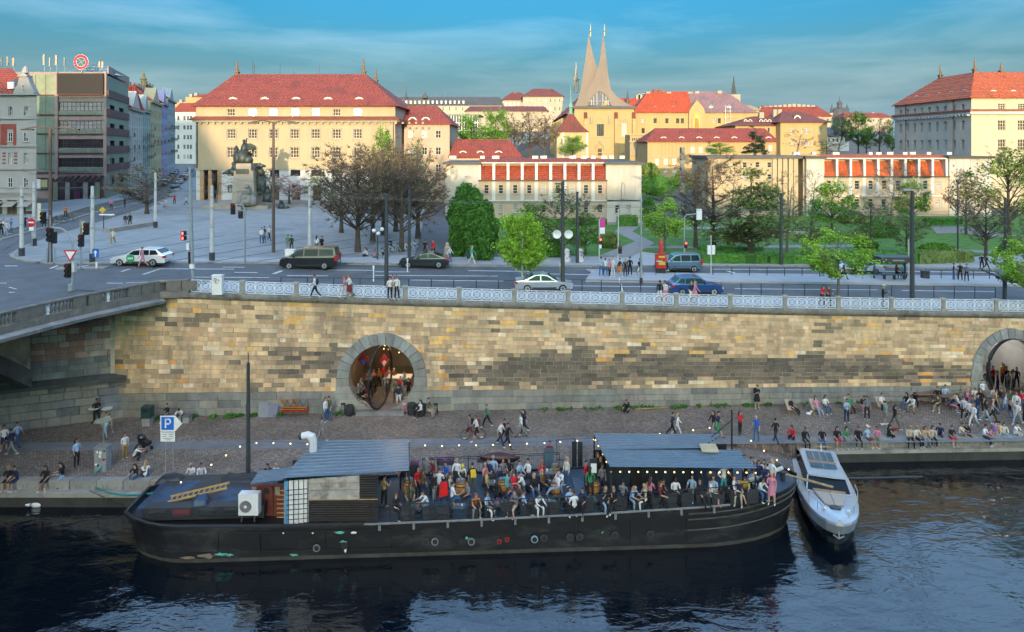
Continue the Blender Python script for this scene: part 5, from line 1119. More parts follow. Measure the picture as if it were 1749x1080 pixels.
for x in(1121,1152):eyebrow(mo,(f2.X(x),d2+1.9,f2.Z(186)),1.8,.9,vrf,2.6)
for x in(1216,1247):
 t=MB();t.b2((f2.X(x)-.8,d2+1.4,f2.Z(188)),(f2.X(x)+.8,d2+4,f2.Z(182)),wframe);t.prism([(f2.X(x)-1.1,d2+1.2,f2.Z(182)),(f2.X(x)+1.1,d2+1.2,f2.Z(182)),(f2.X(x),d2+1.2,f2.Z(178))],(0,3,0),mat('dormer_blue_tin',(.12,.24,.38),.5,.1));t.build('dormer',mo,1)
t=MB()
for x in(1239,1247):t.tube([px(x,240,d2-.8),px(x,180,d2-.8)],.08,steel,4)
for y in(190,200,210,220,230):t.tube([px(1236,y,d2-.8),px(1250,y,d2-.8)],.06,steel,4)
t.build('scaffold',mo,1)
# ---- low long hall in front of the monastery
d2=186.0;f2=Fr(d2);x0,x1=f2.X(1106),f2.X(1326);zb=8.0;ze=f2.Z(242)
hl=thing('long_hall','low ochre hall with long red roof and eyebrow dormers in front of the monastery','building',((x0+x1)/2,d2,zb))
rr=[f2.rc(x,y,6.6,h_,x0,zb)for x,y,h_ in((1122,276.5,11),(1137,276.5,11),(1152,276.5,11),(1183,256,10),(1197,256,10),(1212,256,10),(1183,276.5,11),(1197,276.5,11),(1316,253,10),(1122,292,6),(1137,292,6),(1152,292,6))]
wl=MB();facade(wl,(x0,d2,zb),(1,0,0),x1-x0,ze-zb,rr,ochre,.25);shell(wl,x0,x1,d2,d2+15,zb,ze,ochre);wl.build('wall',hl,1);put_windows(hl,(x0,d2,zb),(1,0,0),rr,(3,3,white,glass_pale,False),sill=stonetrim)
t=MB()
for i in range(11):t.b2((f2.X(1112+i*6.2)-.14,d2-.1,f2.Z(268)),(f2.X(1112+i*6.2)+.14,d2+.0,f2.Z(243)),plast('ochre_rib',(.40,.29,.15)))
t.split('pilaster',hl);MB().b2((x0-.1,d2-.2,f2.Z(269.6)),(x1,d2+.0,f2.Z(268)),stonetrim).build('string_course',hl,1)
rf=MB();hip(rf,x0,x1,d2,d2+15,ze,f2.X(1129),f2.X(1322),d2+7,d2+8,25.1,rtile,.6);rf.build('roof',hl,1)
for x in(1135.5,1166,1196.5,1226.5,1257,1316):eyebrow(hl,(f2.X(x),d2+1.3,f2.Z(238.3)),1.6,.65,rtile,2)
# ---- terrace block between church and hall
d2=205.0;f2=Fr(d2);x0,x1=f2.X(1076),f2.X(1108);zb=9.0
tb_=thing('terrace_block','small ochre block with a row of slim columns between the church and the long hall','building',((x0+x1)/2,d2,zb))
wl=MB();wl.b2((x0,d2,zb),(x1,d2+9,f2.Z(230)),ochre);wl.build('wall',tb_,1)
for i in range(6):MB().b2((f2.X(1079+i*3.6)-.2,d2-.35,f2.Z(267)),(f2.X(1079+i*3.6)+.2,d2+.0,f2.Z(243)),stonetrim).build('column',tb_,1)
for i in range(5):MB().b2((f2.X(1080.5+i*3.6)-.16,d2-.06,f2.Z(240.5)),(f2.X(1080.5+i*3.6)+.16,d2+.0,f2.Z(236)),glass).build('window',tb_,1)
t=MB()
for y_ in(230.5,242):t.b2((x0-.3,d2-.4,f2.Z(y_+.8)),(x1+.3,d2+.0,f2.Z(y_-.8)),stonetrim)
t.build('cornice',tb_,1)
# ---- hipped houses right of the monastery
d2=225.0;f2=Fr(d2);zb=9.0
h1=thing('hipped_house','ochre villa with wide brown hipped roof and dormer right of the monastery','house',(f2.X(1375),d2,zb))
x0,x1=f2.X(1333),f2.X(1413);ze=f2.Z(209);rr=[f2.rc(x,y,w_,9,x0,zb)for y in(224,245)for x,w_ in((1353,5),(1369,2),(1377.5,8),(1387.5,2),(1403,4))]
wl=MB();facade(wl,(x0,d2,zb),(1,0,0),x1-x0,ze-zb,rr,ochre);shell(wl,x0,x1,d2,d2+28,zb,ze,ochre)
xl=f2.X(1263)*1.0;r2=[f2.rc(x,y,4,8,xl,zb)for y in(222,240)for x in(1272,1284,1296,1309,1321)]
facade(wl,(xl,d2+4,zb),(1,0,0),x0-xl,f2.Z(214)-zb,r2,ochre);wl.b2((xl,d2+4.3,zb),(x0,d2+24,f2.Z(214)-.02),ochre);wl.build('wall',h1,1)
put_windows(h1,(x0,d2,zb),(1,0,0),rr,(2,2,wframe,glass_pale,False));put_windows(h1,(xl,d2+4,zb),(1,0,0),r2,(1,2,wframe,glass,False))
rf=MB();hip(rf,x0,x1,d2,d2+28,ze,f2.X(1358),f2.X(1392),d2+11,d2+17,f2.Z(188),btile,.9);hip(rf,xl,x0+.5,d2+4,d2+24,f2.Z(214),f2.X(1310),x0+5,d2+13,d2+15,f2.Z(196),btile,.8);rf.build('roof',h1,1)
eyebrow(h1,(f2.X(1369),d2+3.2,f2.Z(203)),1.9,1.1,btile,3)
for x in(1285,1293,1312,1320,1327):eyebrow(h1,(f2.X(x),d2+6.4,f2.Z(207)),1.1,.7,btile,2)
t=MB()
for x,y in((1322,189),(1347,184),(1354,184),(1392,190)):t.b2((f2.X(x)-.8,d2+11,f2.Z(200)),(f2.X(x)+.8,d2+12.6,f2.Z(y)),stonetrim)
t.split('chimney',h1)
def far_block(name,label,d2,xa,xb,yb_,ye,ridge,tl,mt_,wr=(),chim=(),depth=18,rin=4,cat='building'):
 f2=Fr(d2);x0,x1=f2.X(xa),f2.X(xb);zb=min(f2.Z(yb_),zt((x0+x1)/2,d2))if False else f2.Z(yb_)
 o=thing(name,label,cat,((x0+x1)/2,d2,zb));wl=MB()
 rr=[f2.rc(x,y,w_,h_,x0,zb)for(xs_,y,w_,h_)in wr for x in xs_]
 facade(wl,(x0,d2,zb),(1,0,0),x1-x0,f2.Z(ye)-zb,rr,mt_,.2);shell(wl,x0,x1,d2,d2+depth,zb,f2.Z(ye),mt_);wl.build('wall',o,1)
 if rr:put_windows(o,(x0,d2,zb),(1,0,0),rr,(1,2,wframe,glass,False),.15)
 rf=MB();hip(rf,x0,x1,d2,d2+depth,f2.Z(ye),f2.X(xa+rin),f2.X(xb-rin),d2+depth*.45,d2+depth*.55,HC+(YH-ridge)*(d2+depth/2)/F,tl,.8);rf.build('roof',o,1)
 if chim:
  t=MB()
  for x,y in chim:t.b2((f2.X(x)-.9,d2+depth*.4,f2.Z(ridge)-1.5),(f2.X(x)+.9,d2+depth*.4+1.6,f2.Z(y)),stonetrim)
  t.split('chimney',o)
 return o,f2
rg_=lambda a,b,n:[a+(b-a)*i/(n-1)for i in range(n)]
o,f2=far_block('grand_grey_building','long pale building with dark slate roof and row of attic windows on the skyline',400,674,858,240,180,166,slate,plast('far_cream',(.42,.38,.30)),((rg_(690,846,15),186,3,6),(rg_(690,846,15),203,3,7),(rg_(690,846,15),222,3,7)),rin=5)
t=MB();t.b2((f2.X(676),398.5,f2.Z(179.5)),(f2.X(735),400.1,f2.Z(171)),slate);t.build('attic',o,1)
for i,x in enumerate(rg_(680,792,16)):MB().b2((f2.X(x)-.55,397.9,f2.Z(178)),(f2.X(x)+.55,398.4,f2.Z(172.5)),whitep).build('attic_window',o,1)
t=MB();t.lathe([(1.6,0),(1.4,1.6),(.3,2.8),(.08,4.5)],px(726,168,405),slate,8);t.lathe([(.9,0),(.5,1.5),(.08,6.5)],px(693.5,167,405),slate,6)
for x in(685,745,752,760,821):t.tube([px(x,168,405),px(x,158,405)],.1,black,4)
t.split('turret',o)
far_block('hill_house','left of two pale skyline houses with brown hipped roofs near the church',420,858,905,215,171,158,btile,plast('far_pale',(.42,.36,.28)),((rg_(864,900,6),178,3,5),(rg_(864,900,6),190,3,6)),((880,157),),rin=16)
far_block('hill_house','right of two pale skyline houses with brown hipped roofs near the church',400,893,962,215,165,152,btile,MATS['far_pale'],((rg_(900,956,8),172,3,5),(rg_(900,956,8),186,3,6)),((915,152),(940,151)),rin=18)
far_block('old_wing','low building with long brown roof among the bare trees on the hill',330,796,935,225,190,182,btile,MATS['far_pale'],rin=5)
o,f2=far_block('glass_office','modern building with pale concrete grid of tall windows behind the red roofed wing',215,755,818,262,196.5,196,slate,glass,rin=2)
t=MB()
for x in rg_(757,816,14):t.b2((f2.X(x)-.14,214.6,f2.Z(250)),(f2.X(x)+.14,215.05,f2.Z(196)),whitep)
for y in(197,210,223,236):t.b2((f2.X(755),214.7,f2.Z(y+.8)),(f2.X(818),215.02,f2.Z(y-.8)),whitep)
t.build('concrete_grid',o,1)
far_block('terraced_roofs','row of red roofed houses with many chimneys behind the brown hipped villa',330,1300,1420,225,199,181,rtile,MATS['far_pale'],((rg_(1306,1414,12),206,3,6),),[(x,176+abs(7-i)*.7)for i,x in enumerate(rg_(1310,1400,12))],rin=12)
far_block('yellow_gable_house','small yellow house peeping over the roofs beside the monastery',300,1281,1297,220,188,180,ochre,ochre,rin=5,cat='house')
far_block('east_roof_row','far red roofs below the domed church on the right skyline',520,1442,1524,225,201,193,rtile,MATS['far_pale'],((rg_(1450,1518,9),206,2.5,4),),[(1470,192),(1500,192)],rin=8)
far_block('red_roof_house','red roofed house half hidden between the church and the monastery roof',300,1060,1102,215,186,168,vrf,ochre,(),((1095,160),(1099,158)),rin=3,cat='house')
far_block('pale_low_house','pale low house with grey roof among trees right of the villa',260,1410,1450,258,232,218,slate,whitep,((rg_(1416,1445,5),240,3,6),),rin=10,cat='house')
t=thing('church_spire','dark pointed steeple rising behind the mauve monastery roof','steeple',px(1253,190,320));mb=MB();mb.b2(tuple(px(1248.5,200,320)),tuple(px(1257.5,163,326)),stonetrim);mb.build('tower',t,1);mb=MB();mb.lathe([(1.7,0),(1.2,1.2),(.1,9.2)],px(1253,163.5,323),slate,4);mb.build('spire',t,1);mb=MB();mb.ico(px(1253,167,319.9),.5,gold);mb.build('clock',t,1)
t=thing('church_spire','small dark needle spire behind the roofs just right of the twin spires','steeple',px(1072,172,300));mb=MB();mb.lathe([(.8,-2),(.8,0),(.5,.5),(.05,4.6)],px(1072,170,300),slate,6);mb.build('spire',t,1)
t=thing('domed_church','distant dark domed church with three lanterns on the right skyline','church',px(1434,200,560));mb=MB();mb.lathe([(9,-4),(8.2,0),(6,2.6),(3.2,4.2),(1.9,4.6),(1.9,7.2),(2.4,7.4),(1.3,9.2),(.4,10.2),(.1,13.5)],px(1434,193,560),slate,12);mb.build('dome',t,1)
mb=MB()
for x in(1421,1447):mb.lathe([(1.3,-5),(1.3,2),(1.6,2.2),(.9,4),(.1,7)],px(x,192,560),slate,8)
mb.split('lantern',t);mb=MB();mb.b2(tuple(px(1417,208,556)),tuple(px(1451,194,566)),MATS['far_pale']);mb.build('wall',t,1)
t=thing('stone_pylon','tall slender grey stone pylon standing among the bare trees','monument',px(1165,333,112));mb=MB();mb.b2(tuple(px(1161,334,112.6)),tuple(px(1169.5,252,111.4)),mat('pylon_stone',(.20,.20,.195),.9,.35,1.2,bump=1.0,bscale=3,stain=((.09,.09,.09),.8,.5,.8)));mb.build('shaft',t,1)
mb=MB()
for i in range(40):p=px(1165.2+R.uniform(-3.6,3.6),262+i*1.75,111.35);mb.ico(p,R.uniform(.12,.24),MATS['pylon_stone'],1,(1,.5,1.4))
mb.build('carving',t,1)['kind']='stuff'
# ================================================================ vegetation
def leafmat(name,c,tr=.25):
 m=mat(name,c,.75,.35,.9);t=m.node_tree;b=t.nodes['Principled BSDF']
 oi=t.nodes.new('ShaderNodeNewGeometry');hs=t.nodes.new('ShaderNodeHueSaturation');mr=t.nodes.new('ShaderNodeMapRange');mr.inputs[3].default_value=.55;mr.inputs[4].default_value=1.5
 t.links.new(oi.outputs['Random Per Island'],mr.inputs[0]);t.links.new(mr.outputs[0],hs.inputs['Value']);old=b.inputs['Base Color'].links[0].from_socket;t.links.new(old,hs.inputs['Color']);t.links.new(hs.outputs[0],b.inputs['Base Color'])
 b.inputs['Subsurface Weight'].default_value=0
 ts=t.nodes.new('ShaderNodeBsdfTranslucent');t.links.new(hs.outputs[0],ts.inputs[0]);ms=t.nodes.new('ShaderNodeMixShader');ms.inputs[0].default_value=tr
 o=t.nodes['Material Output'];t.links.new(b.outputs[0],ms.inputs[1]);t.links.new(ts.outputs[0],ms.inputs[2]);t.links.new(ms.outputs[0],o.inputs['Surface'])
 return m
bark=mat('bark',(.085,.065,.05),.95,.35,3,bump=.6,bscale=12);twigm=mat('brown_twigs',(.115,.085,.068),.95,.3,2);barkg=mat('grey_bark',(.16,.14,.12),.95,.3,3,bump=.5);birch=mat('white_trunk',(.55,.53,.48),.9,.2,4)
L_lime=leafmat('lime_leaves',(.30,.50,.045),.35);L_green=leafmat('spring_leaves',(.13,.29,.03));L_olive=leafmat('olive_leaves',(.17,.23,.06));L_dark=leafmat('dark_green_leaves',(.075,.21,.028),.2);L_pine=leafmat('conifer_needles',(.022,.045,.022),.1);L_bud=leafmat('brown_buds',(.20,.18,.085));L_pink=leafmat('pale_pink_blossom',(.50,.36,.36));L_hedge=leafmat('hedge_leaves',(.07,.20,.022),.15);L_mid=leafmat('olive_green_leaves',(.17,.25,.06))
def rnd_in(Rg,shape):
 while True:
  v=Vector((Rg.uniform(-1,1),Rg.uniform(-1,1),Rg.uniform(-1,1)))
  if shape=='cone':
   r=.16+.84*(1-(v.z+1)/2)**.85
   if math.hypot(v.x,v.y)<r:return v
  elif shape=='dome':
   r=math.sqrt(max(0,1-max(0,v.z)**2))if v.z>-.2 else .85+.0*v.z
   if v.length<1.02 or(v.z<0 and math.hypot(v.x,v.y)<.9 and v.z>-.75):return v
  elif v.length<1:return v
def leaf(mb,Rg,p,s,mt):
 a=Vector((Rg.gauss(0,1),Rg.gauss(0,1),Rg.gauss(0,.7)+.4)).normalized();b=a.orthogonal().normalized();b.rotate(Matrix.Rotation(Rg.uniform(0,6.3),3,a));c=a.cross(b)
 mb.add([p-b*s*.5,p+c*s*.35,p+b*s*.55,p-c*s*.35],[(0,1,2,3)],mt)
def strip_(mb,p,q,w0,mt):
 d=q-p;s=d.cross(Vector((.3,1,.2))).normalized()*w0;mb.add([p-s,p+s,q],[(0,1,2)],mt)
def proto(seed,H,cr,cz0,shape,kind,leafm=None,nb=26,twigs=9,leaves=0,lsize=.28,trunk_r=.2,bk=None,clump=.8,lean=0.0,double=False):
 """tree of height H, crown radius cr starting at height cz0; returns (trunk mesh, crown mesh)"""
 Rg=random.Random(seed);bk=bk or bark;tb=MB();cb=MB();hc=(H+cz0)/2;hz=(H-cz0)/2
 tp=[Vector((lean*H*(k/6)**1.5+Rg.uniform(-.04,.04)*H*.15*k/6,Rg.uniform(-.04,.04)*H*.12*k/6,(H*.86)*k/6))for k in range(7)]
 tb.tube(tp,[trunk_r*(1.25 if k==0 else 1)*(1-k/7.2)for k in range(7)],bk,7)
 def tr(z):
  f=max(0,min(5.999,z/(H*.86)*6));i=int(f);return tp[i].lerp(tp[i+1],f-i)
 tips=[]
 for i in range(nb):
  v=rnd_in(Rg,shape);v=v.normalized()*(v.length**.45)if shape!='cone' else v
  e=Vector((v.x*cr,v.y*cr,hc+v.z*hz));e.x+=lean*H*.7
  z0=max(cz0*.8,min(H*.78,e.z-cr*Rg.uniform(.35,.8)*(1.0 if shape!='cone' else .35)));s=tr(z0);m=s.lerp(e,.5)+Vector((Rg.uniform(-.1,.1)*cr,Rg.uniform(-.1,.1)*cr,-.06*cr if kind!='up' else .1*cr))
  r0=trunk_r*.42*(1-z0/H*.6);tb.tube([s,m,e],[r0,r0*.55,r0*.15],bk,4,cap=False);tips.append((e,(e-m).normalized()))
  for k in range(4):
   b=s.lerp(e,Rg.uniform(.35,.95));d=((b-tr(z0)).normalized()+Vector((Rg.gauss(0,.6),Rg.gauss(0,.6),Rg.gauss(.1,.5)))).normalized();q=b+d*cr*Rg.uniform(.18,.42)
   strip_(tb,b,q,r0*.34,bk);tips.append((q,d));tips.append((b.lerp(q,.5),d))
 for p,d in tips:
  for k in range(twigs):
   dd=(d+Vector((Rg.gauss(0,.75),Rg.gauss(0,.75),Rg.gauss(.15,.6)))).normalized();q=p+dd*Rg.uniform(.35,1.0)*H*.075
   strip_(cb,p,q,.022,twigm if kind=='bare' else bk)
   if leafm and kind=='bare' and(Rg.random()<.3 or lsize>.3):leaf(cb,Rg,p.lerp(q,Rg.uniform(.4,1.1)),lsize,leafm)
 if leaves:
  ncl=max(8,int(leaves/38));cen=[t_[0]for t_ in tips];Rg.shuffle(cen);cen=cen[:ncl]
  while len(cen)<ncl:v=rnd_in(Rg,shape);v=v*(v.length**-.35 if v.length>.05 else 1);cen.append(Vector((v.x*cr+lean*H*.7,v.y*cr,hc+v.z*hz)))
  for c in cen:
   rr=clump*Rg.uniform(.55,1.25)
   for k in range(int(38*Rg.uniform(.6,1.4))):
    o=Vector((Rg.gauss(0,.5),Rg.gauss(0,.5),Rg.gauss(0,.38)))*rr;leaf(cb,Rg,c+o,lsize*Rg.uniform(.6,1.3),leafm)
 return tb.mesh('trunk'),cb.mesh('crown')
PT={'bare_a':proto(1,10,4.3,2.6,'ball','bare',L_bud,36,14,lsize=.15,trunk_r=.26),'bare_b':proto(2,10,4.0,2.2,'ball','bare',L_bud,38,14,lsize=.15,trunk_r=.24),'bare_tall':proto(3,10,2.6,2.5,'ball','bare',L_bud,30,10,lsize=.14,trunk_r=.2),'bare_thin':proto(4,10,2.7,3,'ball','bare',None,18,4,trunk_r=.17,bk=barkg,lean=.06),'lime_round':proto(5,10,3.3,3.0,'dome','up',L_lime,30,2,13000,.33,.17,birch,.95),'lime_open':proto(6,10,3.3,2.6,'ball','up',L_lime,30,4,4200,.29,.14,barkg,.75),'olive':proto(7,10,2.9,1.3,'cone','up',L_olive,44,7,3800,.26,.2,bark,.75),'olive_wide':proto(8,10,4.6,1.8,'ball','up',L_mid,38,8,3600,.27,.25,bark,.95),'green':proto(9,10,4.0,2.0,'ball','up',L_green,30,3,5200,.30,.2,bark,.9),'thin_green':proto(10,10,3.6,2.2,'ball','up',L_mid,30,9,1500,.22,.15,bark,.8),'conifer':proto(11,10,2.4,.8,'cone','up',L_pine,50,2,3600,.30,.2,bark,.55),'blossom':proto(12,10,4.6,3.0,'ball','bare',L_pink,26,7,lsize=.32,trunk_r=.22),'far_bush':proto(13,10,5.5,.6,'dome','up',L_dark,20,1,3000,.5,.3,bark,1.5)}
def tree(kind,x,y,ytop,wpx,label,group=None,d=None,name='tree',cat='tree',z=None):
 b=gr(x,y,.1)if d is None else px(x,y,d)
 H=(y-ytop)*b.y/F;tm,cm=PT[kind];s=H/10;cw=sorted(abs(v.co.x)for v in cm.vertices)[int(len(cm.vertices)*.95)]*1.04;sx=(wpx/2*b.y/F)/cw
 o=thing(name,label,cat,b,R.uniform(0,6.28)if 'thin' not in kind or kind=='thin_green' else 0,group)
 inst('trunk',tm,o,scale=((sx+s)/2 if sx<s*1.5 else s,(sx+s)/2 if sx<s*1.5 else s,s));inst('crown',cm,o,scale=(sx,sx,s))
 for c in o.children:
  if c.name.startswith('trunk'):c.scale=(sx,sx,s)
 return o
G1='bare brown trees grouped on the square'
tree('bare_a',611,431,252,135,'bare brown tree at the front left of the square grove',G1);tree('bare_b',686,430,250,135,'bare brown tree at the front right of the square grove, beside bicycles',G1)
tree('bare_b',637,413,246,125,'bare brown tree behind the front left grove tree',G1);tree('bare_a',655,402,250,120,'bare brown tree in the middle of the square grove',G1)
tree('bare_a',714,408,258,120,'bare brown tree at the grove edge beside the cobbled lane',G1);tree('bare_b',676,396,252,120,'bare brown tree deep in the grove, right of the green crown',G1);tree('bare_a',583,398,262,95,'bare brown tree at the left rear of the square grove',G1)
tree('green',655,372,228,42,'single bright green tree rising out of the bare brown grove');tree('thin_green',712,372,238,60,'thin pale green tree in front of the cream wing')
tree('blossom',494,349,299,72,'small pale pink blossom tree right of the bronze monument');tree('thin_green',452,350,288,58,'small pale green tree tucked against the right of the monument');tree('thin_green',548,352,290,60,'small greenish tree left of the bare grove')
tree('bare_thin',369,350,296,52,'small bare tree left of the bronze monument');tree('bare_a',251,366,283,95,'bare dark tree on the kerb where the side street begins')
tree('lime_round',892,490,369,80,'round bright lime tree with whitewashed trunk by the railing');tree('lime_open',1432,503,385,92,'airy lime green tree by the railing near the shelter')
tree('thin_green',962,442,322,120,'wide thin leaved tree in front of the pale annex');tree('green',915,436,352,55,'leafy green tree directly behind the round lime tree');tree('green',1000,436,372,62,'low green tree behind the striped white sculptures')
tree('lime_open',1136,430,333,66,'slim lime green tree left of the bare park trees');tree('bare_tall',1188,424,268,80,'tall bare brown tree beside the stone pylon');tree('bare_tall',1218,420,262,96,'tallest bare brown tree right of the stone pylon');tree('bare_thin',1246,405,290,70,'thin bare tree in front of the columned wing')
tree('olive',1283,436,279,98,'conical olive green tree in the middle of the park');tree('bare_thin',1344,433,300,66,'bare tree with leaning grey trunk beside the dark tram post');tree('bare_thin',1386,388,296,50,'thin bare tree against the blank annex bay')
tree('green',1421,398,316,72,'rounded fresh green tree in front of the orange mansard');tree('bare_thin',1521,386,286,76,'bare tree in front of the orange mansard windows');tree('green',1557,384,314,52,'green tree beside the bare tree under the orange mansard')
tree('thin_green',1487,433,338,84,'pale thin tree behind the white saloon car');tree('thin_green',1548,436,364,80,'low spreading pale tree behind the tram shelter');tree('olive_wide',1722,402,253,128,'big olive green tree at the right edge of the park');tree('bare_b',1684,442,322,84,'bare brown tree near the two men in black')
tree('thin_green',1751,462,366,66,'pale green tree cut by the right edge');tree('lime_open',1757,520,405,78,'yellow green branches reaching in at the right edge by the railing');tree('bare_b',1650,400,292,60,'bare tree left of the big olive tree')
tree('thin_green',1385,436,372,70,'low pale tree behind the lime tree by the railing')
tree('green',978,270,234,42,'small leafy tree in front of the yellow chapel',d=205)
for x,y,yt,w,k,l in((806,268,200,44,'green','left green tree beside the concrete grid office'),(846,268,192,58,'green','broad green tree between the grid office and the bare trees'),(879,270,194,50,'bare_b','left bare tree on the hill beside the green trees'),(905,270,190,56,'bare_a','middle bare tree on the hill left of the church'),(930,270,198,48,'bare_b','bare tree nearest the church buttresses'),(781,262,222,40,'far_bush','dark green tree at the foot of the grid office')):
 tree(k,x,y,yt,w,l,d=192)
tree('conifer',1290,266,211,36,'dark conifer in front of the long red hall roof',d=150);tree('green',1230,268,246,40,'bright green bush over the columned wing roof',d=155);tree('bare_thin',1361,268,224,56,'bare tree in front of the ochre villa',d=155);tree('thin_green',1412,268,240,46,'pale bush right of the ochre villa',d=155)
for x,y,yt,w,k,l in((1466,262,196,42,'green','fresh green tree on the hill left of the corner building'),(1502,262,203,42,'bare_b','bare brown tree on the hill left of the corner building'),(1438,240,200,40,'olive_wide','olive tree under the domed church'),(1524,258,208,30,'far_bush','dark bush touching the shaded side of the corner building'),(1480,262,222,50,'thin_green','low pale tree between the green and bare hill trees'),(1432,262,228,46,'bare_thin','thin bare tree right of the pale low house')):
 tree(k,x,y,yt,w,l,d=230)
def leafmass(mb,c,sz,n,s,mt,Rg,shape='egg',core=True):
 c=Vector(c)
 if core:mb.ico(c+Vector((0,0,sz[2]*.05)),1,mt,2,(sz[0]*.72,sz[1]*.72,sz[2]*.78),.06)
 for i in range(n):
  v=Vector((Rg.gauss(0,1),Rg.gauss(0,1),Rg.gauss(0,1))).normalized()
  k=1+.20*noise.noise(v*2.6+c*.3)+.10*noise.noise(v*6+c)
  if shape=='egg':w_=1-.22*max(0,v.z);p=Vector((v.x*sz[0]*w_,v.y*sz[1]*w_,v.z*sz[2]))
  p=p*k*Rg.uniform(.88,1.03);leaf(mb,Rg,c+p,s*Rg.uniform(.6,1.3),mt)
def cypress(x,y,yt,w,label):
 b=gr(x,y,.1);H=(y-yt)*b.y/F;rw=w/2*b.y/F;Rg=random.Random(int(x));o=thing('evergreen_bush',label,'bush',b,group='round evergreens by the annex');mb=MB();leafmass(mb,b+Vector((0,0,H*.46)),(rw,rw*.9,H*.56),9000,.26,L_dark,Rg);mb.build('crown',o,1);t=MB();t.tube([b,b+Vector((0,0,H*.5))],.2,bark,6);t.build('trunk',o,1)
cypress(823,443,342,58,'nearest dense round evergreen by the cobbled lane');cypress(799,412,318,66,'taller round evergreen behind the nearest one');cypress(783,436,352,30,'narrow round evergreen on the lane side of the other two')
def hedge(x0,y0,x1,y1,h,w,label,mt=None,name='hedge',dens=1.0):
 a,b=gr(x0,y0,.1),gr(x1,y1,.1);L_=(b-a).length;u=(b-a).normalized();s=Vector((-u.y,u.x,0));Rg=random.Random(int(x0+y0));mb=MB();mt=mt or L_hedge
 n=max(2,int(L_/1.2));
 for i in range(n):
  p=a.lerp(b,(i+.5)/n);p.z=zr(p.x)+.1;mb.box(p+Vector((0,0,h*.46)),(L_/n*1.02,w*.82,h*.9*Rg.uniform(.93,1.05)),mt,rz=math.atan2(u.y,u.x))
 for i in range(int(L_*w*h*0+L_*(2*h+w)*26*dens)):
  t=Rg.random();f=Rg.random()*(2*h+w);p=a.lerp(b,t);k=1+.10*noise.noise(Vector((t*L_*.8,1.5,x0)))
  if f<h:q=s*(-w/2)+Vector((0,0,f*k))
  elif f<h+w:q=s*(f-h-w/2)+Vector((0,0,h*k))
  else:q=s*(w/2)+Vector((0,0,(f-h-w)*k))
  p.z=zr(p.x)+.1;leaf(mb,Rg,p+q+Vector((Rg.gauss(0,.05),Rg.gauss(0,.05),Rg.gauss(0,.06))),.2*Rg.uniform(.6,1.3),mt)
 o=mb.build(name,org=a);tag(o,label,name.replace('_',' '));return o
hedge(1196,449,1306,450,1.0,1.3,'low clipped hedge behind the blue people carrier');hedge(1312,450,1430,450.5,1.0,1.3,'low clipped hedge right of the dark tram post');hedge(1446,450,1560,450,1.3,1.6,'taller hedge behind the tram shelter');hedge(1563,450,1655,447,1.35,1.6,'hedge between shelter and the two men in black',L_olive)
hedge(848,389,884,389,.9,1.0,'dark hedge strip at the annex foot beside the evergreens');hedge(896,384,1035,384,1.0,1.0,'long dark hedge along the annex foot',dens=.7);hedge(1056,387,1087,387,1.7,1.4,'dark block hedge at the right end of the annex')
hedge(1330,408,1480,408,.8,1.6,'dark shrub border across the middle of the park',L_olive,dens=.6);hedge(1240,400,1325,402,.7,1.4,'low olive shrubs left of the park border',L_olive,dens=.6);hedge(1580,384,1640,383,1.0,1.4,'dark hedge below the annex at the right of the park',dens=.7);hedge(1195,428,1300,428,.5,1.5,'low green ground shrubs under the conical tree',dens=.5)
for x,y,w,h,mt,lab in((1042,424,34,26,L_olive,'twiggy shrub beside the park steps'),(1120,335,70,40,L_dark,'dark green shrub mass behind the parked cars'),(1165,320,40,26,L_dark,'dark shrub behind the pylon foot'),(1108,372,26,34,L_dark,'round green shrub right of the annex'),(1455,382,50,22,L_olive,'olive shrub under the annex windows'),(1600,430,60,14,L_green,'low green shrub on the lawn right of the path'),(1722,436,30,26,L_mid,'pale shrub in front of the sandy bank'),(1110,300,30,22,L_mid,'pale green bush at the annex corner'),(1085,372,20,20,L_dark,'small dark bush at the annex corner'),(1500,405,70,26,L_hedge,'green shrub behind the pale thin tree'),(880,430,40,22,L_dark,'dark shrub behind the round lime tree trunk'),(940,438,50,30,L_dark,'dark shrub behind the loudspeaker post'),(1480,425,40,16,L_dark,'dark shrub behind the white saloon')):
 b=gr(x,y,.1)if y>345 else px(x,y,140);Rg=random.Random(int(x*7));mb=MB();rw,H=w/2*b.y/F,h*b.y/F;leafmass(mb,b+Vector((0,0,H*.4)),(rw,rw*.7,H*.6),int(1500+500*rw),.24,mt,Rg);tag(mb.build('shrub',org=b),lab,'shrub')
wd=MB();Rg=random.Random(5)
for x0,x1,n in((-26.5,-24,160),(-23.6,-17,420),(-14,-12.6,30),(2,22,420),(22,34,120)):
 for i in range(n):
  X=Rg.uniform(x0,x1);c=noise.noise(Vector((X*.9,0,0)))
  if c<-.05:continue
  p=Vector((X,wallY(X)-.12-abs(Rg.gauss(0,.28)),.02))
  for k in range(4):leaf(wd,Rg,p+Vector((Rg.gauss(0,.06),Rg.gauss(0,.05),Rg.uniform(.02,.16))),.14,L_hedge)
o=wd.build('wall_weeds');o['kind']='stuff';tag(o,'green weeds growing along the foot of the embankment wall','weeds',kind='stuff')
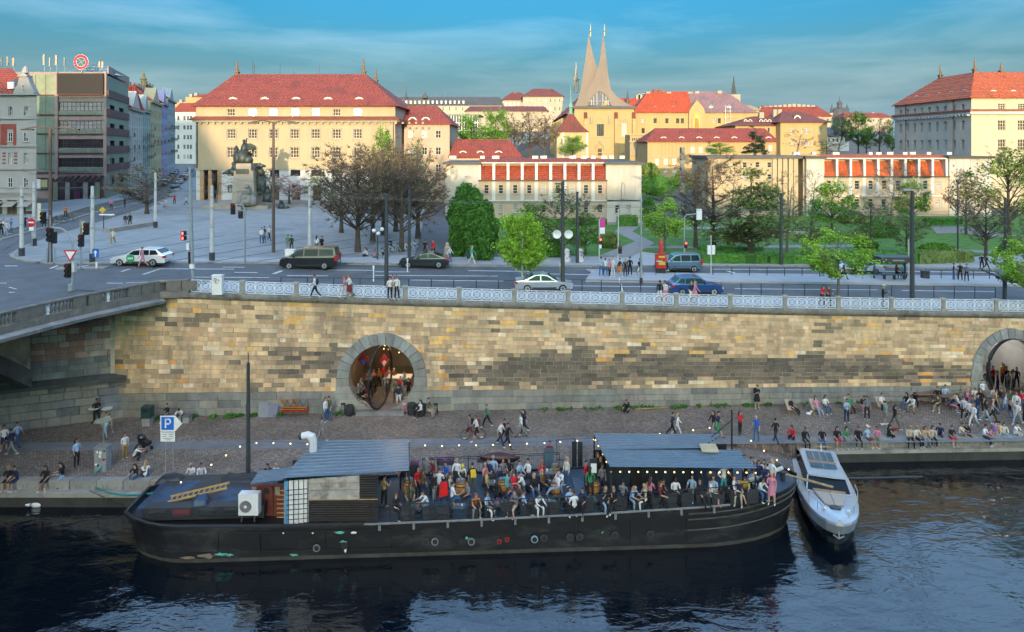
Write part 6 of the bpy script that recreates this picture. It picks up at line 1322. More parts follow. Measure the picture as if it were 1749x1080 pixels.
# ================================================================ street furniture and vehicles
def height(b,y):return HC-(y-YH)*b.y/F-b.z
redm=mat('signal_red_paint',(.45,.02,.02),.5,.1);amber=mat('amber_paint',(.55,.25,.02),.5,.1);yellow=mat('yellow_paint',(.60,.42,.03),.6,.1);blue=mat('sign_blue',(.02,.13,.50),.5,.05);lampred=mat('lit_red_signal',(.4,.01,.01),.4,0,emit=((1,.05,.04),1.2));concp=mat('pale_concrete_pole',(.52,.52,.50),.8,.15,2)
def pole(name,x,y,yt,r,mt,label,cat,group=None,base=None,n=8,b=None):
 b=b or gr(x,y,.13);o=thing(name,label,cat,b,group=group);H=height(b,yt);m=MB();m.tube([b,b+Vector((0,0,H))],[r*1.15,r*.8],mt,n);m.build('post',o,1)
 if base:m=MB();m.tube([b,b+Vector((0,0,base))],r*1.5,dgrey,n);m.build('base',o,1)
 return o,b,H
for x,y,yt,l in((37,437.5,318,'white tram pole at the far left corner of the square'),(58,420,311,'white tram pole carrying the round red sign'),(158,447.5,318,'white tram pole beside the blue arrow sign'),(265.5,389,295,'white tram pole in front of the side street'),(362,445,317,'white tram pole left of the traffic signal mast'),(529,432,319,'white tram pole behind the black van')):
 o,b,H=pole('tram_pole',x,y,yt,.17,concp,l,'pole','white tram poles round the square',.75);m=MB()
 for k in(.45,.7,.85):m.tube([b+Vector((0,0,H*k-.05)),b+Vector((0,0,H*k+.05))],.21,steel,8)
 m.split('clamp',o)
for x,y,yt,l in((660,488,335,'dark tram post by the railing between van and saloon'),(699,443.5,322,'dark tram post behind the grey saloon'),(986,449,330,'dark tram post behind the loudspeaker post'),(1334,452,332,'dark tram post by the hedge left of the leaning tree'),(1717,453,340,'dark tram post near the right edge')):
 o,b,H=pole('tram_post',x,y,yt,.16,dgrey,l,'pole','dark tram posts along the road');m=MB();m.tube([b+Vector((0,0,H)),b+Vector((0,0,H+.12))],.17,dgrey,8);m.build('cap',o,1)
o,b,H=pole('loudspeaker_post',961,498,310,.17,dgrey,'dark post with twin round white loudspeakers right of the lime tree','pole')
for sx in(-1,1):
 m=MB();c=b+Vector((sx*.48,-.12,height(b,400)));prof=[(.08,.3),(.12,.15),(.34,0),(.36,-.02),(.30,-.01),(.10,.1)]
 vs=[c+Vector((r*math.cos(2*math.pi*k/14),z,r*math.sin(2*math.pi*k/14)))for r,z in prof for k in range(14)];m.add(vs,[(i*14+k,i*14+(k+1)%14,(i+1)*14+(k+1)%14,(i+1)*14+k)for i in range(5)for k in range(14)]+[tuple(5*14+k for k in range(14))],white);m.tube([c+Vector((0,.2,0)),b+Vector((0,0,height(b,400)))],.04,dgrey,4);m.build('loudspeaker',o,1)
m=MB();m.box(b+Vector((-.25,0,H-.2)),(.8,.3,.12),dgrey);m.build('lamp_head',o,1)
o,b,H=pole('street_lamp',1558,511,322,.17,dgrey,'tall dark lamp post by the railing beside the tram shelter','street lamp');m=MB();m.box(b+Vector((-.35,0,H-.12)),(.9,.4,.16),mat('lamp_grey',(.30,.31,.32),.5,.1));m.build('lamp_head',o,1)
o,b,H=pole('street_lamp',1636,441,312,.09,dgrey,'thin dark lamp post in the park against the blank annex bay','street lamp');m=MB();m.lathe([(.1,0),(.3,.3),(.32,.5),(.05,.65)],b+Vector((.1,0,H-.2)),dgrey,8);m.build('lamp_head',o,1)
brn=mat('brown_post_paint',(.11,.075,.055),.6,.2)
for x,y,yt,l in((467,431.5,208,'tall brown lamp post with two arms in front of the monument square'),(86,448,219,'tall brown lamp post with two arms in front of the office block')):
 o,b,H=pole('street_lamp',x,y,yt,.15,brn,l,'street lamp','brown double arm lamp posts');m=MB()
 for sx in(-1,1):m.tube([b+Vector((0,0,H-.1)),b+Vector((sx*1.0,0,H+.12)),b+Vector((sx*2.2,0,H-.05))],.06,brn,5)
 m.build('arm',o,1)
 for sx in(-1,1):m=MB();m.box(b+Vector((sx*2.0,0,H-.14)),(1.0,.3,.14),dgrey);m.build('lamp_head',o,1)
def signal(root,c,lit=None,back=None,n=3,face=-1,name='signal_head'):
 m=MB();h=.34*n;m.box(c,(.34,.26,h),black)
 for k in range(n):
  z=c.z+h/2-.17-.34*k
  m.tube([(c.x,c.y+face*.13,z),(c.x,c.y+face*.30,z+.02)],.13,black,8,cap=False);m.tube([(c.x,c.y+face*.13,z),(c.x,c.y+face*.145,z)],.115,lampred if(lit==k)else(dgrey if k else redm),8)
 if back:m.box(c+Vector((0,.16*-face,0)),(.62,.03,h+.3),back)
 return m.build(name,root,1)
bb=mat('pale_backboard',(.60,.56,.42),.7,.1)
o,b,H=pole('traffic_signal',124,497,432,.085,steel,'grey traffic signal post with give way triangle and curved arm by the balustrade','traffic light');m=MB()
zt3=height(b,415);m.tube([b+Vector((0,0,H)),b+Vector((0,0,zt3)),b+Vector((-.25,0,height(b,400))),b+Vector((-.75,0,height(b,391))),b+Vector((-1.5,0,height(b,388.5)))],.075,steel,6);m.build('arm',o,1)
c=b+Vector((-.1,-.12,height(b,436)));s_=.5;m=MB()
m.prism([c+Vector((-s_,0,s_*.75)),c+Vector((s_,0,s_*.75)),c+Vector((0,0,-s_))],(0,.02,0),mat('sign_red',(.55,.02,.03),.5,.05));m.prism([c+Vector((-s_*.68,-.012,s_*.56)),c+Vector((s_*.68,-.012,s_*.56)),c+Vector((0,-.012,-s_*.62))],(0,.01,0),white);m.build('give_way_sign',o,1)
signal(o,b+Vector((-.28,-.05,height(b,462))));signal(o,b+Vector((-1.6,.0,height(b,401))),back=None);m=MB();m.box(b+Vector((.12,0,height(b,456))),(.2,.3,.75),concp);m.box(b+Vector((-.1,0,.25)),(.3,.3,.5),steel);m.build('control_box',o,1)
o,b,H=pole('traffic_signal',137.5,458,376,.07,steel,'traffic signal with pale backboard on the kerb island left of the white estate car','traffic light');signal(o,b+Vector((.5,0,height(b,391))));signal(o,b+Vector((.1,-.05,height(b,411))));m=MB();m.box(b+Vector((.12,.1,height(b,392))),(.28,.04,1.35),bb);m.build('backboard',o,1);
o,b,H=pole('traffic_signal',86,449,368,.07,steel,'traffic signal with pale backboard beside the brown lamp post','traffic light');signal(o,b+Vector((.35,0,height(b,406))));signal(o,b+Vector((-.6,0,height(b,372))));m=MB();m.box(b+Vector((-1.0,.05,height(b,362))),(.3,.04,1.5),bb);m.tube([b+Vector((0,0,height(b,358))),b+Vector((-1.2,0,height(b,358)))],.04,steel,4);m.build('backboard',o,1);m=MB()
for sx in(-.32,.4):m.tube([b+Vector((sx,0,0)),b+Vector((sx,0,1.3))],.06,steel,5)
m.split('guard_post',o)
o,b,H=pole('sign_post',164,456.5,428,.04,steel,'blue square sign with white arrow on the kerb island','road sign');m=MB();c=b+Vector((0,-.06,height(b,432.5)));m.box(c,(.55,.04,.75),blue);m.prism([c+Vector((-.16,-.03,.02)),c+Vector((.16,-.03,.02)),c+Vector((0,-.03,.26))],(0,.005,0),white);m.build('sign_face',o,1);m=MB();m.box(c+Vector((0,-.026,-.14)),(.1,.006,.3),white);m.build('arrow',o,1);m=MB();m.box(b+Vector((.05,0,.2)),(.12,.12,.45),white);m.build('sleeve',o,1)
a_,b_=gr(97,460.5),gr(181,459.5)
for i in range(9):
 p,q=a_.lerp(b_,i/9),a_.lerp(b_,(i+.96)/9);m=MB();m.box((p+q)/2+Vector((0,.1,.06)),((q-p).length,.7,.16),kerbm);
 structure(m.build('island_kerb'))
o,b,H=pole('sign_post',58.8,420.2,372,.05,steel,'round red and white no entry style sign with plate on the second white tram pole','road sign',b=gr(58.8,420.4,.13)-Vector((0,.35,0)));m=MB();c=b+Vector((0,-.08,height(b,380)));m.tube([c,c+Vector((0,-.03,0))],.42,MATS['sign_red'],14);m.box(c+Vector((0,-.045,0)),(.55,.02,.14),white);m.build('sign_face',o,1);m=MB();m.box(c+Vector((0,0,-.65)),(.5,.03,.36),white);m.build('plate',o,1)
o,b,H=pole('sign_post',177,395,358,.05,dgrey,'yellow diamond sign with arrow plate beside the stone bench','road sign');m=MB();c=b+Vector((-.1,-.06,height(b,359)));m.prism([c+Vector((-.42,0,0)),c+Vector((0,0,-.42)),c+Vector((.42,0,0)),c+Vector((0,0,.42))],(0,.02,0),yellow);m.build('sign_face',o,1);m=MB();m.box(c+Vector((.5,.03,-.55)),(1.8,.03,.16),white);m.build('arrow_plate',o,1)
o,b,H=pole('signal_mast',329.5,483,286,.12,steel,'leaning grey signal mast with two red signals above the balustrade end','traffic light');o.rotation_euler=(0,math.radians(-1.6),0)
signal(o,b+Vector((-.62,0,height(b,398))),lit=0,n=1);signal(o,b+Vector((-.62,0,height(b,406.5))),lit=0,n=1);m=MB();m.tube([b+Vector((0,0,height(b,400))),b+Vector((-.6,.1,height(b,400)))],.05,steel,5);m.build('bracket',o,1);m=MB();m.box(b+Vector((-.3,0,height(b,421))),(.22,.2,.5),white);m.box(b+Vector((0,-.05,height(b,455))),(.3,.3,.35),white);m.build('control_box',o,1);m=MB();m.box(b+Vector((-.22,.0,height(b,440))),(.1,.24,.9),black);m.build('signal_head',o,1)
for x,y,yt,dx,l in((418,448,357,-20,'grey cantilever signal mast reaching left over the square edge'),(1169,447,372,25,'grey cantilever signal mast reaching right above the people carrier')):
 o,b,H=pole('signal_mast',x,y,yt,.085,steel,l,'traffic light');m=MB();ex=dx*b.y/F;m.tube([b+Vector((0,0,H)),b+Vector((ex*.15,0,H+.32)),b+Vector((ex,0,H+.45))],.06,steel,6);m.build('arm',o,1)
 if dx<0:signal(o,b+Vector((ex,0,H+.0)));signal(o,b+Vector((ex*.35,0,H-.55)),n=2);m=MB();m.box(b+Vector((ex*-.3,.1,H*.02+.6)),(.1,.1,.1),steel);m.build('button_box',o,1)
 else:m=MB();m.box(b+Vector((ex,0,H+.35)),(.55,.3,1.15),white);m.build('signal_head',o,1);signal(o,b+Vector((.12,0,height(b,418))),lit=0,n=2)
o,b,H=pole('signal_post',1214.5,470.5,402,.06,concp,'pale signal post with twin white signal boxes on the tram platform','traffic light');m=MB()
for sx in(-.2,.2):m.box(b+Vector((sx,0,height(b,427))),(.3,.3,.85),white)
m.split('signal_head',o)
o,b,H=pole('signal_post',1023.5,455,375,.06,concp,'pale signal post below the pink banner','traffic light');signal(o,b+Vector((.12,0,height(b,412))),lit=0,n=2);m=MB();m.box(b+Vector((.32,0,height(b,387.5))),(.55,.04,1.55),mat('pink_banner',(.62,.05,.30),.7,.1));m.build('banner',o,1);m=MB();m.box(b+Vector((.32,-.03,height(b,394))),(.5,.03,.6),white);m.build('banner_panel',o,1);m=MB();m.box(b+Vector((.1,-.05,height(b,421))),(.25,.2,.4),white);m.build('control_box',o,1)
o,b,H=pole('signal_post',1056,470,357,.06,concp,'pale signal post with green signal among the waiting people','traffic light');signal(o,b+Vector((.15,0,height(b,427))),n=2)
o,b,H=pole('light_mast',1095,484,338,.085,steel,'grey steel mast at the platform end','pole');m=MB();m.tube([b,b+Vector((0,0,.5))],.14,dgrey,6);m.build('base',o,1)
o,b,H=pole('leaning_post',1063,497,474,.06,white,'short leaning white post on the pavement edge','bollard');o.rotation_euler=(0,math.radians(-14),0)
for x,y,yt,l in((638,481,455,'thin white marker post in the road left of the dark tram post'),(696,464,442,'white marker post at the front wheel of the grey saloon'),(957,466,451,'yellowish marker post left of the loudspeaker post'),(838,443,400,'thin white post in front of the round evergreens')):
 o,b,H=pole('marker_post',x,y,yt,.05,white if x!=957 else yellow,l,'post');m=MB();m.box(b+Vector((0,0,H-.1)),(.14,.08,.3),white);m.build('plate',o,1)
o,b,H=pole('globe_lamp',645,444,395,.06,dgrey,'lamp post with white globes under the bare trees','street lamp');m=MB()
for dx,dy,z in((-.38,0,.05),(.42,.1,.18),(.1,-.2,-.2)):m.ico(b+Vector((dx,dy,H+z)),.2,white,2)
m.split('globe',o);m=MB();m.tube([b+Vector((-.38,0,H)),b+Vector((0,0,H-.3)),b+Vector((.42,.1,H))],.03,dgrey,4);m.build('arm',o,1)
def cabinet(name,x,y,yt,w,d,mt,label,cat,extra=None):
 b=gr(x,y,.13);h=height(b,yt);o=thing(name,label,cat,b);m=MB();m.box(b+Vector((0,0,h/2)),(w,d,h),mt);m.box(b+Vector((0,0,h+.03)),(w+.08,d+.08,.06),mt);m.build('body',o,1)
 if extra:extra(o,b,h)
 return o
def door(o,b,h):m=MB();m.box(b+Vector((0,-.32,h*.5)),(.62,.02,h*.86),white);m.build('door',o,1);m=MB();m.box(b+Vector((.22,-.34,h*.5)),(.04,.03,.18),steel);m.build('handle',o,1)
cabinet('control_cabinet',496,443.5,427,.85,.6,white,'white control cabinet on the square edge in front of a couple','cabinet',door)
def graf(o,b,h):
 m=MB()
 for pts in([(-.18,.3),(-.2,.15),(-.05,.2),(-.12,.02),(.05,.0)],[(-.2,.34),(-.05,.36),(-.02,.2)],[(.1,.3),(.18,.2),(.08,.1)]):m.tube([b+Vector((x,-.2,h*.62+z))for x,z in pts],.025,black if pts[0][0]<0 else redm,4)
 m.build('scrawl',o,1)
cabinet('utility_box',372,503,471,.72,.36,white,'white utility box with scrawled graffiti behind the first railing panel','cabinet',graf)
cabinet('litter_bin',1580,477,463.5,.62,.5,dgrey,'dark grey square litter bin on the tram platform','bin',lambda o,b,h:MB().box(b+Vector((0,-.26,h*.8)),(.4,.02,.18),black).build('opening',o,1))
b=gr(1128,466.5,.2);o=thing('ticket_stand','red and yellow sightseeing ticket stand with a tower on top','kiosk',b);h=height(b,434);m=MB();m.box(b+Vector((0,0,h*.62)),(1.0,.35,h*.76),redm);m.build('board',o,1);rtp=mat('ticket_red',(.6,.03,.03),.5,.1)
for k,(mt_,z0,hh_)in enumerate(((yellow,.86,.1),(rtp,.72,.12),(yellow,.52,.16),(white,.66,.08),(rtp,.36,.12))):m=MB();m.box(b+Vector((-.12 if k%2 else .1,-.19,h*z0)),(.62,.03,h*hh_),mt_);m.build('poster',o,1)
m=MB();m.lathe([(.22,0),(.18,.9),(.22,1.0),(.05,1.5)],b+Vector((.05,0,h)),rtp,6);m.build('tower_sign',o,1);m=MB();m.box(b+Vector((0,-.1,h*.12)),(.85,.5,h*.22),black);m.build('stand_base',o,1)
whs=mat('sculpture_white',(.62,.62,.60),.8,.1)
for x,l in((968,'white sculpture with black scrawled pattern, left one of the pair behind the road'),(991,'white sculpture with black scrawled pattern, right one of the pair behind the road')):
 b=gr(x,447,.13);o=thing('street_sculpture',l,'sculpture',b);m=MB();m.lathe([(.42,0),(.38,.6),(.30,.9),(.34,1.15),(.12,1.35)],b,whs,9,sy=.7);m.build('body',o,1);m=MB();Rg=random.Random(x)
 for k in range(9):a=Rg.uniform(-2.6,-.5);z=Rg.uniform(.15,1.1);m.tube([b+Vector((.40*math.cos(a+j*.15),.29*math.sin(a+j*.15),z+Rg.uniform(-.12,.12)))for j in range(4)],.03,black,4)
 m.build('pattern',o,1)
b=gr(764,446,.13);o=thing('stone_figure','pale carved stone figure at the foot of the cobbled lane','statue',b);m=MB();m.lathe([(.42,0),(.42,.25),(.34,.3),(.36,.8),(.30,1.1),(.34,1.35),(.16,1.55)],b,stonetrim,9);m.build('body',o,1);m=MB();m.ico(b+Vector((0,0,1.68)),.2,stonetrim,2);m.build('head',o,1)
b=gr(225,396,.13);o=thing('stone_planter','low grey stone planter wall left of the monument','planter',b);sb=mat('bench_stone',(.30,.28,.25),.9,.2)
a1_,a2_=gr(182,398,.13),gr(262,385,.13)
for i in range(7):p,q=a1_.lerp(a2_,i/7),a1_.lerp(a2_,(i+.96)/7);m=MB();m.box((p+q)/2+Vector((0,0,.25)),((q-p).length,.9,.5),sb,rz=math.atan2(q.y-p.y,q.x-p.x));m.build('wall_block',o,1)
b=gr(1530,479,.25);o=thing('tram_shelter','dark flat roofed tram shelter with bench on the platform','shelter',b);u=22*0+b.y/F;x0,x1=b.x-31*u,b.x+26*u;H=height(b,447);m=MB();m.box(((x0+x1)/2,b.y+.2,b.z+H+.25),(x1-x0,1.8,.5),dgrey);m.build('roof',o,1)
m=MB();m.box(((x0+x1)/2,b.y-.72,b.z+H+.22),(1.1,.02,.14),mat('shelter_lettering',(.25,.25,.25),.6,0));m.build('name_plate',o,1)
for x in(x0+.1,x1-.1):m=MB();m.box((x,b.y+.8,b.z+H/2),(.14,.14,H),dgrey);m.build('post',o,1)
m=MB();m.box(((x0+x1)/2+.3,b.y+.55,b.z+.45),((x1-x0)*.78,.45,.08),dgrey)
for k in(-.3,.0,.3):m.box(((x0+x1)/2+.3+k*(x1-x0),b.y+.55,b.z+.2),(.08,.4,.4),dgrey)
m.build('bench',o,1);m=MB();m.quad((x0+.2,b.y+.95,b.z+.2),(x1-.2,b.y+.95,b.z+.2),(x1-.2,b.y+.95,b.z+H),(x0+.2,b.y+.95,b.z+H),mat('clear_glass',(.5,.55,.55),.05,0));g=m.build('glass_wall',o,1);gm_=MATS['clear_glass'].node_tree.nodes['Principled BSDF'];gm_.inputs['Transmission Weight'].default_value=1.0;gm_.inputs['IOR'].default_value=1.02
for k in(1552,1556):pole('timetable_post',k,476 if k==1552 else 474,408,.05,concp,'%s thin pale timetable post behind the dark lamp post'%('left' if k==1552 else 'right'),'post')
b=gr(1724,512,.15);o=thing('tram_shelter','second dark shelter cut by the right edge beside the railing','shelter',b);m=MB();p=gr(1716,512,.15);H=height(p,478);m.box(p+Vector((0,0,H/2)),(.22,.22,H),dgrey);m.build('post',o,1);m=MB();m.box(p+Vector((1.9,-.3,H+.1)),(4.4,2.0,.22),dgrey);m.build('roof',o,1);m=MB();m.tube([p+Vector((0,0,H)),p+Vector((-1.4,1.2,H+.75))],.06,dgrey,5);m.build('strut',o,1)
def barrier(pts,h,label,step=36,rails=(1.0,),group='black railings along the tram track'):
 a=gr(*pts[0],.12);o=thing('track_railing',label,'railing',a,group=group);P=[]
 for(xa,ya),(xb,yb_)in zip(pts,pts[1:]):
  n=max(1,round((xb-xa)/step));P+=[gr(xa+(xb-xa)*i/n,ya+(yb_-ya)*i/n,.12)for i in range(n)]
 P.append(gr(*pts[-1],.12));me=MB();me.tube([(0,0,0),(0,0,h)],.035,black,5);pmesh=me.mesh('post')
 for p in P:inst('post',pmesh,o,p,world=True)
 for k in rails:m=MB();m.tube([p+Vector((0,0,h*k))for p in P],.02,black,4);m.build('rail',o,1)
barrier([(480,490),(660,492),(890,495)],.75,'low black railing behind the white railing, left stretch to the lime tree',40);barrier([(895,497),(1060,500),(1300,505),(1560,508),(1700,511)],1.0,'black railing along the near side of the tram track',36,(1.0,))
barrier([(1088,471.5),(1250,472),(1430,475)],.95,'black railing on the platform behind the blue people carrier',32,(1.0,));barrier([(1580,477.5),(1690,479),(1705,482)],.95,'black railing on the platform right of the litter bin',28,(1.0,.08))
wm=mat('tram_wire',(.12,.13,.14),.6,0);m=MB()
for z0,y0 in((6.6,63.5),(6.4,67.5)):
 pts=[Vector((X,y0+.06*X,zr(X)+z0-.12*math.sin((X+50)*.25)**2))for X in range(-52,61,3)];m.tube(pts,.018,wm,3)
for(xa,ya,za,xb,yb_,zb_)in((660,487,7.2,699,443.5,7.6),(961,497,7.4,986,449,7.6),(1558,510,7.4,1717,452,7.5),(1334,452,7.5,1558,510,7.6),(158,447,8,362,445,8),(37,437,8,158,447,8),(362,445,8,529,432,7.6),(529,432,7.6,660,488,7.5),(58,420,8,265,388,7.6),(265,388,7.6,362,445,7.8)):
 a,b=gr(xa,ya),gr(xb,yb_);m.tube([a.lerp(b,t/6)+Vector((0,0,lerp(za,zb_,t/6)-.5*math.sin(math.pi*t/6)))for t in range(7)],.016,wm,3)
tag(m.build('overhead_wires',org=Vector((0,65,14))),'thin overhead tram wires strung across the square and road','wires')
# ---------------------------------------------------------------- bronze monument
bz_m=mat('dark_bronze',(.055,.065,.058),.5,.35,1.5,bump=.8,bscale=5,metal=.35,stain=((.10,.17,.14),1.2,.52,.6));mst=mat('monument_granite',(.36,.31,.25),.85,.2,1,bump=.2,stain=((.22,.19,.16),.5,.5,.6))
D=113.0;fr=Fr(D);zb=zr(fr.X(430))+.12;mo=thing('monument','granite monument with dark bronze winged figures on a tall pedestal','monument',(fr.X(427),D,zb))
def mbx(x0,y0,x1,y1,dp,mt,name='block',off=0.0):return MB().b2((fr.X(x0),D-dp/2+off,max(fr.Z(y1),zb)),(fr.X(x1),D+dp/2+off,fr.Z(y0)),mt).build(name,mo,1)
mbx(335,370,502,378,13,mst,'step');mbx(368,362,497,371,9,mst,'step');mbx(360,349,468,362,6,mst,'plinth')
m=MB();a=[(405,362),(446,362),(440,291),(408,291)];m.add([(fr.X(x),D-2.6 if y>300 else D-2.0,fr.Z(y))for x,y in a]+[(fr.X(x),D+2.4,fr.Z(y))for x,y in a],[(0,1,2,3),(1,5,6,2),(4,0,3,7),(3,2,6,7)],mst);m.build('pedestal',mo,1);mbx(412,279,437,291,4.2,mst,'cap_block')
m=MB();m.b2((fr.X(412),D-2.25,fr.Z(296)),(fr.X(433),D-1.8,fr.Z(288)),bz_m);m.build('bronze_plaque',mo,1)
def fig(parts,name,mt=bz_m,off=-1.0):
 m=MB()
 for(xa,ya,xb,yb_,ra,rb_,dy)in parts:m.tube([px(xa,ya,D+off+dy),px((xa+xb)/2+.3,(ya+yb_)/2,D+off+dy*.7-.15),px(xb,yb_,D+off+dy*.5)],[ra,(ra+rb_)/2*1.08,rb_],mt,8)
 return m.build(name,mo,1,smooth=True)
fig([(415,279,417,258,1.15,.75,0),(417,259,417,247,.62,.40,0),(417,245,416.6,239.6,.27,.22,0),(419,249,421.6,236,.17,.09,0),(415,250,411,258,.2,.14,-.2),(421,278,429,262,1.0,.45,0),(411,279,405,262,1.0,.7,.3),(404,263,403.6,253,.55,.34,.3),(403.5,252,403.5,250.5,.24,.2,.3)],'bronze_figure')
m=MB()
for k in range(6):m.tube([px(419+k*.4,248+k*1.2,D-1),px(428+k*.6,247.5+k*1.5,D-.6),px(437.5-k*.9,251+k*1.8,D-.4)],[.28,.24,.1],bz_m,6)
m.build('bronze_wing',mo,1)
fig([(406,290,401,281,.8,.5,0),(401,281,398,279,.35,.3,0),(404,296,392,292,.7,.4,0),(392,293,381,296.5,.4,.15,0),(403,284,396,288,.3,.2,0)],'bronze_figure');fig([(440,283,454,284,.45,.15,0),(441,288,449,299,.6,.5,.8),(449,299,448,334,.55,.5,.8),(445,300,443,330,.7,.6,.8),(438,282,446,280,.3,.2,0)],'bronze_figure')
fig([(456,345,458,331,.8,.55,-.6),(458,330,457,323,.5,.35,-.6),(457,321,457,320,.28,.22,-.6),(462,345,465,335,.5,.3,-.6)],'bronze_figure');fig([(480,357,481,347,.6,.4,-.6),(481,346,479,344,.3,.25,-.6),(484,357,493,354,.4,.2,-.6)],'bronze_figure')
gst=mat('carved_granite',(.26,.245,.22),.9,.25,1.5,bump=.6);fig([(421,352,421,330,1.1,.8,-2.4),(421,331,421.5,322,.7,.4,-2.4),(421.5,320,421.5,317,.34,.28,-2.4),(411,350,411,328,.7,.5,-2.2),(430,352,431,332,.8,.5,-2.2),(416,338,426,338,.4,.4,-2.9)],'seated_stone_figure',gst)
mbx(412,350,430,368,2.0,mst,'block',-3.4);mbx(470,357,496,371,4,mst,'block',-1);mbx(345,356,365,366,3,mst,'block',-2)
# ---------------------------------------------------------------- vehicles
tyre=mat('tyre_rubber',(.02,.02,.02),.9,.2);rim=mat('alloy_rim',(.55,.56,.57),.3,.1,metal=.7);cglass=mat('car_glass',(.015,.022,.028),.10,0,spec=.2);tail=mat('tail_lamp',(.45,.01,.01),.3,0);headl=mat('head_lamp',(.6,.62,.62),.15,0);plate=mat('number_plate',(.7,.7,.68),.6,0);trim=mat('black_trim',(.02,.02,.022),.6,.1)
def paintmat(n,c,metal=.2):
 m=mat(n,c,.28,.04,2,metal=metal);b=m.node_tree.nodes['Principled BSDF'];b.inputs['Coat Weight'].default_value=.6;b.inputs['Coat Roughness'].default_value=.05;return m
CP={'sedan':dict(L=4.75,W=1.82,prof=[(0,.35),(.02,.62),(.10,.74),(1.25,.92),(2.05,1.38),(2.55,1.46),(3.15,1.42),(4.05,1.02),(4.68,.95),(4.75,.6),(4.70,.32)],win=[[(1.45,.95),(2.12,1.34),(2.62,1.40),(2.62,.97)],[(2.70,.97),(2.70,1.40),(3.1,1.36),(3.75,1.02),(3.6,.98)]],ax=(.85,3.75)),'coupe':dict(L=4.75,W=1.82,prof=[(0,.35),(.02,.60),(.12,.72),(1.35,.90),(2.2,1.34),(2.7,1.42),(3.2,1.38),(4.3,1.0),(4.7,.92),(4.75,.6),(4.70,.32)],win=[[(1.6,.93),(2.26,1.30),(2.75,1.36),(2.75,.95)],[(2.82,.95),(2.82,1.36),(3.2,1.32),(4.0,1.0),(3.8,.96)]],ax=(.9,3.8)),'estate':dict(L=4.7,W=1.82,prof=[(0,.35),(.02,.62),(.12,.76),(1.2,.94),(1.95,1.40),(2.5,1.50),(3.9,1.46),(4.45,1.05),(4.68,.95),(4.70,.6),(4.66,.32)],win=[[(1.4,.98),(2.02,1.36),(2.55,1.43),(2.55,.99)],[(2.62,.99),(2.62,1.43),(3.35,1.42),(3.35,1.0)],[(3.42,1.0),(3.42,1.42),(3.9,1.39),(4.15,1.06),(4.1,1.02)]],ax=(.85,3.7)),'hatch':dict(L=4.3,W=1.78,prof=[(0,.35),(.02,.64),(.12,.80),(1.05,.98),(1.8,1.46),(2.4,1.56),(3.6,1.50),(4.1,1.10),(4.28,1.0),(4.30,.6),(4.26,.32)],win=[[(1.25,1.02),(1.88,1.41),(2.4,1.48),(2.4,1.03)],[(2.47,1.03),(2.47,1.48),(3.15,1.46),(3.2,1.04)],[(3.28,1.05),(3.22,1.45),(3.6,1.42),(3.85,1.1)]],ax=(.8,3.45)),'mpv':dict(L=4.4,W=1.83,prof=[(0,.35),(.02,.70),(.12,.86),(.95,1.08),(1.65,1.66),(2.2,1.80),(4.15,1.78),(4.34,1.1),(4.40,.6),(4.36,.32)],win=[[(1.1,1.12),(1.72,1.60),(2.2,1.70),(2.2,1.12)],[(2.28,1.12),(2.28,1.70),(3.2,1.70),(3.2,1.13)],[(3.28,1.13),(3.28,1.70),(4.0,1.68),(4.12,1.15)]],ax=(.8,3.55)),'van':dict(L=5.15,W=1.95,prof=[(0,.35),(.02,.78),(.15,.98),(.85,1.15),(1.65,1.78),(2.1,1.92),(4.9,1.90),(5.08,1.2),(5.15,.6),(5.10,.32)],win=[[(1.0,1.2),(1.72,1.72),(2.15,1.80),(2.15,1.2)],[(2.25,1.2),(2.25,1.80),(3.45,1.80),(3.45,1.22)],[(3.55,1.22),(3.55,1.80),(4.75,1.78),(4.82,1.24)]],ax=(.9,4.05))}
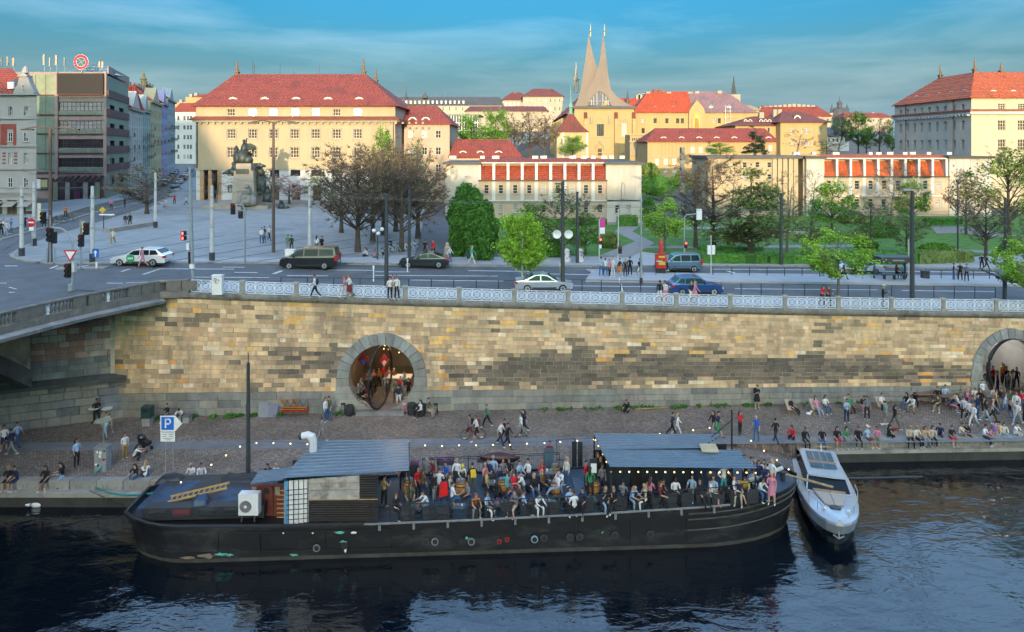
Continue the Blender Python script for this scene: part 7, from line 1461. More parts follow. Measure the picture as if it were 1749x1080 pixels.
def make_car(kind,pm,name,label,cat,loc,rz,group=None):
 """front of the car at local -X, side windows on both flanks"""
 c=CP[kind];L_,W_=c['L'],c['W'];o=thing(name,label,cat,loc,rz,group);hw_=W_/2;body=MB();pr=c['prof'];belt=.95 if kind in('sedan','coupe')else(1.0 if kind in('estate','hatch')else 1.12)
 def hwz(z,x):return hw_*(1-.16*max(0,(z-belt)/.7))*(1-.10*(abs(x-L_/2)/(L_/2))**4)
 n=len(pr);ring=[]
 for sgn in(-1,1):
  for k,(x,z)in enumerate(pr):ring.append((x-L_/2,sgn*hwz(z,x)*.97,z))
 body.add(ring,[(k,k+1,n+k+1,n+k)for k in range(n-1)]+[(n-1,0,n,2*n-1)],pm)
 for sgn in(-1,1):
  low=[(x,z)for x,z in pr];
  vs=[]
  for x,z in pr:vs+=[(x-L_/2,sgn*hwz(z,x)*.97,z),(x-L_/2,sgn*hwz(min(z,belt*.75),x)*1.0,max(.34,min(z,belt*.95)-.02)),(x-L_/2,sgn*hwz(.3,x)*.98,.30)]
  fs=[]
  for k in range(n-1):
   for j in range(2):q=(3*k+j,3*k+j+1,3*k+4+j,3*k+3+j);fs.append(q if sgn<0 else tuple(reversed(q)))
  body.add(vs,fs,pm)
 b_=body.build('body',o,smooth=False)
 for sgn in(-1,1):
  for w_ in c['win']:
   m=MB();q=[(x-L_/2,sgn*(hwz(z,x)*.985+.012),z)for x,z in w_];m.add(q,[tuple(range(len(q)))if sgn>0 else tuple(reversed(range(len(q))))],cglass);m.build('window',o)
 i0=next(k for k,p in enumerate(pr)if p[1]>belt+.3)-1;a,b2_=pr[i0],pr[i0+1];m=MB();q=[]
 for t,s in((.08,.86),(.92,.80)):x,z=lerp(a[0],b2_[0],t),lerp(a[1],b2_[1],t);q+=[(x-L_/2-.012,-hwz(z,x)*.9,z+.012),(x-L_/2-.012,hwz(z,x)*.9,z+.012)]
 m.add([q[0],q[1],q[3],q[2]],[(0,3,2,1)],cglass);m.build('windscreen',o)
 i1=max(k for k,p in enumerate(pr)if p[1]>belt+.3);a,b2_=pr[i1],pr[i1+1];m=MB();q=[]
 for t in(.08,.85):x,z=lerp(a[0],b2_[0],t),lerp(a[1],b2_[1],t);q+=[(x-L_/2+.012,-hwz(z,x)*.9,z+.012),(x-L_/2+.012,hwz(z,x)*.9,z+.012)]
 m.add([q[0],q[1],q[3],q[2]],[(0,1,2,3)],cglass);m.build('rear_window',o)
 for ax in c['ax']:
  for sgn in(-1,1):
   m=MB();y=sgn*(hw_-.11);
   m.tube([(ax-L_/2,y-.11,.33),(ax-L_/2,y+.11,.33)],.33,tyre,14);w_=m.build('wheel',o);m=MB();m.tube([(ax-L_/2,y+sgn*.10,.33),(ax-L_/2,y+sgn*.122,.33)],.22,rim,10)
   for k in range(5):an=k*1.2566;m.tube([(ax-L_/2,y+sgn*.125,.33),(ax-L_/2+.2*math.cos(an),y+sgn*.125,.33+.2*math.sin(an))],.03,trim,3)
   m.build('rim',w_)
 for sgn in(-1,1):
  z1=pr[1][1];m=MB();m.box((-L_/2+.10,sgn*hw_*.70,z1+.0),(.22,.38,.14),headl);m.build('headlight',o);ze=.82 if kind in('sedan','coupe','estate','hatch')else 1.0;m=MB();m.box((L_/2-.09,sgn*hw_*.80,ze),(.22,.30,.17 if kind not in('van','mpv')else .5),tail);m.build('tail_light',o)
  m=MB();wx=c['win'][0][0][0]+.28-L_/2;m.box((wx,sgn*(hw_+.09),belt+.10),(.12,.2,.14),pm);m.build('mirror',o)
  m=MB();m.box((0,sgn*(hw_*.985),.38),(L_*.42,.04,.12),trim);m.build('sill',o)
 m=MB();m.box((-L_/2+.03,0,.42),(.1,W_*.8,.16),trim);m.build('bumper',o);m=MB();m.box((L_/2+.0,0,.62),(.05,.5,.11),plate);m.build('number_plate',o)
 m=MB();m.box((0,0,.24),(L_*.9,W_*.8,.16),trim);m.build('underbody',o)
 return o
def park(kind,pm,x,y,rz,name,label,cat='car',group=None):
 b=gr(x,y,.015);b.z+=.01;return make_car(kind,pm,name,label,cat,b+Vector((0,.9,0)),rz,group)
pw=paintmat('car_white',(.72,.73,.74));pk_=paintmat('car_black',(.012,.013,.018));pg=paintmat('car_dark_grey',(.035,.045,.055),.6);ps=paintmat('car_silver',(.48,.49,.50),.6);pb_=paintmat('car_blue',(.015,.06,.22),.4);pt=paintmat('car_steel_blue',(.13,.22,.32),.5);pr_=paintmat('car_red',(.30,.02,.02))
SL=.0
wc=park('estate',pw,233.5,455.8,.02,'estate_car','white estate car with round green door sign turning left');m=MB();m.tube([(-.55,-.925,.72),(-.55,-.945,.72)],.36,mat('green_sign',(.02,.32,.12),.5,.1),16);m.build('door_sign',wc);m=MB()
for k in range(4):m.box((-.73+k*.12,-.948,.72),(.085,.006,.13),white)
m.build('door_sign_lettering',wc)
park('van',pk_,525.5,460.7,.03,'van','black passenger van driving left past the square','van');park('coupe',pg,723,459,.03,'saloon_car','dark grey saloon car driving left behind the tram post');park('sedan',ps,929,500.5,math.pi+.03,'saloon_car','silver saloon car behind the railing beside the lime tree')
park('hatch',pb_,1192,506.5,math.pi+.03,'hatchback_car','dark blue hatchback driving right behind the railing');park('mpv',pt,1162,466,.04,'people_carrier','steel blue people carrier beside the red ticket stand');w2_=park('sedan',pw,1472,470.5,.04,'saloon_car','white saloon car with blue door emblem left of the tram shelter');m=MB();m.box((.2,-.925,.72),(.55,.02,.26),blue);m.build('door_sign',w2_)
i_=0
for x,y,pm in((277,318,pg),(283,312,pw),(288,307.5,ps),(292,303.5,pk_),(296,299,ps),(299,295.5,pg)):park('hatch',pm,x,y,math.pi/2+.35,'parked_car','%s parked car from the square along the left kerb of the side street'%ordn(i_),group='cars parked in the side street');i_+=1
i_=0
for x,y,pm in((296,322,pt),(303,315,ps),(310,308,pk_),(315,303,pw),(319,299,pt),(322,295,pg),(324,291.5,ps)):park('hatch',pm,x,y,-math.pi/2+.35,'parked_car','%s parked car from the square along the right kerb of the side street'%ordn(i_),group='cars parked in the side street');i_+=1
for x,y,pm,l in((1108,335,pb_,'blue car parked behind the annex corner'),(1122,337,pw,'white car parked right of the blue one behind the annex corner'),(1143,338,pt,'steel blue car parked by the shrubs near the pylon'),(1098,341,pw,'white car parked nearest the annex corner')):park('hatch',pm,x,y,.4,'parked_car',l,group='cars parked behind the annex')
def make_bike(name,label,loc,rz,fm,group=None,cat='bicycle',s=1.0):
 o=thing(name,label,cat,loc,rz,group)
 for x in(-.52,.52):m=MB();m.tube([(x+.33*math.cos(2*math.pi*k/16),0,.34+.33*math.sin(2*math.pi*k/16))for k in range(16)],.022,tyre,4,closed=True);m.tube([(x,-.03,.34),(x,.03,.34)],.04,steel,5);m.tube([(x-.32,0,.34),(x+.32,0,.34)],.006,steel,3);m.tube([(x,0,.02),(x,0,.66)],.006,steel,3);m.build('wheel',o)
 m=MB();m.tube([(.52,0,.34),(.14,0,.82),(-.30,0,.84),(-.52,0,.34),(-.06,0,.30),(.14,0,.82)],.02,fm,5);m.tube([(-.06,0,.30),(-.30,0,.84)],.02,fm,5);m.tube([(-.34,0,.98),(-.52,0,.34)],.02,fm,5);m.build('frame',o)
 m=MB();m.box((.16,0,.96),(.26,.14,.06),trim);m.tube([(.14,0,.8),(.15,0,.95)],.018,trim,4);m.build('saddle',o);m=MB();m.tube([(-.34,-.27,1.02),(-.40,-.08,1.0),(-.40,.08,1.0),(-.34,.27,1.02)],.018,trim,4);m.build('handlebar',o)
 return o
mint=mat('mint_paint',(.25,.50,.40),.4,.05)
for i,(x,y,rz,c)in enumerate(((650,441,.2,mint),(664,433,.5,white),(677,432,-.4,mint),(699,430,.3,white),(706,427,-.3,white))):make_bike('bicycle','%s hire bicycle from the left under the bare trees'%ordn(i),gr(x,y,.13),rz,c,'hire bicycles under the bare trees')
for i,(x,y,rz)in enumerate(((92,382,.4),(102,381,.2),(113,380,.5),(76,384,.3),(121,378,.2))):make_bike('bicycle','%s bicycle from the left parked in front of the office block'%ordn(i),gr(x,y,.13),rz,black,'bicycles in front of the office block')
# ================================================================ vault rooms behind the round openings
bulb_m=mat('warm_bulb',(1,.8,.5),.3,0,emit=((1.0,.58,.2),.45))
for idx,(ax,az,ri,ro)in enumerate(ARCH):
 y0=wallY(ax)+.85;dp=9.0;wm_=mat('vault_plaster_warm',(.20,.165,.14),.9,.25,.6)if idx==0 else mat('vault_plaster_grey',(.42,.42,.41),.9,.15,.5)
 o=structure(thing('vault_room',('vaulted bar room with warm bulbs behind the left round opening','pale grey vaulted room behind the right round opening')[idx],'room',(ax,y0,0)))
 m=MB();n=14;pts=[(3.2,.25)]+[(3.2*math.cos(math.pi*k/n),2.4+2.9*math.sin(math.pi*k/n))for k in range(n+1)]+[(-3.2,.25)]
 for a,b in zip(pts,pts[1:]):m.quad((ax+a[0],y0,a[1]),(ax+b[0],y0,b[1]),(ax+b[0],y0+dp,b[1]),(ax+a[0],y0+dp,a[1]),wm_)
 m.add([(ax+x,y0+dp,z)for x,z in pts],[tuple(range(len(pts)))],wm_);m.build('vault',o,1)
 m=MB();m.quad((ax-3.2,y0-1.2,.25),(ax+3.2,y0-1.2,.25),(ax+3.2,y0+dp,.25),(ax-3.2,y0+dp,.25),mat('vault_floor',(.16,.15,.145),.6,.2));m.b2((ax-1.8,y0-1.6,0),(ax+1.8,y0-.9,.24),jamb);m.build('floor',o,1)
 m=MB()
 for k in range(24):
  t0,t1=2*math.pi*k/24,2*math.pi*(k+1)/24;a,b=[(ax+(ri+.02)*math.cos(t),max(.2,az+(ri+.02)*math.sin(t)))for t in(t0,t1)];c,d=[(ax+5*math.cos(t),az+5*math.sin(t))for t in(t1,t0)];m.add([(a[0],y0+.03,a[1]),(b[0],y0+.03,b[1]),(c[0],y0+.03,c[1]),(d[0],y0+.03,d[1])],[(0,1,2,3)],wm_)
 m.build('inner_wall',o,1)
 pd=thing('pivot_door',('tall tilted glass lens door with black rim standing open in the left round opening','round glass lens door with thick black rim turned open in the right round opening')[idx],'door',(ax-.15+idx*.55,wallY(ax)+.3,az));pd['kind']='thing'
 rr=2.36;m=MB();m.tube([(rr*math.cos(2*math.pi*k/40),0,rr*math.sin(2*math.pi*k/40))for k in range(40)],.15 if idx else .085,black,6,closed=True);m.build('rim',pd)
 m=MB();m.add([(2.3*math.cos(2*math.pi*k/32),.0,2.3*math.sin(2*math.pi*k/32))for k in range(32)],[tuple(range(32))],mat('lens_glass',(.75,.78,.78),.03,0));g=MATS['lens_glass'].node_tree.nodes['Principled BSDF'];g.inputs['Transmission Weight'].default_value=1.0;g.inputs['IOR'].default_value=1.03;m.build('glass',pd)
 pd.rotation_euler=((0,math.radians(11),math.radians(79)),(0,math.radians(-6),math.radians(12)))[idx]
 lt=bpy.data.lights.new('vault_lamp','POINT');lt.energy=(45,50)[idx];lt.color=((1,.66,.36),(1,.93,.84))[idx];lt.shadow_soft_size=.9;lo=bpy.data.objects.new('vault_lamp',lt);COL.objects.link(lo);lo.location=(ax+.6,y0+(2.8,4)[idx],4.4)
y0=wallY(XA1)+.85;ch_=thing('bulb_chandelier','cluster of bare warm bulbs hanging in the left vault','lamp',(XA1+.3,y0+2,5));m=MB();m.tube([(XA1+.3,y0+2,5.2),(XA1+.3,y0+2,4.5)],.03,black,4)
m.build('stem',ch_,1);Rg=random.Random(3);m=MB()
for k in range(13):m.ico((XA1+.4+Rg.uniform(-1.1,1.4),y0+2+Rg.uniform(-.8,.8),3.7+Rg.uniform(-.2,.75)),.055,bulb_m,1)
m.split('bulb',ch_)
ct=thing('bar_counter','pale bar counter inside the left vault','counter',(XA1+.6,y0+3,.25));m=MB();m.b2((XA1-.3,y0+2.6,.25),(XA1+1.6,y0+3.4,1.35),mat('counter_wood',(.30,.24,.18),.6,.2));m.build('body',ct,1);m=MB();m.b2((XA1-.4,y0+2.5,1.35),(XA1+1.7,y0+3.5,1.42),white);m.build('worktop',ct,1)
for dx,dz,c,l in((-1.9,3.2,(.35,.03,.05),'red and blue kite shaped picture on the left vault wall'),(-.9,2.5,(.45,.04,.08),'red poster at the back of the left vault')):
 m=MB();p=Vector((XA1+dx,y0+1.5+(2 if dx>-1 else 0),dz));m.prism([p+Vector((-.45,0,0)),p+Vector((0,0,-.6)),p+Vector((.45,0,0)),p+Vector((0,0,.6))],(0,.04,0),mat('kite_%d'%int(dz*10),c,.7,.2));m.prism([p+Vector((-.2,-.02,-.15)),p+Vector((.0,-.02,-.45)),p+Vector((.25,-.02,-.1)),p+Vector((0,-.02,.05))],(0,.02,0),blue if dx<-1 else white);tag(m.build('wall_picture',org=p),l,'picture')
y1=wallY(XA2)+.85;m=MB();m.b2((XA2-2.0,y1+1.5,1.3),(XA2-1.1,y1+1.7,3.4),mat('red_banner',(.55,.02,.03),.6,.1));rbn=m.build('red_banner',org=(XA2-1.5,y1+1.6,1.3));tag(rbn,'red hanging banner inside the right vault','banner');m=MB()
for k in range(4):m.b2((XA2-1.8+k*.13,y1+1.48,2.9),(XA2-1.72+k*.13,y1+1.5,3.05),white)
m.build('banner_lettering',rbn,1)
m=MB();m.b2((XA2-2.7,y1+.8,.25),(XA2-2.15,y1+1.6,3.0),mat('shelf_dark',(.05,.06,.05),.7,.3));sh_=m.build('bottle_shelf',org=(XA2-2.4,y1+1.2,.25));tag(sh_,'tall dark shelf with coloured bottles inside the right vault','shelf');m=MB()
for k in range(30):m.tube([(XA2-2.62+(k%5)*.1,y1+.76,.7+(k//5)*.38),(XA2-2.62+(k%5)*.1,y1+.76,.98+(k//5)*.38)],.035,(mat('bottle_green',(.03,.25,.08),.2,0),white,redm,yellow)[k%4],5)
m.split('bottle',sh_)
# ================================================================ the barge
AL_=math.atan(.0511);BE,BN=Vector((math.cos(AL_),math.sin(AL_),0)),Vector((-math.sin(AL_),math.cos(AL_),0));BO=Vector((-20.2,34.52,0));BL,BW=36.6,5.1
def B(u,v,z):p=BO+BE*u+BN*v;return Vector((p.x,p.y,z))
def interp(tab,u):
 for(a,za),(b,zb_)in zip(tab,tab[1:]):
  if u<=b:return lerp(za,zb_,max(0,min(1,(u-a)/(b-a))))
 return tab[-1][1]
def zg(u):return interp([(0,.8),(2,.70),(8,.56),(13,.52),(18,.58),(24.5,.72),(32,.98),(36.6,1.28)],u)
def zdk(u):return zg(u)-(.03 if u>12.6 else .22)
def hwid(u):
 if u>30:return BW/2*max(.0,1-((u-30)/6.6)**2.3)**.62
 if u<3.2:return BW/2*(.50+.50*math.sin(math.pi/2*max(0,u)/3.2)**.8)
 return BW/2
def ud(p):q=p-BO;return q.dot(BE)
def gd(x,y,off=0.0):
 d=37.0
 for _ in range(30):P=Vector(((x-CX)*d/F,d,0));z=zdk(ud(P))+off;d=(HC-z)*F/(y-YH)
 return Vector(((x-CX)*d/F,d,z))
def bv(p):return(p-BO).dot(BN)
hullm=mat('black_hull',(.011,.012,.014),.5,.45,.5,bump=.25,bscale=2.5,stain=((.055,.056,.055),.55,.52,.7),stretch=(.6,1,1.6));hull2=mat('hull_waterline',(.075,.072,.065),.8,.4,.8,stain=((.05,.04,.03),.9,.5,.8));decks=mat('blue_deck',(.030,.055,.085),.55,.25,.6,stain=((.05,.08,.11),.6,.5,.6));tarp=mat('blue_tarpaulin',(.022,.05,.10),.45,.25,1,bump=.5,bscale=4);greyrail=mat('grey_gunwale',(.20,.20,.195),.6,.25,2)
barge=thing('barge','long black steel barge moored at the quay as a floating bar with blue roofs','barge',BO)
us=[0,.3,.8,1.5,2.3,3.2,5,8,11,13,16,20,24,27,30,31.5,32.8,34,35,35.7,36.2,36.5,36.6];m=MB();rows_=[]
for u in us:
 h=hwid(u);rows_.append([(18.3+(u-18.3)*k,h*q,z)for k,q,z in((.95,.86,-2.6),(.965,.93,-1.3),(.97,.95,-1.08),(.985,.985,zg(u)*.4-.2),(1,1,zg(u)))])
for sgn in(-1,1):
 vs=[B(a,BW/2+sgn*b,z)for r in rows_ for a,b,z in r]
 for i in range(len(us)-1):
  for j in range(4):
   q=[vs[i*5+j],vs[(i+1)*5+j],vs[(i+1)*5+j+1],vs[i*5+j+1]];m.quad(*(q if sgn<0 else q[::-1]),hull2 if j in(0,1)else hullm)
a0=rows_[0];m.add([B(a,BW/2-b,z)for a,b,z in a0]+[B(a,BW/2+b,z)for a,b,z in reversed(a0)],[tuple(range(10))],hullm)
m.build('hull',barge,1,smooth=False)
m=MB();du=[12.6+.8*i for i in range(30)]+[36.3];
for a,b in zip(du,du[1:]):m.quad(B(a,BW/2-hwid(a)+.02,zdk(a)),B(b,BW/2-hwid(b)+.02,zdk(b)),B(b,BW/2+hwid(b)-.02,zdk(b)),B(a,BW/2+hwid(a)-.02,zdk(a)),decks)
du=[.1,.8,2,4,6,8,10,12.6]
for a,b in zip(du,du[1:]):m.quad(B(a,BW/2-hwid(a)+.02,zdk(a)),B(b,BW/2-hwid(b)+.02,zdk(b)),B(b,BW/2+hwid(b)-.02,zdk(b)),B(a,BW/2+hwid(a)-.02,zdk(a)),black)
m.build('deck',barge,1)
m=MB()
pts=[B(u,BW/2-hwid(u)-.03,zg(u)+.02)for u in[12.6+.6*i for i in range(33)]];m.tube(pts,.055,greyrail,5);m.build('gunwale',barge,1)
m=MB();pts=[B(u,BW/2-hwid(u)-.02,zg(u)+.02)for u in(.0,.3,.8,1.6,2.4,3.2,5,7,9,11,12.6)];m.tube(pts,.09,black,6);pts=[B(0,BW/2-s*hwid(0),zg(0)+.02)for s in(1,.5,0,-.5,-1)];m.tube(pts,.09,black,6);m.tube([B(u,BW/2+hwid(u)+.02,zg(u)+.02)for u in us],.07,black,5);m.split('rim_rail',barge)
m=MB()
for dz,u0 in((.30,29.6),(.62,29.6),(1.2,29.6),(.28,0.2),(1.3,2.2)):
 u1=36.5 if u0>20 else 14;pts=[B(18.3+(u-18.3)*(1-.012*dz),BW/2-hwid(u)*(1-.025*dz)-.035,zg(u)-dz)for u in([u0+(u1-u0)*i/24 for i in range(25)])];m.tube(pts,.04,hull2 if u0>20 else hullm,5)
m.split('rubbing_strake',barge)
m=MB()
for i in range(11):u=13.4+i*1.75;m.box(B(u,-.07,zg(u)-.16),(.12,.12,.26),greyrail)
m.split('bracket',barge)
m=MB()
for u in(5.2,7.3,10.6,13.9,17.1,20.4,23.6,26.5,29.5):m.box(B(u,-.0,-.25),(.05,.06,1.25),hullm,M=None)
m.split('hull_seam',barge)
tq=mat('peeling_turquoise',(.10,.42,.33),.8,.4,4);m=None
for x,y,mt_ in((541,936,greyrail),(588,932,black),(727,925,dgrey),(743,925,greyrail),(790,925,black),(805,925,greyrail),(853,925,redm),(866,921,redm),(913,921,mat('pale_blue_paint',(.20,.33,.42),.7,.2)),(929,919,dgrey),(974,917,dgrey),(990,917,dgrey),(1035,913,black),(1050,914,dgrey),(1111,912,dgrey)):
 d=34.98+.0511*((x-CX)*35.4/F+11.24);c=px(x,y,d-.03);m=MB();m.tube([c,c+Vector((0,-.05,0))],.12 if mt_ is redm else .19,mt_,14);m.tube([c+Vector((0,-.02,0)),c+Vector((0,-.06,0))],.08 if mt_ is redm else .13,black,12);m.build('porthole',barge,1)
Rg=random.Random(4)
def blot(x,y,w_,h_,mt_,d=None):
 d=d or 34.98+.0511*((x-CX)*35.2/F+11.24)-.05;m=MB();n=14
 m.add([px(x+w_/2*math.cos(2*math.pi*k/n)*Rg.uniform(.5,1.1),y+h_/2*math.sin(2*math.pi*k/n)*Rg.uniform(.4,1.1),d)for k in range(n)],[tuple(range(n))],mt_);m.build('paint_scar',barge,1)
for a in((580,910,24,6,tq),(604,910,12,5,white),(586,926,16,5,tq),(502,948,18,6,tq),(377,947,24,7,tq),(392,948,14,5,tq),(353,950,34,11,mat('bare_rust',(.20,.15,.11),.9,.3,3)),(320,953,30,6,MATS['bare_rust']),(1033,910,14,6,tq),(797,919,6,7,tq),(484,911,4,3,white),(534,911,4,3,white),(590,940,5,10,white)):blot(*a)
rlm=mat('black_rail',(.022,.026,.032),.5,.2)
def deck_rail(us_,side,label,hs,name='deck_railing'):
 for u in us_:
  v=BW/2+side*(hwid(u)-.07);m=MB();m.tube([B(u,v,zdk(u)),B(u,v,zdk(u)+hs[-1])],.022,rlm,5);m.build('rail_post',barge,1)
 for k in hs:m=MB();m.tube([B(u,BW/2+side*(hwid(u)-.07),zdk(u)+k)for u in us_],.02 if k<hs[-1]else .026,rlm,5);m.build('rail',barge,1)
deck_rail([12.9+1.02*i for i in range(22)],-1,'',(.35,.72,.98));deck_rail([15.2+.9*i for i in range(10)],1,'',(.12,.95,1.05))
for i in range(58):u=15.2+i*.14;m=MB()if i==0 else m;m.tube([B(u,BW-.07,zdk(u)+.12),B(u,BW-.07,zdk(u)+.95)],.008,rlm,3)
m.split('baluster',barge)
corr=mat('blue_corrugated_sheet',(.075,.135,.195),.42,.12,.8,stain=((.10,.17,.22),.5,.52,.6),spec=.6)
def corrugate(name,nl,nr,fr_,fl,n=20,h=.09,sheets=4):
 for s_ in range(sheets):
  a0,a1=s_/sheets+.001,(s_+1)/sheets-.001;m=MB();vs=[]
  pf=[((i+f)/n,z*h)for i in range(n)for f,z in((0,1),(.58,1),(.68,0),(.9,0))]+[(1,h)]
  for t,z in pf:
   for a in(a0,a1):p=nl.lerp(nr,a).lerp(fl.lerp(fr_,a),t);vs.append((p.x,p.y,p.z+z+.004*(s_%2)))
  m.add(vs,[(2*i,2*i+1,2*i+3,2*i+2)for i in range(len(pf)-1)],corr);m.build(name,barge,1)
corrugate('roof_sheet',px(481,821,34.9),px(699,808,35.4),px(698,754,40.5),px(537,757,40.2),11,.12);corrugate('roof_sheet',px(427,831,34.9),px(481,824,35.0),px(520,800,36.9),px(442,808,36.9),5,.12,sheets=1)
corrugate('roof_sheet',px(1042,801,36.0),px(1294,804,36.6),px(1261,772,39.0),px(1027,772,38.7),7,.12);corrugate('roof_sheet',px(1027,772,38.72),px(1196,769,38.9),px(1232,745,41.4),px(1014,744,41.3),6,.12,sheets=3)
m=MB()
for x,y,z0,d in((699,808,0,35.5),(698,755,0,40.4),(1044,802,0,36.1),(1290,804,0,36.6),(1015,745,0,41.2),(1199,803,0,36.4),(1028,772,0,38.8)):
 p=px(x,y,d);m.tube([(p.x,p.y,.5),(p.x,p.y,p.z)],.045,rlm,6)
m.split('roof_post',barge)
m=MB();m.box(px(1211,769,38.7)+Vector((0,0,.12)),(.95,.7,.04),mat('plywood',(.45,.36,.22),.8,.2),M=Matrix.Rotation(.25,3,'X'));tag(m.build('plywood_board',org=px(1211,769,38.7)),'sheet of plywood lying on the right blue roof','board')
m=MB();p=px(1250,790,39.4);m.tube([(p.x,p.y,.9),(p.x,p.y,HC-(700-YH)*39.4/F)],.05,black,6);m.tube([(p.x-1.2,p.y,3.2),(p.x,p.y,4.2)],.03,black,4);m.split('mast',barge)
pan=mat('dark_bar_panel',(.022,.034,.048),.5,.2)
def bwall(x0,x1,z1,v,name,mt_=pan,z0=0.0):
 for i in range(3):
  a,b=px(lerp(x0,x1,i/3),800,36).x,px(lerp(x0,x1,(i+1)/3),800,36).x;u0,u1=(a-BO.x)/math.cos(AL_)+v*.05,(b-BO.x)/math.cos(AL_)+v*.05;m=MB();c=B((u0+u1)/2,v,zdk(u0)+z0+(z1-z0)/2);m.box(c,(u1-u0-.02,.06,z1-z0),mt_,rz=AL_);m.build(name,barge,1)
bwall(1046,1090,1.75,2.6,'bar_panel');bwall(1112,1200,1.75,2.6,'bar_panel');bwall(1030,1290,1.3,4.6,'back_wall',black)
m=MB();c=px(1100,812,36.8);m.box(B(ud(c)+.1,2.58,zdk(24)+1.85),(.95,.3,.28),mat('orange_wood',(.45,.17,.03),.5,.2),rz=AL_);m.build('door_header',barge,1);m=MB();m.box(B(ud(c)+.1,2.62,zdk(24)+.9),(.9,.05,1.7),black,rz=AL_);m.build('door',barge,1)
m=MB();c=px(1214,812,37);m.ico(c,.28,dgrey,2,(1,.4,1));m.build('round_lamp',barge,1)
m=MB();m.box(B(4.2,2.55,.92),(6.2,3.6,.62),mat('cabin_black',(.03,.031,.034),.5,.3,.8),rz=AL_);m.build('stern_cabin',barge,1)
for u in(1.9,3.1,4.4,5.7):m=MB();m.box(B(u,.73,.98),(.9,.04,.36),glass if u!=3.1 else mat('dull_red_panel',(.12,.03,.035),.6,.2),rz=AL_);m.build('cabin_window',barge,1)
m=MB();m.tube([B(1.4+i*.35,.5,.98)for i in range(16)]+[B(7.0,.5,.6)],.025,rlm,4);m.build('grab_rail',barge,1)
for(u,v,z,sx,sy,sz)in((2.0,2.6,1.22,2.6,3.2,.05),(5.2,2.0,1.22,2.2,2.4,.04),(3.9,1.25,1.22,.9,.8,.38),(1.2,4.0,1.22,1.6,.8,.22),(6.7,2.7,1.22,1.1,2.6,.06),(5.0,3.8,1.22,2.4,1.2,.20)):
 n=10;q=[(i/n,j/n)for j in range(n+1)for i in range(n+1)];vs=[]
 for a,b in q:e=min(1,5*min(a,1-a))*min(1,5*min(b,1-b));vs.append(B(u+(a-.5)*sx+.08*noise.noise(Vector((a*3,b*3,u))),v+(b-.5)*sy+.08*noise.noise(Vector((b*3,a*3,v))),z-.12+e*(sz+.10+.10*noise.noise(Vector((a*4+u,b*4+v,1))))))
 m=MB();m.add(vs,[(j*(n+1)+i,j*(n+1)+i+1,(j+1)*(n+1)+i+1,(j+1)*(n+1)+i)for j in range(n)for i in range(n)],tarp if v<3 else black);m.build('tarpaulin',barge,1,smooth=True)
wood=mat('scaffold_timber',(.42,.26,.10),.8,.25,3)
tl=thing('timber_ladder','light timber ladder lying across the blue tarpaulins at the stern','ladder',B(4.2,2.3,2.2));a,b=px(289,853,36.2),px(390,829,36.9)
for s in(-.16,.16):m=MB();m.tube([a+Vector((0,s,s*.4)),b+Vector((0,s,s*.4))],.06,wood,4);m.build('rail',tl,1)
m=MB()
for k in range(11):p=a.lerp(b,(k+.5)/11);m.tube([p+Vector((0,-.16,-.06)),p+Vector((0,.16,.06))],.035,wood,4)
m.split('rung',tl);a,b=px(270,844,37.2),px(290,844,37.3);m=MB();m.tube([a,b],.08,wood,4);tag(m.build('timber_beam',org=a),'short timber beam at the very stern of the barge','beam')
nearY=lambda x,k=.25:34.98+.0511*((x-CX)*35/F+11.24)+k
ac=thing('heat_pump','white heat pump unit with round fan on the stern deck','air conditioner',px(424,884,nearY(424,.3)));y_=nearY(424,.3);m=MB();m.b2(tuple(px(407,881,y_)),tuple(px(441,845,y_)+Vector((0,.45,0))),mat('appliance_white',(.70,.70,.68),.5,.08));m.build('casing',ac,1)
c=px(419.5,865.5,y_-.01);m=MB();m.tube([c,c+Vector((0,-.03,0))],.30,mat('fan_grey',(.22,.22,.22),.6,.2),20);f_=m.build('fan_guard',ac,1);m=MB();m.tube([c+Vector((0,-.02,0)),c+Vector((0,-.05,0))],.075,white,10)
for r_ in(.15,.22,.285):m.tube([c+Vector((r_*math.cos(2*math.pi*k/18),-.035,r_*math.sin(2*math.pi*k/18)))for k in range(18)],.01,dgrey,4,closed=True)
m.build('fan_hub',f_,1);m=MB()
for x in(413,435):m.b2(tuple(px(x-1.5,893,y_+.1)),tuple(px(x+1.5,881,y_+.3)),steel)
m.split('leg',ac)
rdw=mat('red_brown_wood',(.17,.045,.03),.55,.25,2);y_=nearY(456,1.3);m=MB();m.b2(tuple(px(445.5,880,y_)),tuple(px(466,832,y_)+Vector((0,.06,0))),rdw);do=m.build('cabin_door',barge,1);m=MB();m.b2(tuple(px(451,844,y_-.01)),tuple(px(460,834,y_)),glass);m.build('pane',do,1);m=MB();m.b2(tuple(px(448,877,y_-.015)),tuple(px(464,862,y_)),mat('red_brown_panel',(.13,.03,.022),.5,.2));m.build('door_panel',do,1)
m=MB();m.b2(tuple(px(427,884,y_+.08)),tuple(px(500,826,y_+.3)),rdw);m.build('cabin_wall',barge,1)
for x in(434,474):m=MB();m.b2(tuple(px(x-4,846,y_+.05)),tuple(px(x+4,832,y_+.08)),glass_pale);m.build('cabin_window',barge,1)
wp=thing('panel_stack','white insulated panels standing upright beside the red brown door','panels',px(507,898,nearY(507,.3)));y_=nearY(507,.25)
for k in range(5):x0=485+k*8.6;m=MB();m.b2(tuple(px(x0,897-(k*1.2),y_+k*.03)),tuple(px(x0+8.0,821-k*.6,y_+.1+k*.03)),white if k else mat('blue_edge_panel',(.10,.30,.50),.6,.1));m.build('panel',wp,1)
m=MB()
for k in range(7):m.tube([px(473,838+k*7.6,y_-.06),px(489,838+k*7.6,y_-.06)],.028,wood,4)
m.split('batten',wp);m=MB()
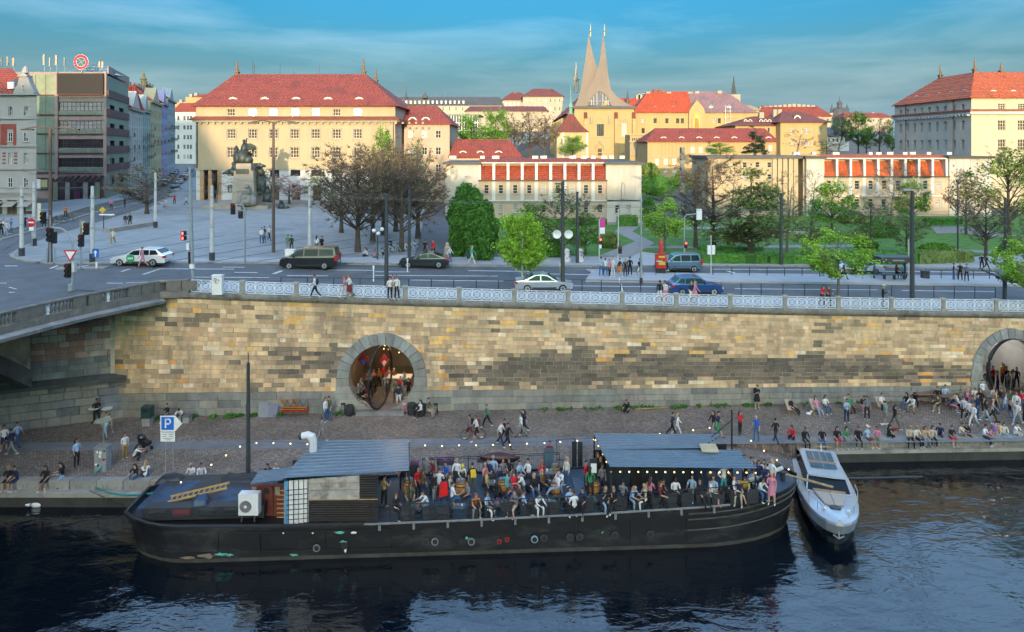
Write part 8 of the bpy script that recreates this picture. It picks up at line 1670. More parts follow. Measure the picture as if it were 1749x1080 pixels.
for k in range(7):m.tube([px(489,838+k*8.4,y_-.06),px(526,835+k*8.4,y_-.06)],.018,rlm,4)
for x in(501.5,525):m.tube([px(x,896,y_-.07),px(x,822,y_-.07)],.022,rlm,4)
m.split('frame_bar',wp)
y_=nearY(570,.2);foil=mat('wrinkled_plastic_sheet',(.40,.39,.36),.18,.35,1.2,bump=1.0,bscale=2.2,stain=((.12,.10,.08),1.0,.48,.8));m=MB();Rg=random.Random(8);nx_,nz_=24,12
m.add([px(lerp(527,614,i/nx_),lerp(853,lerp(818,812,i/nx_),j/nz_),y_+.05*noise.noise(Vector((i*.5,j*.6,3))))for j in range(nz_+1)for i in range(nx_+1)],[(j*(nx_+1)+i,j*(nx_+1)+i+1,(j+1)*(nx_+1)+i+1,(j+1)*(nx_+1)+i)for j in range(nz_)for i in range(nx_)],foil);m.build('plastic_sheeting',barge,1,smooth=True)
for y in(826,838):m=MB();m.tube([px(527,y,y_-.06),px(614,y-2,y_-.06)],.015,wood,4);m.build('batten',barge,1)
clad=mat('dark_slat_cladding',(.035,.030,.028),.6,.25,2)
for k in range(9):m=MB();ya,yb_=855+k*3.9,855+(k+1)*3.9;m.b2(tuple(px(528,yb_-.35,y_+.0)),tuple(px(645,ya,y_+.09)),clad);m.build('slat',barge,1)
for k in range(11):m=MB();ya,yb_=811+k*4,811+(k+1)*4;m.b2(tuple(px(614.5,yb_-.35,y_+.02)),tuple(px(645,ya,y_+.1)),clad);m.build('slat',barge,1)
m=MB();m.tube([px(528,854,y_-.03),px(645,853,y_-.03)],.03,wood,4);m.tube([px(645,893,y_+.03),px(645,810,y_+.03)],.04,rlm,4)
for x in(557,587,618):m.tube([px(x,905,y_+.2),px(x,890,y_+.1)],.03,rlm,4)
m.split('frame_bar',barge)
m=MB();m.b2(tuple(px(500,812,40.0)),tuple(px(520,785,40.2)),black);m.b2(tuple(px(400,905,nearY(520,1.5))),tuple(px(645,893,nearY(520,1.7))),black);m.split('bulkhead',barge)
duct=thing('vent_duct','white bent metal duct rising from the left blue roof','duct',px(535,775,38.6));m=MB();a=px(535,776,38.6);dm=mat('white_duct_metal',(.66,.66,.64),.4,.1);m.tube([a-Vector((0,0,.1)),a+Vector((0,0,.75))],.22,dm,10);m.build('riser',duct,1);m=MB();m.tube([a+Vector((0,0,.7)),a+Vector((-.08,0,.98)),a+Vector((-.32,0,1.08)),a+Vector((-.62,0,1.02))],[.23,.24,.22,.2],dm,10);m.build('elbow',duct,1);m=MB();m.tube([a+Vector((-.6,0,1.03)),a+Vector((-.78,0,.95))],[.19,.16],dgrey,10);m.build('mouth',duct,1)
m=MB();m.tube([B(33.2,1.0,zg(33)+.75),B(35.3,1.5,zg(35)+1.0)],.11,mat('dirty_white_boom',(.50,.48,.43),.7,.3,3),7);m.build('boom',barge,1);m=MB()
for u,v in((35.6,2.1),(35.7,3.0)):m.lathe([(.14,0),(.14,.45),(.2,.46),(.2,.52)],B(u,v,zg(u)-.05),rlm,8)
m.tube([B(34.6,1.45,zg(34)-.1),B(34.5,1.3,zg(34)+.6)],.05,steel,5);m.split('bollard',barge);m=MB();Rg=random.Random(2)
m.tube([B(35.5+k*.22,2.3-.12*k,zg(36)+.28-.02*k)for k in range(12)],.07,mat('frayed_rope',(.36,.26,.14),.95,.4,6,bump=1,bscale=20),6);tag(m.build('mooring_rope',org=B(35.5,2.3,1.5)),'thick frayed rope tying the barge bow to the silver motorboat','rope')
def string_lights(label,runs):
 a=px(*runs[0][0]);o=thing('string_lights',label,'lights',a);m=MB();bm_=MB();bm_.ico((0,0,0),.042,bulb_m,2);bme=bm_.mesh('bulb')
 for rn in runs:
  P=[px(*q)for q in rn];m.tube([p+Vector((0,0,.09))for p in P],.009,black,3)
  for p in P:inst('bulb',bme,o,p,world=True)
 m.build('cable',o,1)
string_lights('string of warm bulbs along the barge from the stern mast to the left roof',[[(309,824,36.2),(361,794,37.2),(386,778,38.2),(410,763,39.4),(438,757,40.3),(467,757,40.3),(496,758,40.3),(525,759,40.2),(555,760,40.3),(583,761,40.3),(612,761,40.4),(641,761,40.4),(669,760,40.5),(697,754,40.5)]])
string_lights('string of warm bulbs across the open middle of the barge between the two roofs',[[(726,761,40.6),(755,762,40.6),(784,761,40.7),(813,761,40.7),(842,760,40.8),(871,760,40.9),(900,758,40.9),(930,757,41),(957,755,41.1),(986,753,41.2),(1014,751,41.3)]])
string_lights('string of warm bulbs round the right blue roof and bow',[[(1042,749,41.3),(1070,747,41.4),(1099,744,41.4),(1127,741,41.5),(1184,735,41.6),(1212,731,41.6)],[(1283,753,40.4),(1305,770,40),(1327,786,39.4),(1347,802,38.9)],[(1017,752,40.9),(1022,762,39.8),(1030,776,38.4),(1036,789,37.2)]+[(1044+i*15.4,806+.1*i,36.1+.03*i)for i in range(17)]])
cn=MB();a,b=px(820,781,40.4),px(888,783,40.6);N_=14
for k in range(N_):
 pass
vs=[];
for k in range(N_+1):
 t=k/N_;p=a.lerp(b,t);w_=.30*math.sin(math.pi*t)**.6+.01;vs+=[p+Vector((0,-w_*.7,.12*(1-math.sin(math.pi*t)))),p+Vector((0,-w_*.1,-w_*1.1)),p+Vector((0,w_*.6,-w_*.3)),p+Vector((0,w_*.2,.30*math.sin(math.pi*t)**.7))]
cn.add(vs,[(4*k+j,4*k+4+j,4*k+4+(j+1)%4,4*k+(j+1)%4)for k in range(N_)for j in range(4)],mat('dark_canoe_wood',(.060,.022,.020),.35,.2,2));tag(cn.build('canoe',org=a,smooth=True),'dark red canoe hung along the quay side rail of the barge','canoe')
wick=mat('black_wicker',(.028,.031,.036),.7,.35,9,bump=.6,bscale=30);cush=mat('charcoal_cushion',(.045,.05,.06),.85,.2,3)
def armchair_meshes():
 s=MB();s.box((0,0,.20),(.66,.62,.36),wick);c=MB();c.box((0,.02,.42),(.56,.54,.09),cush);bk_=MB();bk_.box((0,-.29,.55),(.66,.09,.42),wick,M=Matrix.Rotation(-.10,3,'X'));a=MB();a.box((0,0,.50),(.07,.58,.26),wick)
 return s.mesh('seat'),c.mesh('cushion'),bk_.mesh('backrest'),a.mesh('armrest')
AMS=armchair_meshes()
def armchair(loc,rz,label,group,w=1.0,name='armchair',cat='armchair'):
 o=thing(name,label,cat,loc,rz,group);inst('seat',AMS[0],o,scale=(w,1,1));inst('cushion',AMS[1],o,scale=(w,1,1));inst('backrest',AMS[2],o,scale=(w,1,1))
 for s in(-1,1):inst('armrest',AMS[3],o,(s*.33*w,0,0))
 return o
for i,x in enumerate((697,731,760,809,835,866,896,919,947,974,1000,1033,1060,1090,1117,1142,1168,1200,1225,1250,1280)):
 y=886-max(0,x-700)*.052;face=(0.15,.3,-.2,1.4,-1.2)[i%5];armchair(gd(x,y),face+(math.pi if i%3==4 else 0),'%s black wicker armchair from the cabin along the river side of the deck'%ordn(i),'black armchairs along the river side rail')
for x,y,rz,w,l in((748,842,math.pi,1.3,'black sofa seat with its back to us in front of the seated man in white'),(789,826,-.6,1.2,'black armchair under the person in the yellow cap'),(908,838,2.6,1.5,'black sofa under the man in white at the quay side'),(845,828,.1,2.0,'black sofa against the quay side rail below the canoe'),(700,815,.2,1.1,'black seat by the rail under the edge of the left roof')):armchair(gd(x,y),rz,l,None,w,'lounge_seat','sofa')
oak=mat('barrel_oak',(.42,.20,.055),.55,.25,2,stretch=(3,3,.6));hoop=mat('barrel_hoop',(.07,.06,.05),.5,.2,metal=.5)
def barrel_meshes():
 b=MB();b.lathe([(.25,0),(.31,.22),(.335,.44),(.31,.66),(.25,.88)],(0,0,0),oak,16);h=MB()
 h.lathe([(.33,-.03),(.338,0),(.33,.03)],(0,0,0),hoop,16,cap=False)
 t=MB();t.lathe([(.27,.88),(.27,.92)],(0,0,0),mat('barrel_top',(.09,.09,.095),.4,.2,3),16);t.lathe([(.06,.92),(.05,.98)],(.08,.05,0),glass_pale,6);t.lathe([(.05,.92),(.05,1.0)],(-.1,-.03,0),glass_pale,6)
 return b.mesh('staves'),h.mesh('hoop'),t.mesh('top')
BMS=barrel_meshes()
for x,y,s,l in((698,846,1,'oak barrel table nearest the left roof'),(787,848,1,'oak barrel table in the middle of the open deck'),(858,843,.9,'oak barrel table beside the person in red'),(948,816,.85,'upright oak barrel by the quay side steps'),(949,846,.8,'oak barrel under the table with white cups'),(1015,846,.95,'oak barrel at the bar corner of the right roof')):
 o=thing('barrel',l,'barrel',gd(x,y),0,'oak barrels used as tables');inst('staves',BMS[0],o,scale=(s,s,s));inst('top',BMS[2],o,scale=(s,s,s));[inst('hoop',BMS[1],o,(0,0,z*s),scale=(s*k,s*k,s))for z,k in((.08,.86),(.24,.985),(.64,.985),(.80,.86))]
def table(x,y,w,d,h,mt_,label,items=True,rz=0.05,loc=None,group=None):
 b=loc or gd(x,y);o=thing('table',label,'table',b,rz,group);m=MB();m.box((0,0,h),(w,d,.05),mt_);m.build('table_top',o)
 for sx in(-1,1):
  for sy in(-1,1):m=MB();m.box((sx*(w/2-.06),sy*(d/2-.06),h/2-.02),(.05,.05,h-.04),rlm);m.build('leg',o)
 if items:
  wd_=' '.join(label.split()[:9])
  for k,(cn_,mt_)in enumerate(R.sample([('white cup',white),('clear glass',glass_pale),('brown bottle',oak),('amber beer glass',mat('beer',(.5,.25,.03),.2,0)),('green bottle',mat('bottle_green',(.03,.25,.08),.2,0))],3)):
   gx,gy=w*(-.3+.3*k),R.uniform(-d*.3,d*.3);m=MB();m.lathe([(.035,0),(.04,.13)]if 'bottle' not in cn_ else[(.035,0),(.035,.14),(.015,.2),(.015,.25)],b+Matrix.Rotation(rz,3,'Z')@Vector((gx,gy,h+.025)),mt_,7);tag(m.build('drink',org=b+Vector((gx,gy,h))),cn_+' on the '+wd_,'drink','drinks on the tables')
 return o
tb_dark=mat('grey_table_top',(.10,.105,.11),.5,.2);tb_wood=mat('brown_table_top',(.20,.13,.09),.6,.25,3)
for x,y,l in((714,882,'low grey table between the two men at the left end'),(782,880,'low grey table left of the woman in orange'),(857,876,'low grey table under the purple flower planter'),(938,872,'low grey table beside the person in white trousers'),(1008,868,'low grey table near the bar corner'),(1155,860,'low grey table before the man in the floral shirt'),(1238,853,'low grey table before the two men near the bow'),(1300,848,'low dark table at the bow end')):table(x,y,.75,.5,.48,tb_dark,l)
table(845,840,1.1,.6,.52,tb_dark,'long low table among the group below the canoe');table(940,836,.6,.6,1.0,tb_dark,'high table with white cups beside the steps',True);table(1012,842,.6,.5,1.05,tb_wood,'high brown table at the bar corner')
flm=[mat('pink_flowers',(.45,.08,.35),.8,.3,8),mat('violet_flowers',(.25,.10,.45),.8,.3,8),L_hedge]
for x,y,d_,l in((708,796,40.4,'flower box with faded pink flowers beside the left roof'),(754,791,40.5,'flower box with bright violet flowers on the quay side rail'),(768,790,40.55,'small flower box with pink flowers right of the violet one'),(822,786,40.6,'flower box with violet flowers at the left tip of the canoe'),(857,861,36.6,'long planter with violet and green plants on the low table')):
 c=px(x,y,d_);w_=.95 if x==857 else .5;o=thing('flower_box',l,'flower box',c);m=MB();m.box(c,(w_,.25,.2),dgrey);m.build('trough',o,1);m=MB();Rg=random.Random(x)
 for k in range(90):leaf(m,Rg,c+Vector((Rg.uniform(-w_/2,w_/2),Rg.gauss(0,.09),.12+abs(Rg.gauss(0,.09)))),.10,flm[0 if Rg.random()<.4 else(1 if Rg.random()<.5 else 2)])
 m.build('flowers',o,1)['kind']='stuff'
b=gd(938,806);o=thing('speaker_cabinet','tall blue grey cabinet by the quay side entrance','cabinet',b);m=MB();m.box(b+Vector((0,.3,.55)),(.55,.5,1.15),mat('blue_grey_paint',(.06,.11,.15),.5,.15));m.build('body',o,1);m=MB();m.box(b+Vector((0,.3,1.14)),(.6,.55,.04),dgrey);m.build('top',o,1)
gg=thing('gangway_gate','black steel gate frame at the quay side entrance of the barge','gate',px(965,815,41.2));m=MB();a,b_,c,d=px(951,815,41.2),px(951,751,41.2),px(982,749,41.4),px(982,800,41.4);m.tube([a,b_,c,d],.035,rlm,5);m.build('frame',gg,1)
for x in(981,991):m=MB();p=px(x,815,41.5);m.b2((p.x-.14,p.y,.5),(p.x+.14,p.y+.08,HC-(755-YH)*41.5/F if x==981 else 2.0),rlm);m.build('leaf',gg,1)
m=MB();m.tube([px(951,785,41.2),px(962,786,41),px(970,800,40.6),px(970,815,40.4)],.03,rlm,5);m.build('handrail',gg,1)
rs=MB();P=[gd(975,816),gd(1000,826),gd(1012,852),gd(985,852)];rs.add([p+Vector((0,0,.03))for p in P]+[p+Vector((0,0,.10))for p in P],[(4,5,6,7),(0,1,5,4),(3,0,4,7),(1,2,6,5),(2,3,7,6)],mat('blue_ramp',(.05,.085,.12),.6,.2));rs.build('ramp_plate',barge,1)
bs_=thing('menu_stand','black stand with lit menu sheet at the bar corner','stand',gd(1014,834));m=MB();c=px(1014,800,37.6);m.box(c,(.32,.04,.5),white);m.build('menu',bs_,1);m=MB();c2=gd(1014,834);m.box(Vector((c.x,c.y+.06,(c2.z+c.z+.5)/2)),(.42,.05,c.z+.5-c2.z),black);m.build('board',bs_,1)
cb_=gd(759,858);o=thing('high_chair','tall chair with a bright red coat hung over its back','chair',cb_,.2);m=MB();m.box((0,0,.62),(.42,.42,.05),rlm);m.build('seat',o);m=MB();m.box((0,-.2,.95),(.42,.04,.6),rlm);m.build('backrest',o)
for sx in(-1,1):
 for sy in(-1,1):m=MB();m.tube([(sx*.19,sy*.19,0),(sx*.17,sy*.17,.62)],.02,rlm,4);m.build('leg',o)
m=MB();p=[(-.20,.18,1.22),(.18,.18,1.24),(.24,.20,.55),(.06,.26,.50),(-.26,.2,.42)];m.prism([cb_+Vector((x,-.30-y*.2+.0,z))for x,y,z in p],(0,.10,0),mat('bright_red_cloth',(.62,.01,.01),.85,.15,4,bump=.5));tag(m.build('red_coat',org=cb_),'bright red coat hanging over the back of a tall chair','coat')
# ================================================================ motorboat
MBT=Vector((19.2,43.1,-1.3));mb_dir=Vector((16.55,35.9,0))-Vector((18.65,43.4,0));mrz=math.atan2(mb_dir.y,mb_dir.x);boat=thing('motorboat','silver blue motorboat with wraparound windscreen moored against the barge bow','motorboat',MBT,mrz)
gel=mat('silver_gelcoat',(.42,.47,.52),.22,.06,1,metal=.25);gel.node_tree.nodes['Principled BSDF'].inputs['Coat Weight'].default_value=.6;navy=mat('navy_hull',(.022,.026,.036),.25,.15,1);LB=7.8
st=[(0,1.42,1.38),(1,1.48,1.38),(2.5,1.55,1.40),(4,1.55,1.45),(5.2,1.42,1.50),(6.2,1.24,1.55),(7.0,.95,1.58),(7.5,.60,1.6),(7.78,.16,1.6)]
m=MB()
for sgn in(-1,1):
 vs=[]
 for s,h,z in st:k=s/LB;vs+=[(s*(1-.13*k*k),sgn*h*.55,-.25),(s*(1-.12*k*k),sgn*h*(.9-.18*k*k),.32),(s*(1-.05*k),sgn*h*(.97-.04*k),.85),(s,sgn*h,z-.12),(s,sgn*h*.985,z)]
 for i in range(len(st)-1):
  for j in range(4):q=(5*i+j,5*i+5+j,5*i+6+j,5*i+1+j);o_=len(m.v);m.add([vs[a]for a in q],[(0,1,2,3)if sgn<0 else(3,2,1,0)],navy if j<2 else gel)
m.add([(0,y,z)for y,z in((-.78,-.25),(-1.28,.32),(-1.38,.85),(-1.42,1.38),(1.42,1.38),(1.38,.85),(1.28,.32),(.78,-.25))],[tuple(range(8))],navy)
s,h,z=st[-1];m.add([(s,-h,z),(s,-h,z-.12),(s*.95,-h*.93,.85),(s*.88,-h*.72,.32),(s*.87,-h*.55,-.25),(s*.87,h*.55,-.25),(s*.88,h*.72,.32),(s*.95,h*.93,.85),(s,h,z-.12),(s,h,z),(s,h*.62,z+.16),(s,0,z+.22),(s,-h*.62,z+.16)],[(0,1,8,9),(1,2,7,8),(0,9,10,11,12)],gel);k=len(m.v)-13;m.f+=[[k+2,k+3,k+6,k+7],[k+3,k+4,k+5,k+6]];m.mi+=[m.m(navy)]*2;m.build('hull',boat)
m=MB();vs=[];
for s,h,z in st[3:]:vs+=[(s,-h*.985,z),(s,-h*.62,z+.16),(s,0,z+.22),(s,h*.62,z+.16),(s,h*.985,z)]
m.add(vs,[(5*i+j,5*i+5+j,5*i+6+j,5*i+1+j)for i in range(5)for j in range(4)],gel);m.build('foredeck',boat,smooth=True)
m=MB();vs=[]
for s,h,z in st[:4]:vs+=[(s,-h*.985,z),(s,-h*.78,z+.04),(s,h*.78,z+.04),(s,h*.985,z)]
m.add(vs,[(4*i+j,4*i+4+j,4*i+5+j,4*i+1+j)for i in range(3)for j in range(3)],gel);m.build('side_deck',boat)
tan=mat('tan_sunpad',(.40,.34,.28),.85,.12,4);m=MB();pp=[(4.75,.72),(6.1,.42),(6.35,.0)]
for sgn in(-1,1):m=MB();m.prism([(4.7,sgn*.02,1.70),(4.7,sgn*.82,1.68),(6.2,sgn*.48,1.77),(6.35,sgn*.02,1.82)],(0,0,.07),tan);m.build('sun_pad',boat)
m=MB();m.box((4.62,0,1.76),(.16,1.7,.10),mat('teak_trim',(.36,.22,.12),.5,.2));m.build('teak_strip',boat)
m=MB();m.lathe([(.30,0),(.30,.05),(.24,.07)],(6.5,0,1.77),navy,16,sx=.8);m.build('deck_hatch',boat)
m=MB();m.add([(4.55,-1.15,1.66),(4.55,1.15,1.66),(3.75,.98,2.20),(3.75,-.98,2.20)],[(0,1,2,3)],cglass)
for sgn in(-1,1):m.add([(4.55,sgn*1.15,1.66),(3.75,sgn*.98,2.20),(1.2,sgn*1.0,2.14),(1.0,sgn*1.18,1.6)],[(0,1,2,3)if sgn<0 else(3,2,1,0)],cglass)
m.split('windscreen',boat,False);m=MB()
m.tube([(4.57,-1.17,1.66),(4.57,1.17,1.66)],.04,gel,6);m.tube([(4.57,-1.17,1.66),(3.75,-1.0,2.2)],.04,gel,6);m.tube([(4.57,1.17,1.66),(3.75,1.0,2.2)],.04,gel,6);m.split('windscreen_frame',boat,False)
m=MB();top=[(3.85,-.98),(3.95,-.4),(3.97,.4),(3.85,.98),(.6,1.05),(.3,.9),(.3,-.9),(.6,-1.05)];m.prism([(x,y,2.18+.06*(1-abs(y)))for x,y in top],(0,0,.09),gel);m.build('hardtop',boat)
for sx0,sx1 in((2.35,2.95),(.75,1.95)):m=MB();m.b2((sx0,-.72,2.325),(sx1,.72,2.345),mat('skylight_glass',(.06,.12,.16),.1,.2));m.build('roof_window',boat)
m=MB();m.b2((2.1,-.8,2.33),(2.2,.8,2.37),MATS['teak_trim']);m.build('teak_strip',boat);m=MB()
for y in(-.36,0,.36):m.box((1.35,y,2.35),(1.2,.03,.02),gel)
m.box((2.65,0,2.35),(.6,.03,.03),gel);m.split('roof_bar',boat,False)
for sgn in(-1,1):
 m=MB();P=[(4.4-k*0+.0,0,0)for k in range(0)];P=[(3.6,sgn*1.50,1.46),(3.8,sgn*1.5,1.95),(4.8,sgn*1.44,2.02),(5.8,sgn*1.22,2.06),(6.7,sgn*.86,2.1),(7.2,sgn*.55,1.9),(7.3,sgn*.5,1.62)];m.tube(P,.025,steel,6)
 for s,h in((4.8,1.44),(5.8,1.22),(6.6,.9)):m.tube([(s,sgn*h,1.5),(s,sgn*h,2.04)],.018,steel,5)
 m.build('bow_rail',boat);m=MB();m.lathe([(.05,0),(.12,.03),(.12,.13),(.04,.17)],(6.75,sgn*.62,1.72),white,8);m.build('deck_lamp',boat)
m=MB();m.tube([(7.5,0,1.2),(7.55,0,.75)],.04,steel,5);m.tube([(7.52,-.26,.85),(7.5,0,.68),(7.52,.26,.85)],.04,steel,5);m.build('anchor',boat);m=MB();m.tube([(.6,.2,2.3),(.5,.2,2.75)],.03,white,5);m.tube([(.5,-.1,2.55),(.5,.75,2.6)],.03,wood,4);m.split('stern_mast',boat,False)
m=MB();m.box((.15,0,1.55),(.3,2.3,.35),navy);m.build('stern_seat',boat)
def swan(x,y,rz,label):
 b=gq(x,y,ZW);sw=mat('swan_white',(.75,.75,.74),.8,.05,5);m=MB();m.ico(b+Vector((0,0,.12)),.3,sw,3,(1.5,.8,.75));c,s=math.cos(rz),math.sin(rz)
 m.tube([b+Vector((c*t*.4,s*t*.4,z))for t,z in((.7,.2),(1.0,.42),(.95,.68),(.9,.9),(1.08,1.0),(1.25,.97))],[.1,.07,.055,.05,.06,.045],sw,7);m.tube([b+Vector((c*.5,s*.5,.97)),b+Vector((c*.62,s*.62,.93))],[.035,.01],mat('swan_bill',(.55,.2,.03),.5,0),5);m.tube([b+Vector((-c*.4,-s*.4,.2)),b+Vector((-c*.62,-s*.62,.3))],[.12,.02],sw,6);tag(m.build('swan',org=b,smooth=True),label,'swan')
swan(64,864,.9,'white swan with raised neck swimming at the left below the quay');m=MB();b=gq(1549,779,ZW);m.prism([b+Vector((-.5,0,.02)),b+Vector((-.1,-.16,.02)),b+Vector((.45,-.12,.02)),b+Vector((.5,.05,.02)),b+Vector((0,.12,.02))],(0,0,.05),white);tag(m.build('floating_sheet',org=b),'white sheet floating in the water under the right quay','litter')
m=MB();a,b=gq(1445,818,ZW),gq(1575,815,ZW);m.tube([a+Vector((0,0,.02)),b+Vector((0,0,.02))],.07,dgrey,6);tag(m.build('floating_boom',org=a),'dark pole floating in the water right of the motorboat','pole')
# ================================================================ quay furniture
o,b,H=pole('mooring_mast',424,818,620,.12,mat('mast_dark_steel',(.045,.05,.055),.5,.2),'tall dark mooring mast on the quay edge beside the barge stern','mast',b=gq(424,816,0));m=MB();m.box(b+Vector((.02,-.08,H*.62)),(.2,.2,.45),dgrey);m.build('lamp_box',o,1);m=MB();m.tube([b+Vector((0,0,H)),b+Vector((0,0,H+.6))],.03,dgrey,5);m.build('tip',o,1)
b1,b2_=gq(283,811,0),gq(295.5,811,0);o=thing('parking_sign','blue and white parking sign with arrow and text plate on two posts','road sign',(b1+b2_)/2);y_=b1.y-.05
for p in(b1,b2_):m=MB();m.tube([p,(p.x,p.y,HC-(712-YH)*p.y/F)],.03,steel,6);m.build('post',o,1)
m=MB();m.prism([px(x,y,y_)for x,y in((273.5,737),(299,737),(311,724),(299,710.5),(273.5,710.5))],(0,.025,0),white);m.build('arrow_panel',o,1);m=MB();m.b2(tuple(px(275.5,734.5,y_-.012)),tuple(px(297,712.5,y_-.004)),mat('parking_blue',(.01,.15,.60),.5,.03));pb2=m.build('blue_square',o,1)
m=MB();t=[px(x,y,y_-.02)for x,y in((283,731),(283,716),(288.5,716),(291,718),(291,722),(288.5,724.2),(284,724.2))];m.tube(t,.055,white,4);m.build('letter',pb2,1)
m=MB();m.b2(tuple(px(274,754.5,y_)),tuple(px(299,737.5,y_+.025)),white);tp_=m.build('text_plate',o,1);m=MB()
for k,(xa,xb)in enumerate(((276,297),(277,285),(288,296),(277,285),(288,296),(278,296),(283,292))):y=739.5+(0,3,3,6,6,9.5,12)[k];m.b2(tuple(px(xa,y+.55,y_-.006)),tuple(px(xb,y-.55,y_-.002)),mat('sign_text_grey',(.25,.26,.28),.7,0))
m.split('text_line',tp_)
b=gq(171.5,806,0);o=thing('power_bollard','grey metal power bollard covered in stickers with thick teal hose','power post',b);m=MB();m.box(b+Vector((0,.25,.72)),(.72,.55,1.44),mat('bollard_metal',(.27,.28,.29),.5,.3,2,stain=((.5,.48,.45),3,.6,.7)));m.build('body',o,1);Rg=random.Random(12)
for k in range(12):m=MB();c=b+Vector((Rg.uniform(-.27,.27),-.03,Rg.uniform(.4,1.3)));m.box(c,(Rg.uniform(.08,.16),.006+.002*k,Rg.uniform(.06,.14)),Rg.choice([white,redm,black,blue,yellow]));m.build('sticker',o,1)
m=MB();m.box(b+Vector((0,.25,1.47)),(.8,.62,.08),steel);m.build('lid',o,1);m=MB();m.tube([b+Vector((0,.3,1.5)),b+Vector((0,.3,3.0))],.035,mat('khaki_paint',(.25,.26,.18),.6,.2),6);m.lathe([(.5,0),(.5,.05)],b+Vector((0,.3,3.0)),MATS['khaki_paint'],14);m.split('mushroom_top',o)
m=MB();teal=mat('teal_hose',(.03,.24,.24),.4,.15);P=[b+Vector((.12,-.05,.35)),b+Vector((-.1,-.35,.1)),gq(158,826,-.45),gq(160,832,-.45),px(185,842,39.6),px(215,846.5,38.9),px(240,846,38.2),px(262,842,37.6)];m.tube(P,.055,teal,7);tag(m.build('water_hose',org=b),'thick teal hose looping from the power bollard to the barge stern','hose');m=MB();m.tube([px(152,838,40.1),px(190,856,38),px(232,872,36.2)],.02,black,4);tag(m.build('mooring_line',org=b),'thin dark mooring line slanting down to the barge stern','rope')
for x,l in((131,'small iron bollard on the left quay ledge'),(246,'tall iron bollard on the quay ledge near the barge stern')):b=gq(x,828,-.45);m=MB();m.lathe([(.12,0),(.09,.1),(.08,.3 if x==131 else .75),(.13,.34 if x==131 else .8),(.13,.4 if x==131 else .86)],b,black,8);tag(m.build('iron_bollard',org=b),l,'bollard')
b=gq(252,726,0);o=thing('litter_bin','dark green litter bin on a stone foot against the wall','bin',b);m=MB();m.box(b+Vector((0,0,.28)),(.55,.5,.56),kerbm);m.build('foot',o,1);m=MB();gnb=mat('bin_green',(.02,.06,.06),.5,.2);m.box(b+Vector((0,0,.93)),(.66,.6,.76),gnb);m.box(b+Vector((0,0,1.33)),(.7,.64,.05),gnb);m.build('body',o,1);m=MB();m.box(b+Vector((0,-.31,1.12)),(.4,.02,.18),black);m.build('slot',o,1)
b=gq(311,722,0);o=thing('stone_bench','block shaped stone bench against the wall','bench',b);m=MB();m.box(b+Vector((-.4,.1,.22)),(1.9,.55,.44),kerbm);m.build('base',o,1);m=MB();m.box(b+Vector((-.4,.1,.48)),(2.0,.62,.08),mat('bench_slab',(.14,.15,.16),.8,.2));m.build('seat',o,1)
def rug(x0,x1,y0,y1,mt_,label):
 b=gq((x0+x1)/2,y1,0);b.y=wallY(b.x)-.35;m=MB();n=10;u=b.y/F;w_=(x1-x0)*u;h=(y1-y0)*u
 m.add([(b.x-w_/2+w_*i/n,b.y+.04*math.sin(i*2.1)-.2*(1-j/3),h*j/3)for j in range(4)for i in range(n+1)],[(j*(n+1)+i,j*(n+1)+i+1,(j+1)*(n+1)+i+1,(j+1)*(n+1)+i)for j in range(3)for i in range(n)],mt_);
 m.add([(b.x-w_/2+w_*i/n,b.y+.2+.04*math.sin(i*2.1)-.1*(1-j/3),h*j/3)for j in range(4)for i in range(n+1)],[((j+1)*(n+1)+i,(j+1)*(n+1)+i+1,j*(n+1)+i+1,j*(n+1)+i)for j in range(3)for i in range(n)],mt_);tag(m.build('standing_board',org=b,smooth=True),label,'board')
rug(442,459,688,711,mat('grey_foam_board',(.25,.26,.28),.9,.15),'pale grey board leaning on the wall, left of two');rug(460,478,688,707,mat('lilac_grey_board',(.20,.20,.27),.9,.15),'lilac grey board leaning on the wall, right of two')
bn=thing('folded_benches','stack of folded orange beer benches with black crossed legs by the wall','benches',gq(503,706,0));y_=wallY(gq(503,706,0).x)-.5;ow=mat('orange_bench_wood',(.42,.15,.04),.5,.2,2);m=MB()
for k,(xa,xb,y)in enumerate(((479,523,699),(482,525,695),(480,527,702))):m=MB();m.box((px(xa,y,y_)+px(xb,y,y_))/2,((xb-xa)*y_/F,.25,.06),ow if k<2 else redm);m.build('plank',bn,1)
m=MB()
for x in(487,496,507,518):m.tube([px(x-6,706,y_),px(x+6,683,y_-.1)],.018,black,4);m.tube([px(x+6,706,y_),px(x-6,683,y_-.1)],.018,black,4)
m.tube([px(526,708,y_),px(526,682,y_)],.03,black,4);m.split('leg',bn);m=MB()
for x in(484,502):m.box(px(x,685,y_+.1),(.3,.05,.24),ow)
m.split('end_board',bn)
def stool(x,y,mt_,label,h=.78):
 b=gq(x,y,0);o=thing('bar_stool',label,'stool',b);m=MB();m.lathe([(.17,h-.04),(.17,h)],b,mt_,12);m.build('seat',o,1)
 for k in range(4):a=math.pi/4+k*math.pi/2;m=MB();m.tube([b+Vector((.24*math.cos(a),.24*math.sin(a),0)),b+Vector((.13*math.cos(a),.13*math.sin(a),h-.04))],.022,mt_,5);m.build('leg',o,1)
 m=MB();m.tube([b+Vector((.19*math.cos(k*math.pi/2+.785),.19*math.sin(k*math.pi/2+.785),h*.4))for k in range(4)],.015,mt_,4,closed=True);m.build('foot_ring',o,1);return o
stool(586,707,black,'black bar stool left of the left round opening');stool(691,708,mat('pink_paint',(.62,.28,.32),.5,.1),'pink bar stool at the right jamb of the left round opening');stool(744,708,black,'black bar stool right of the couple at the barrel')
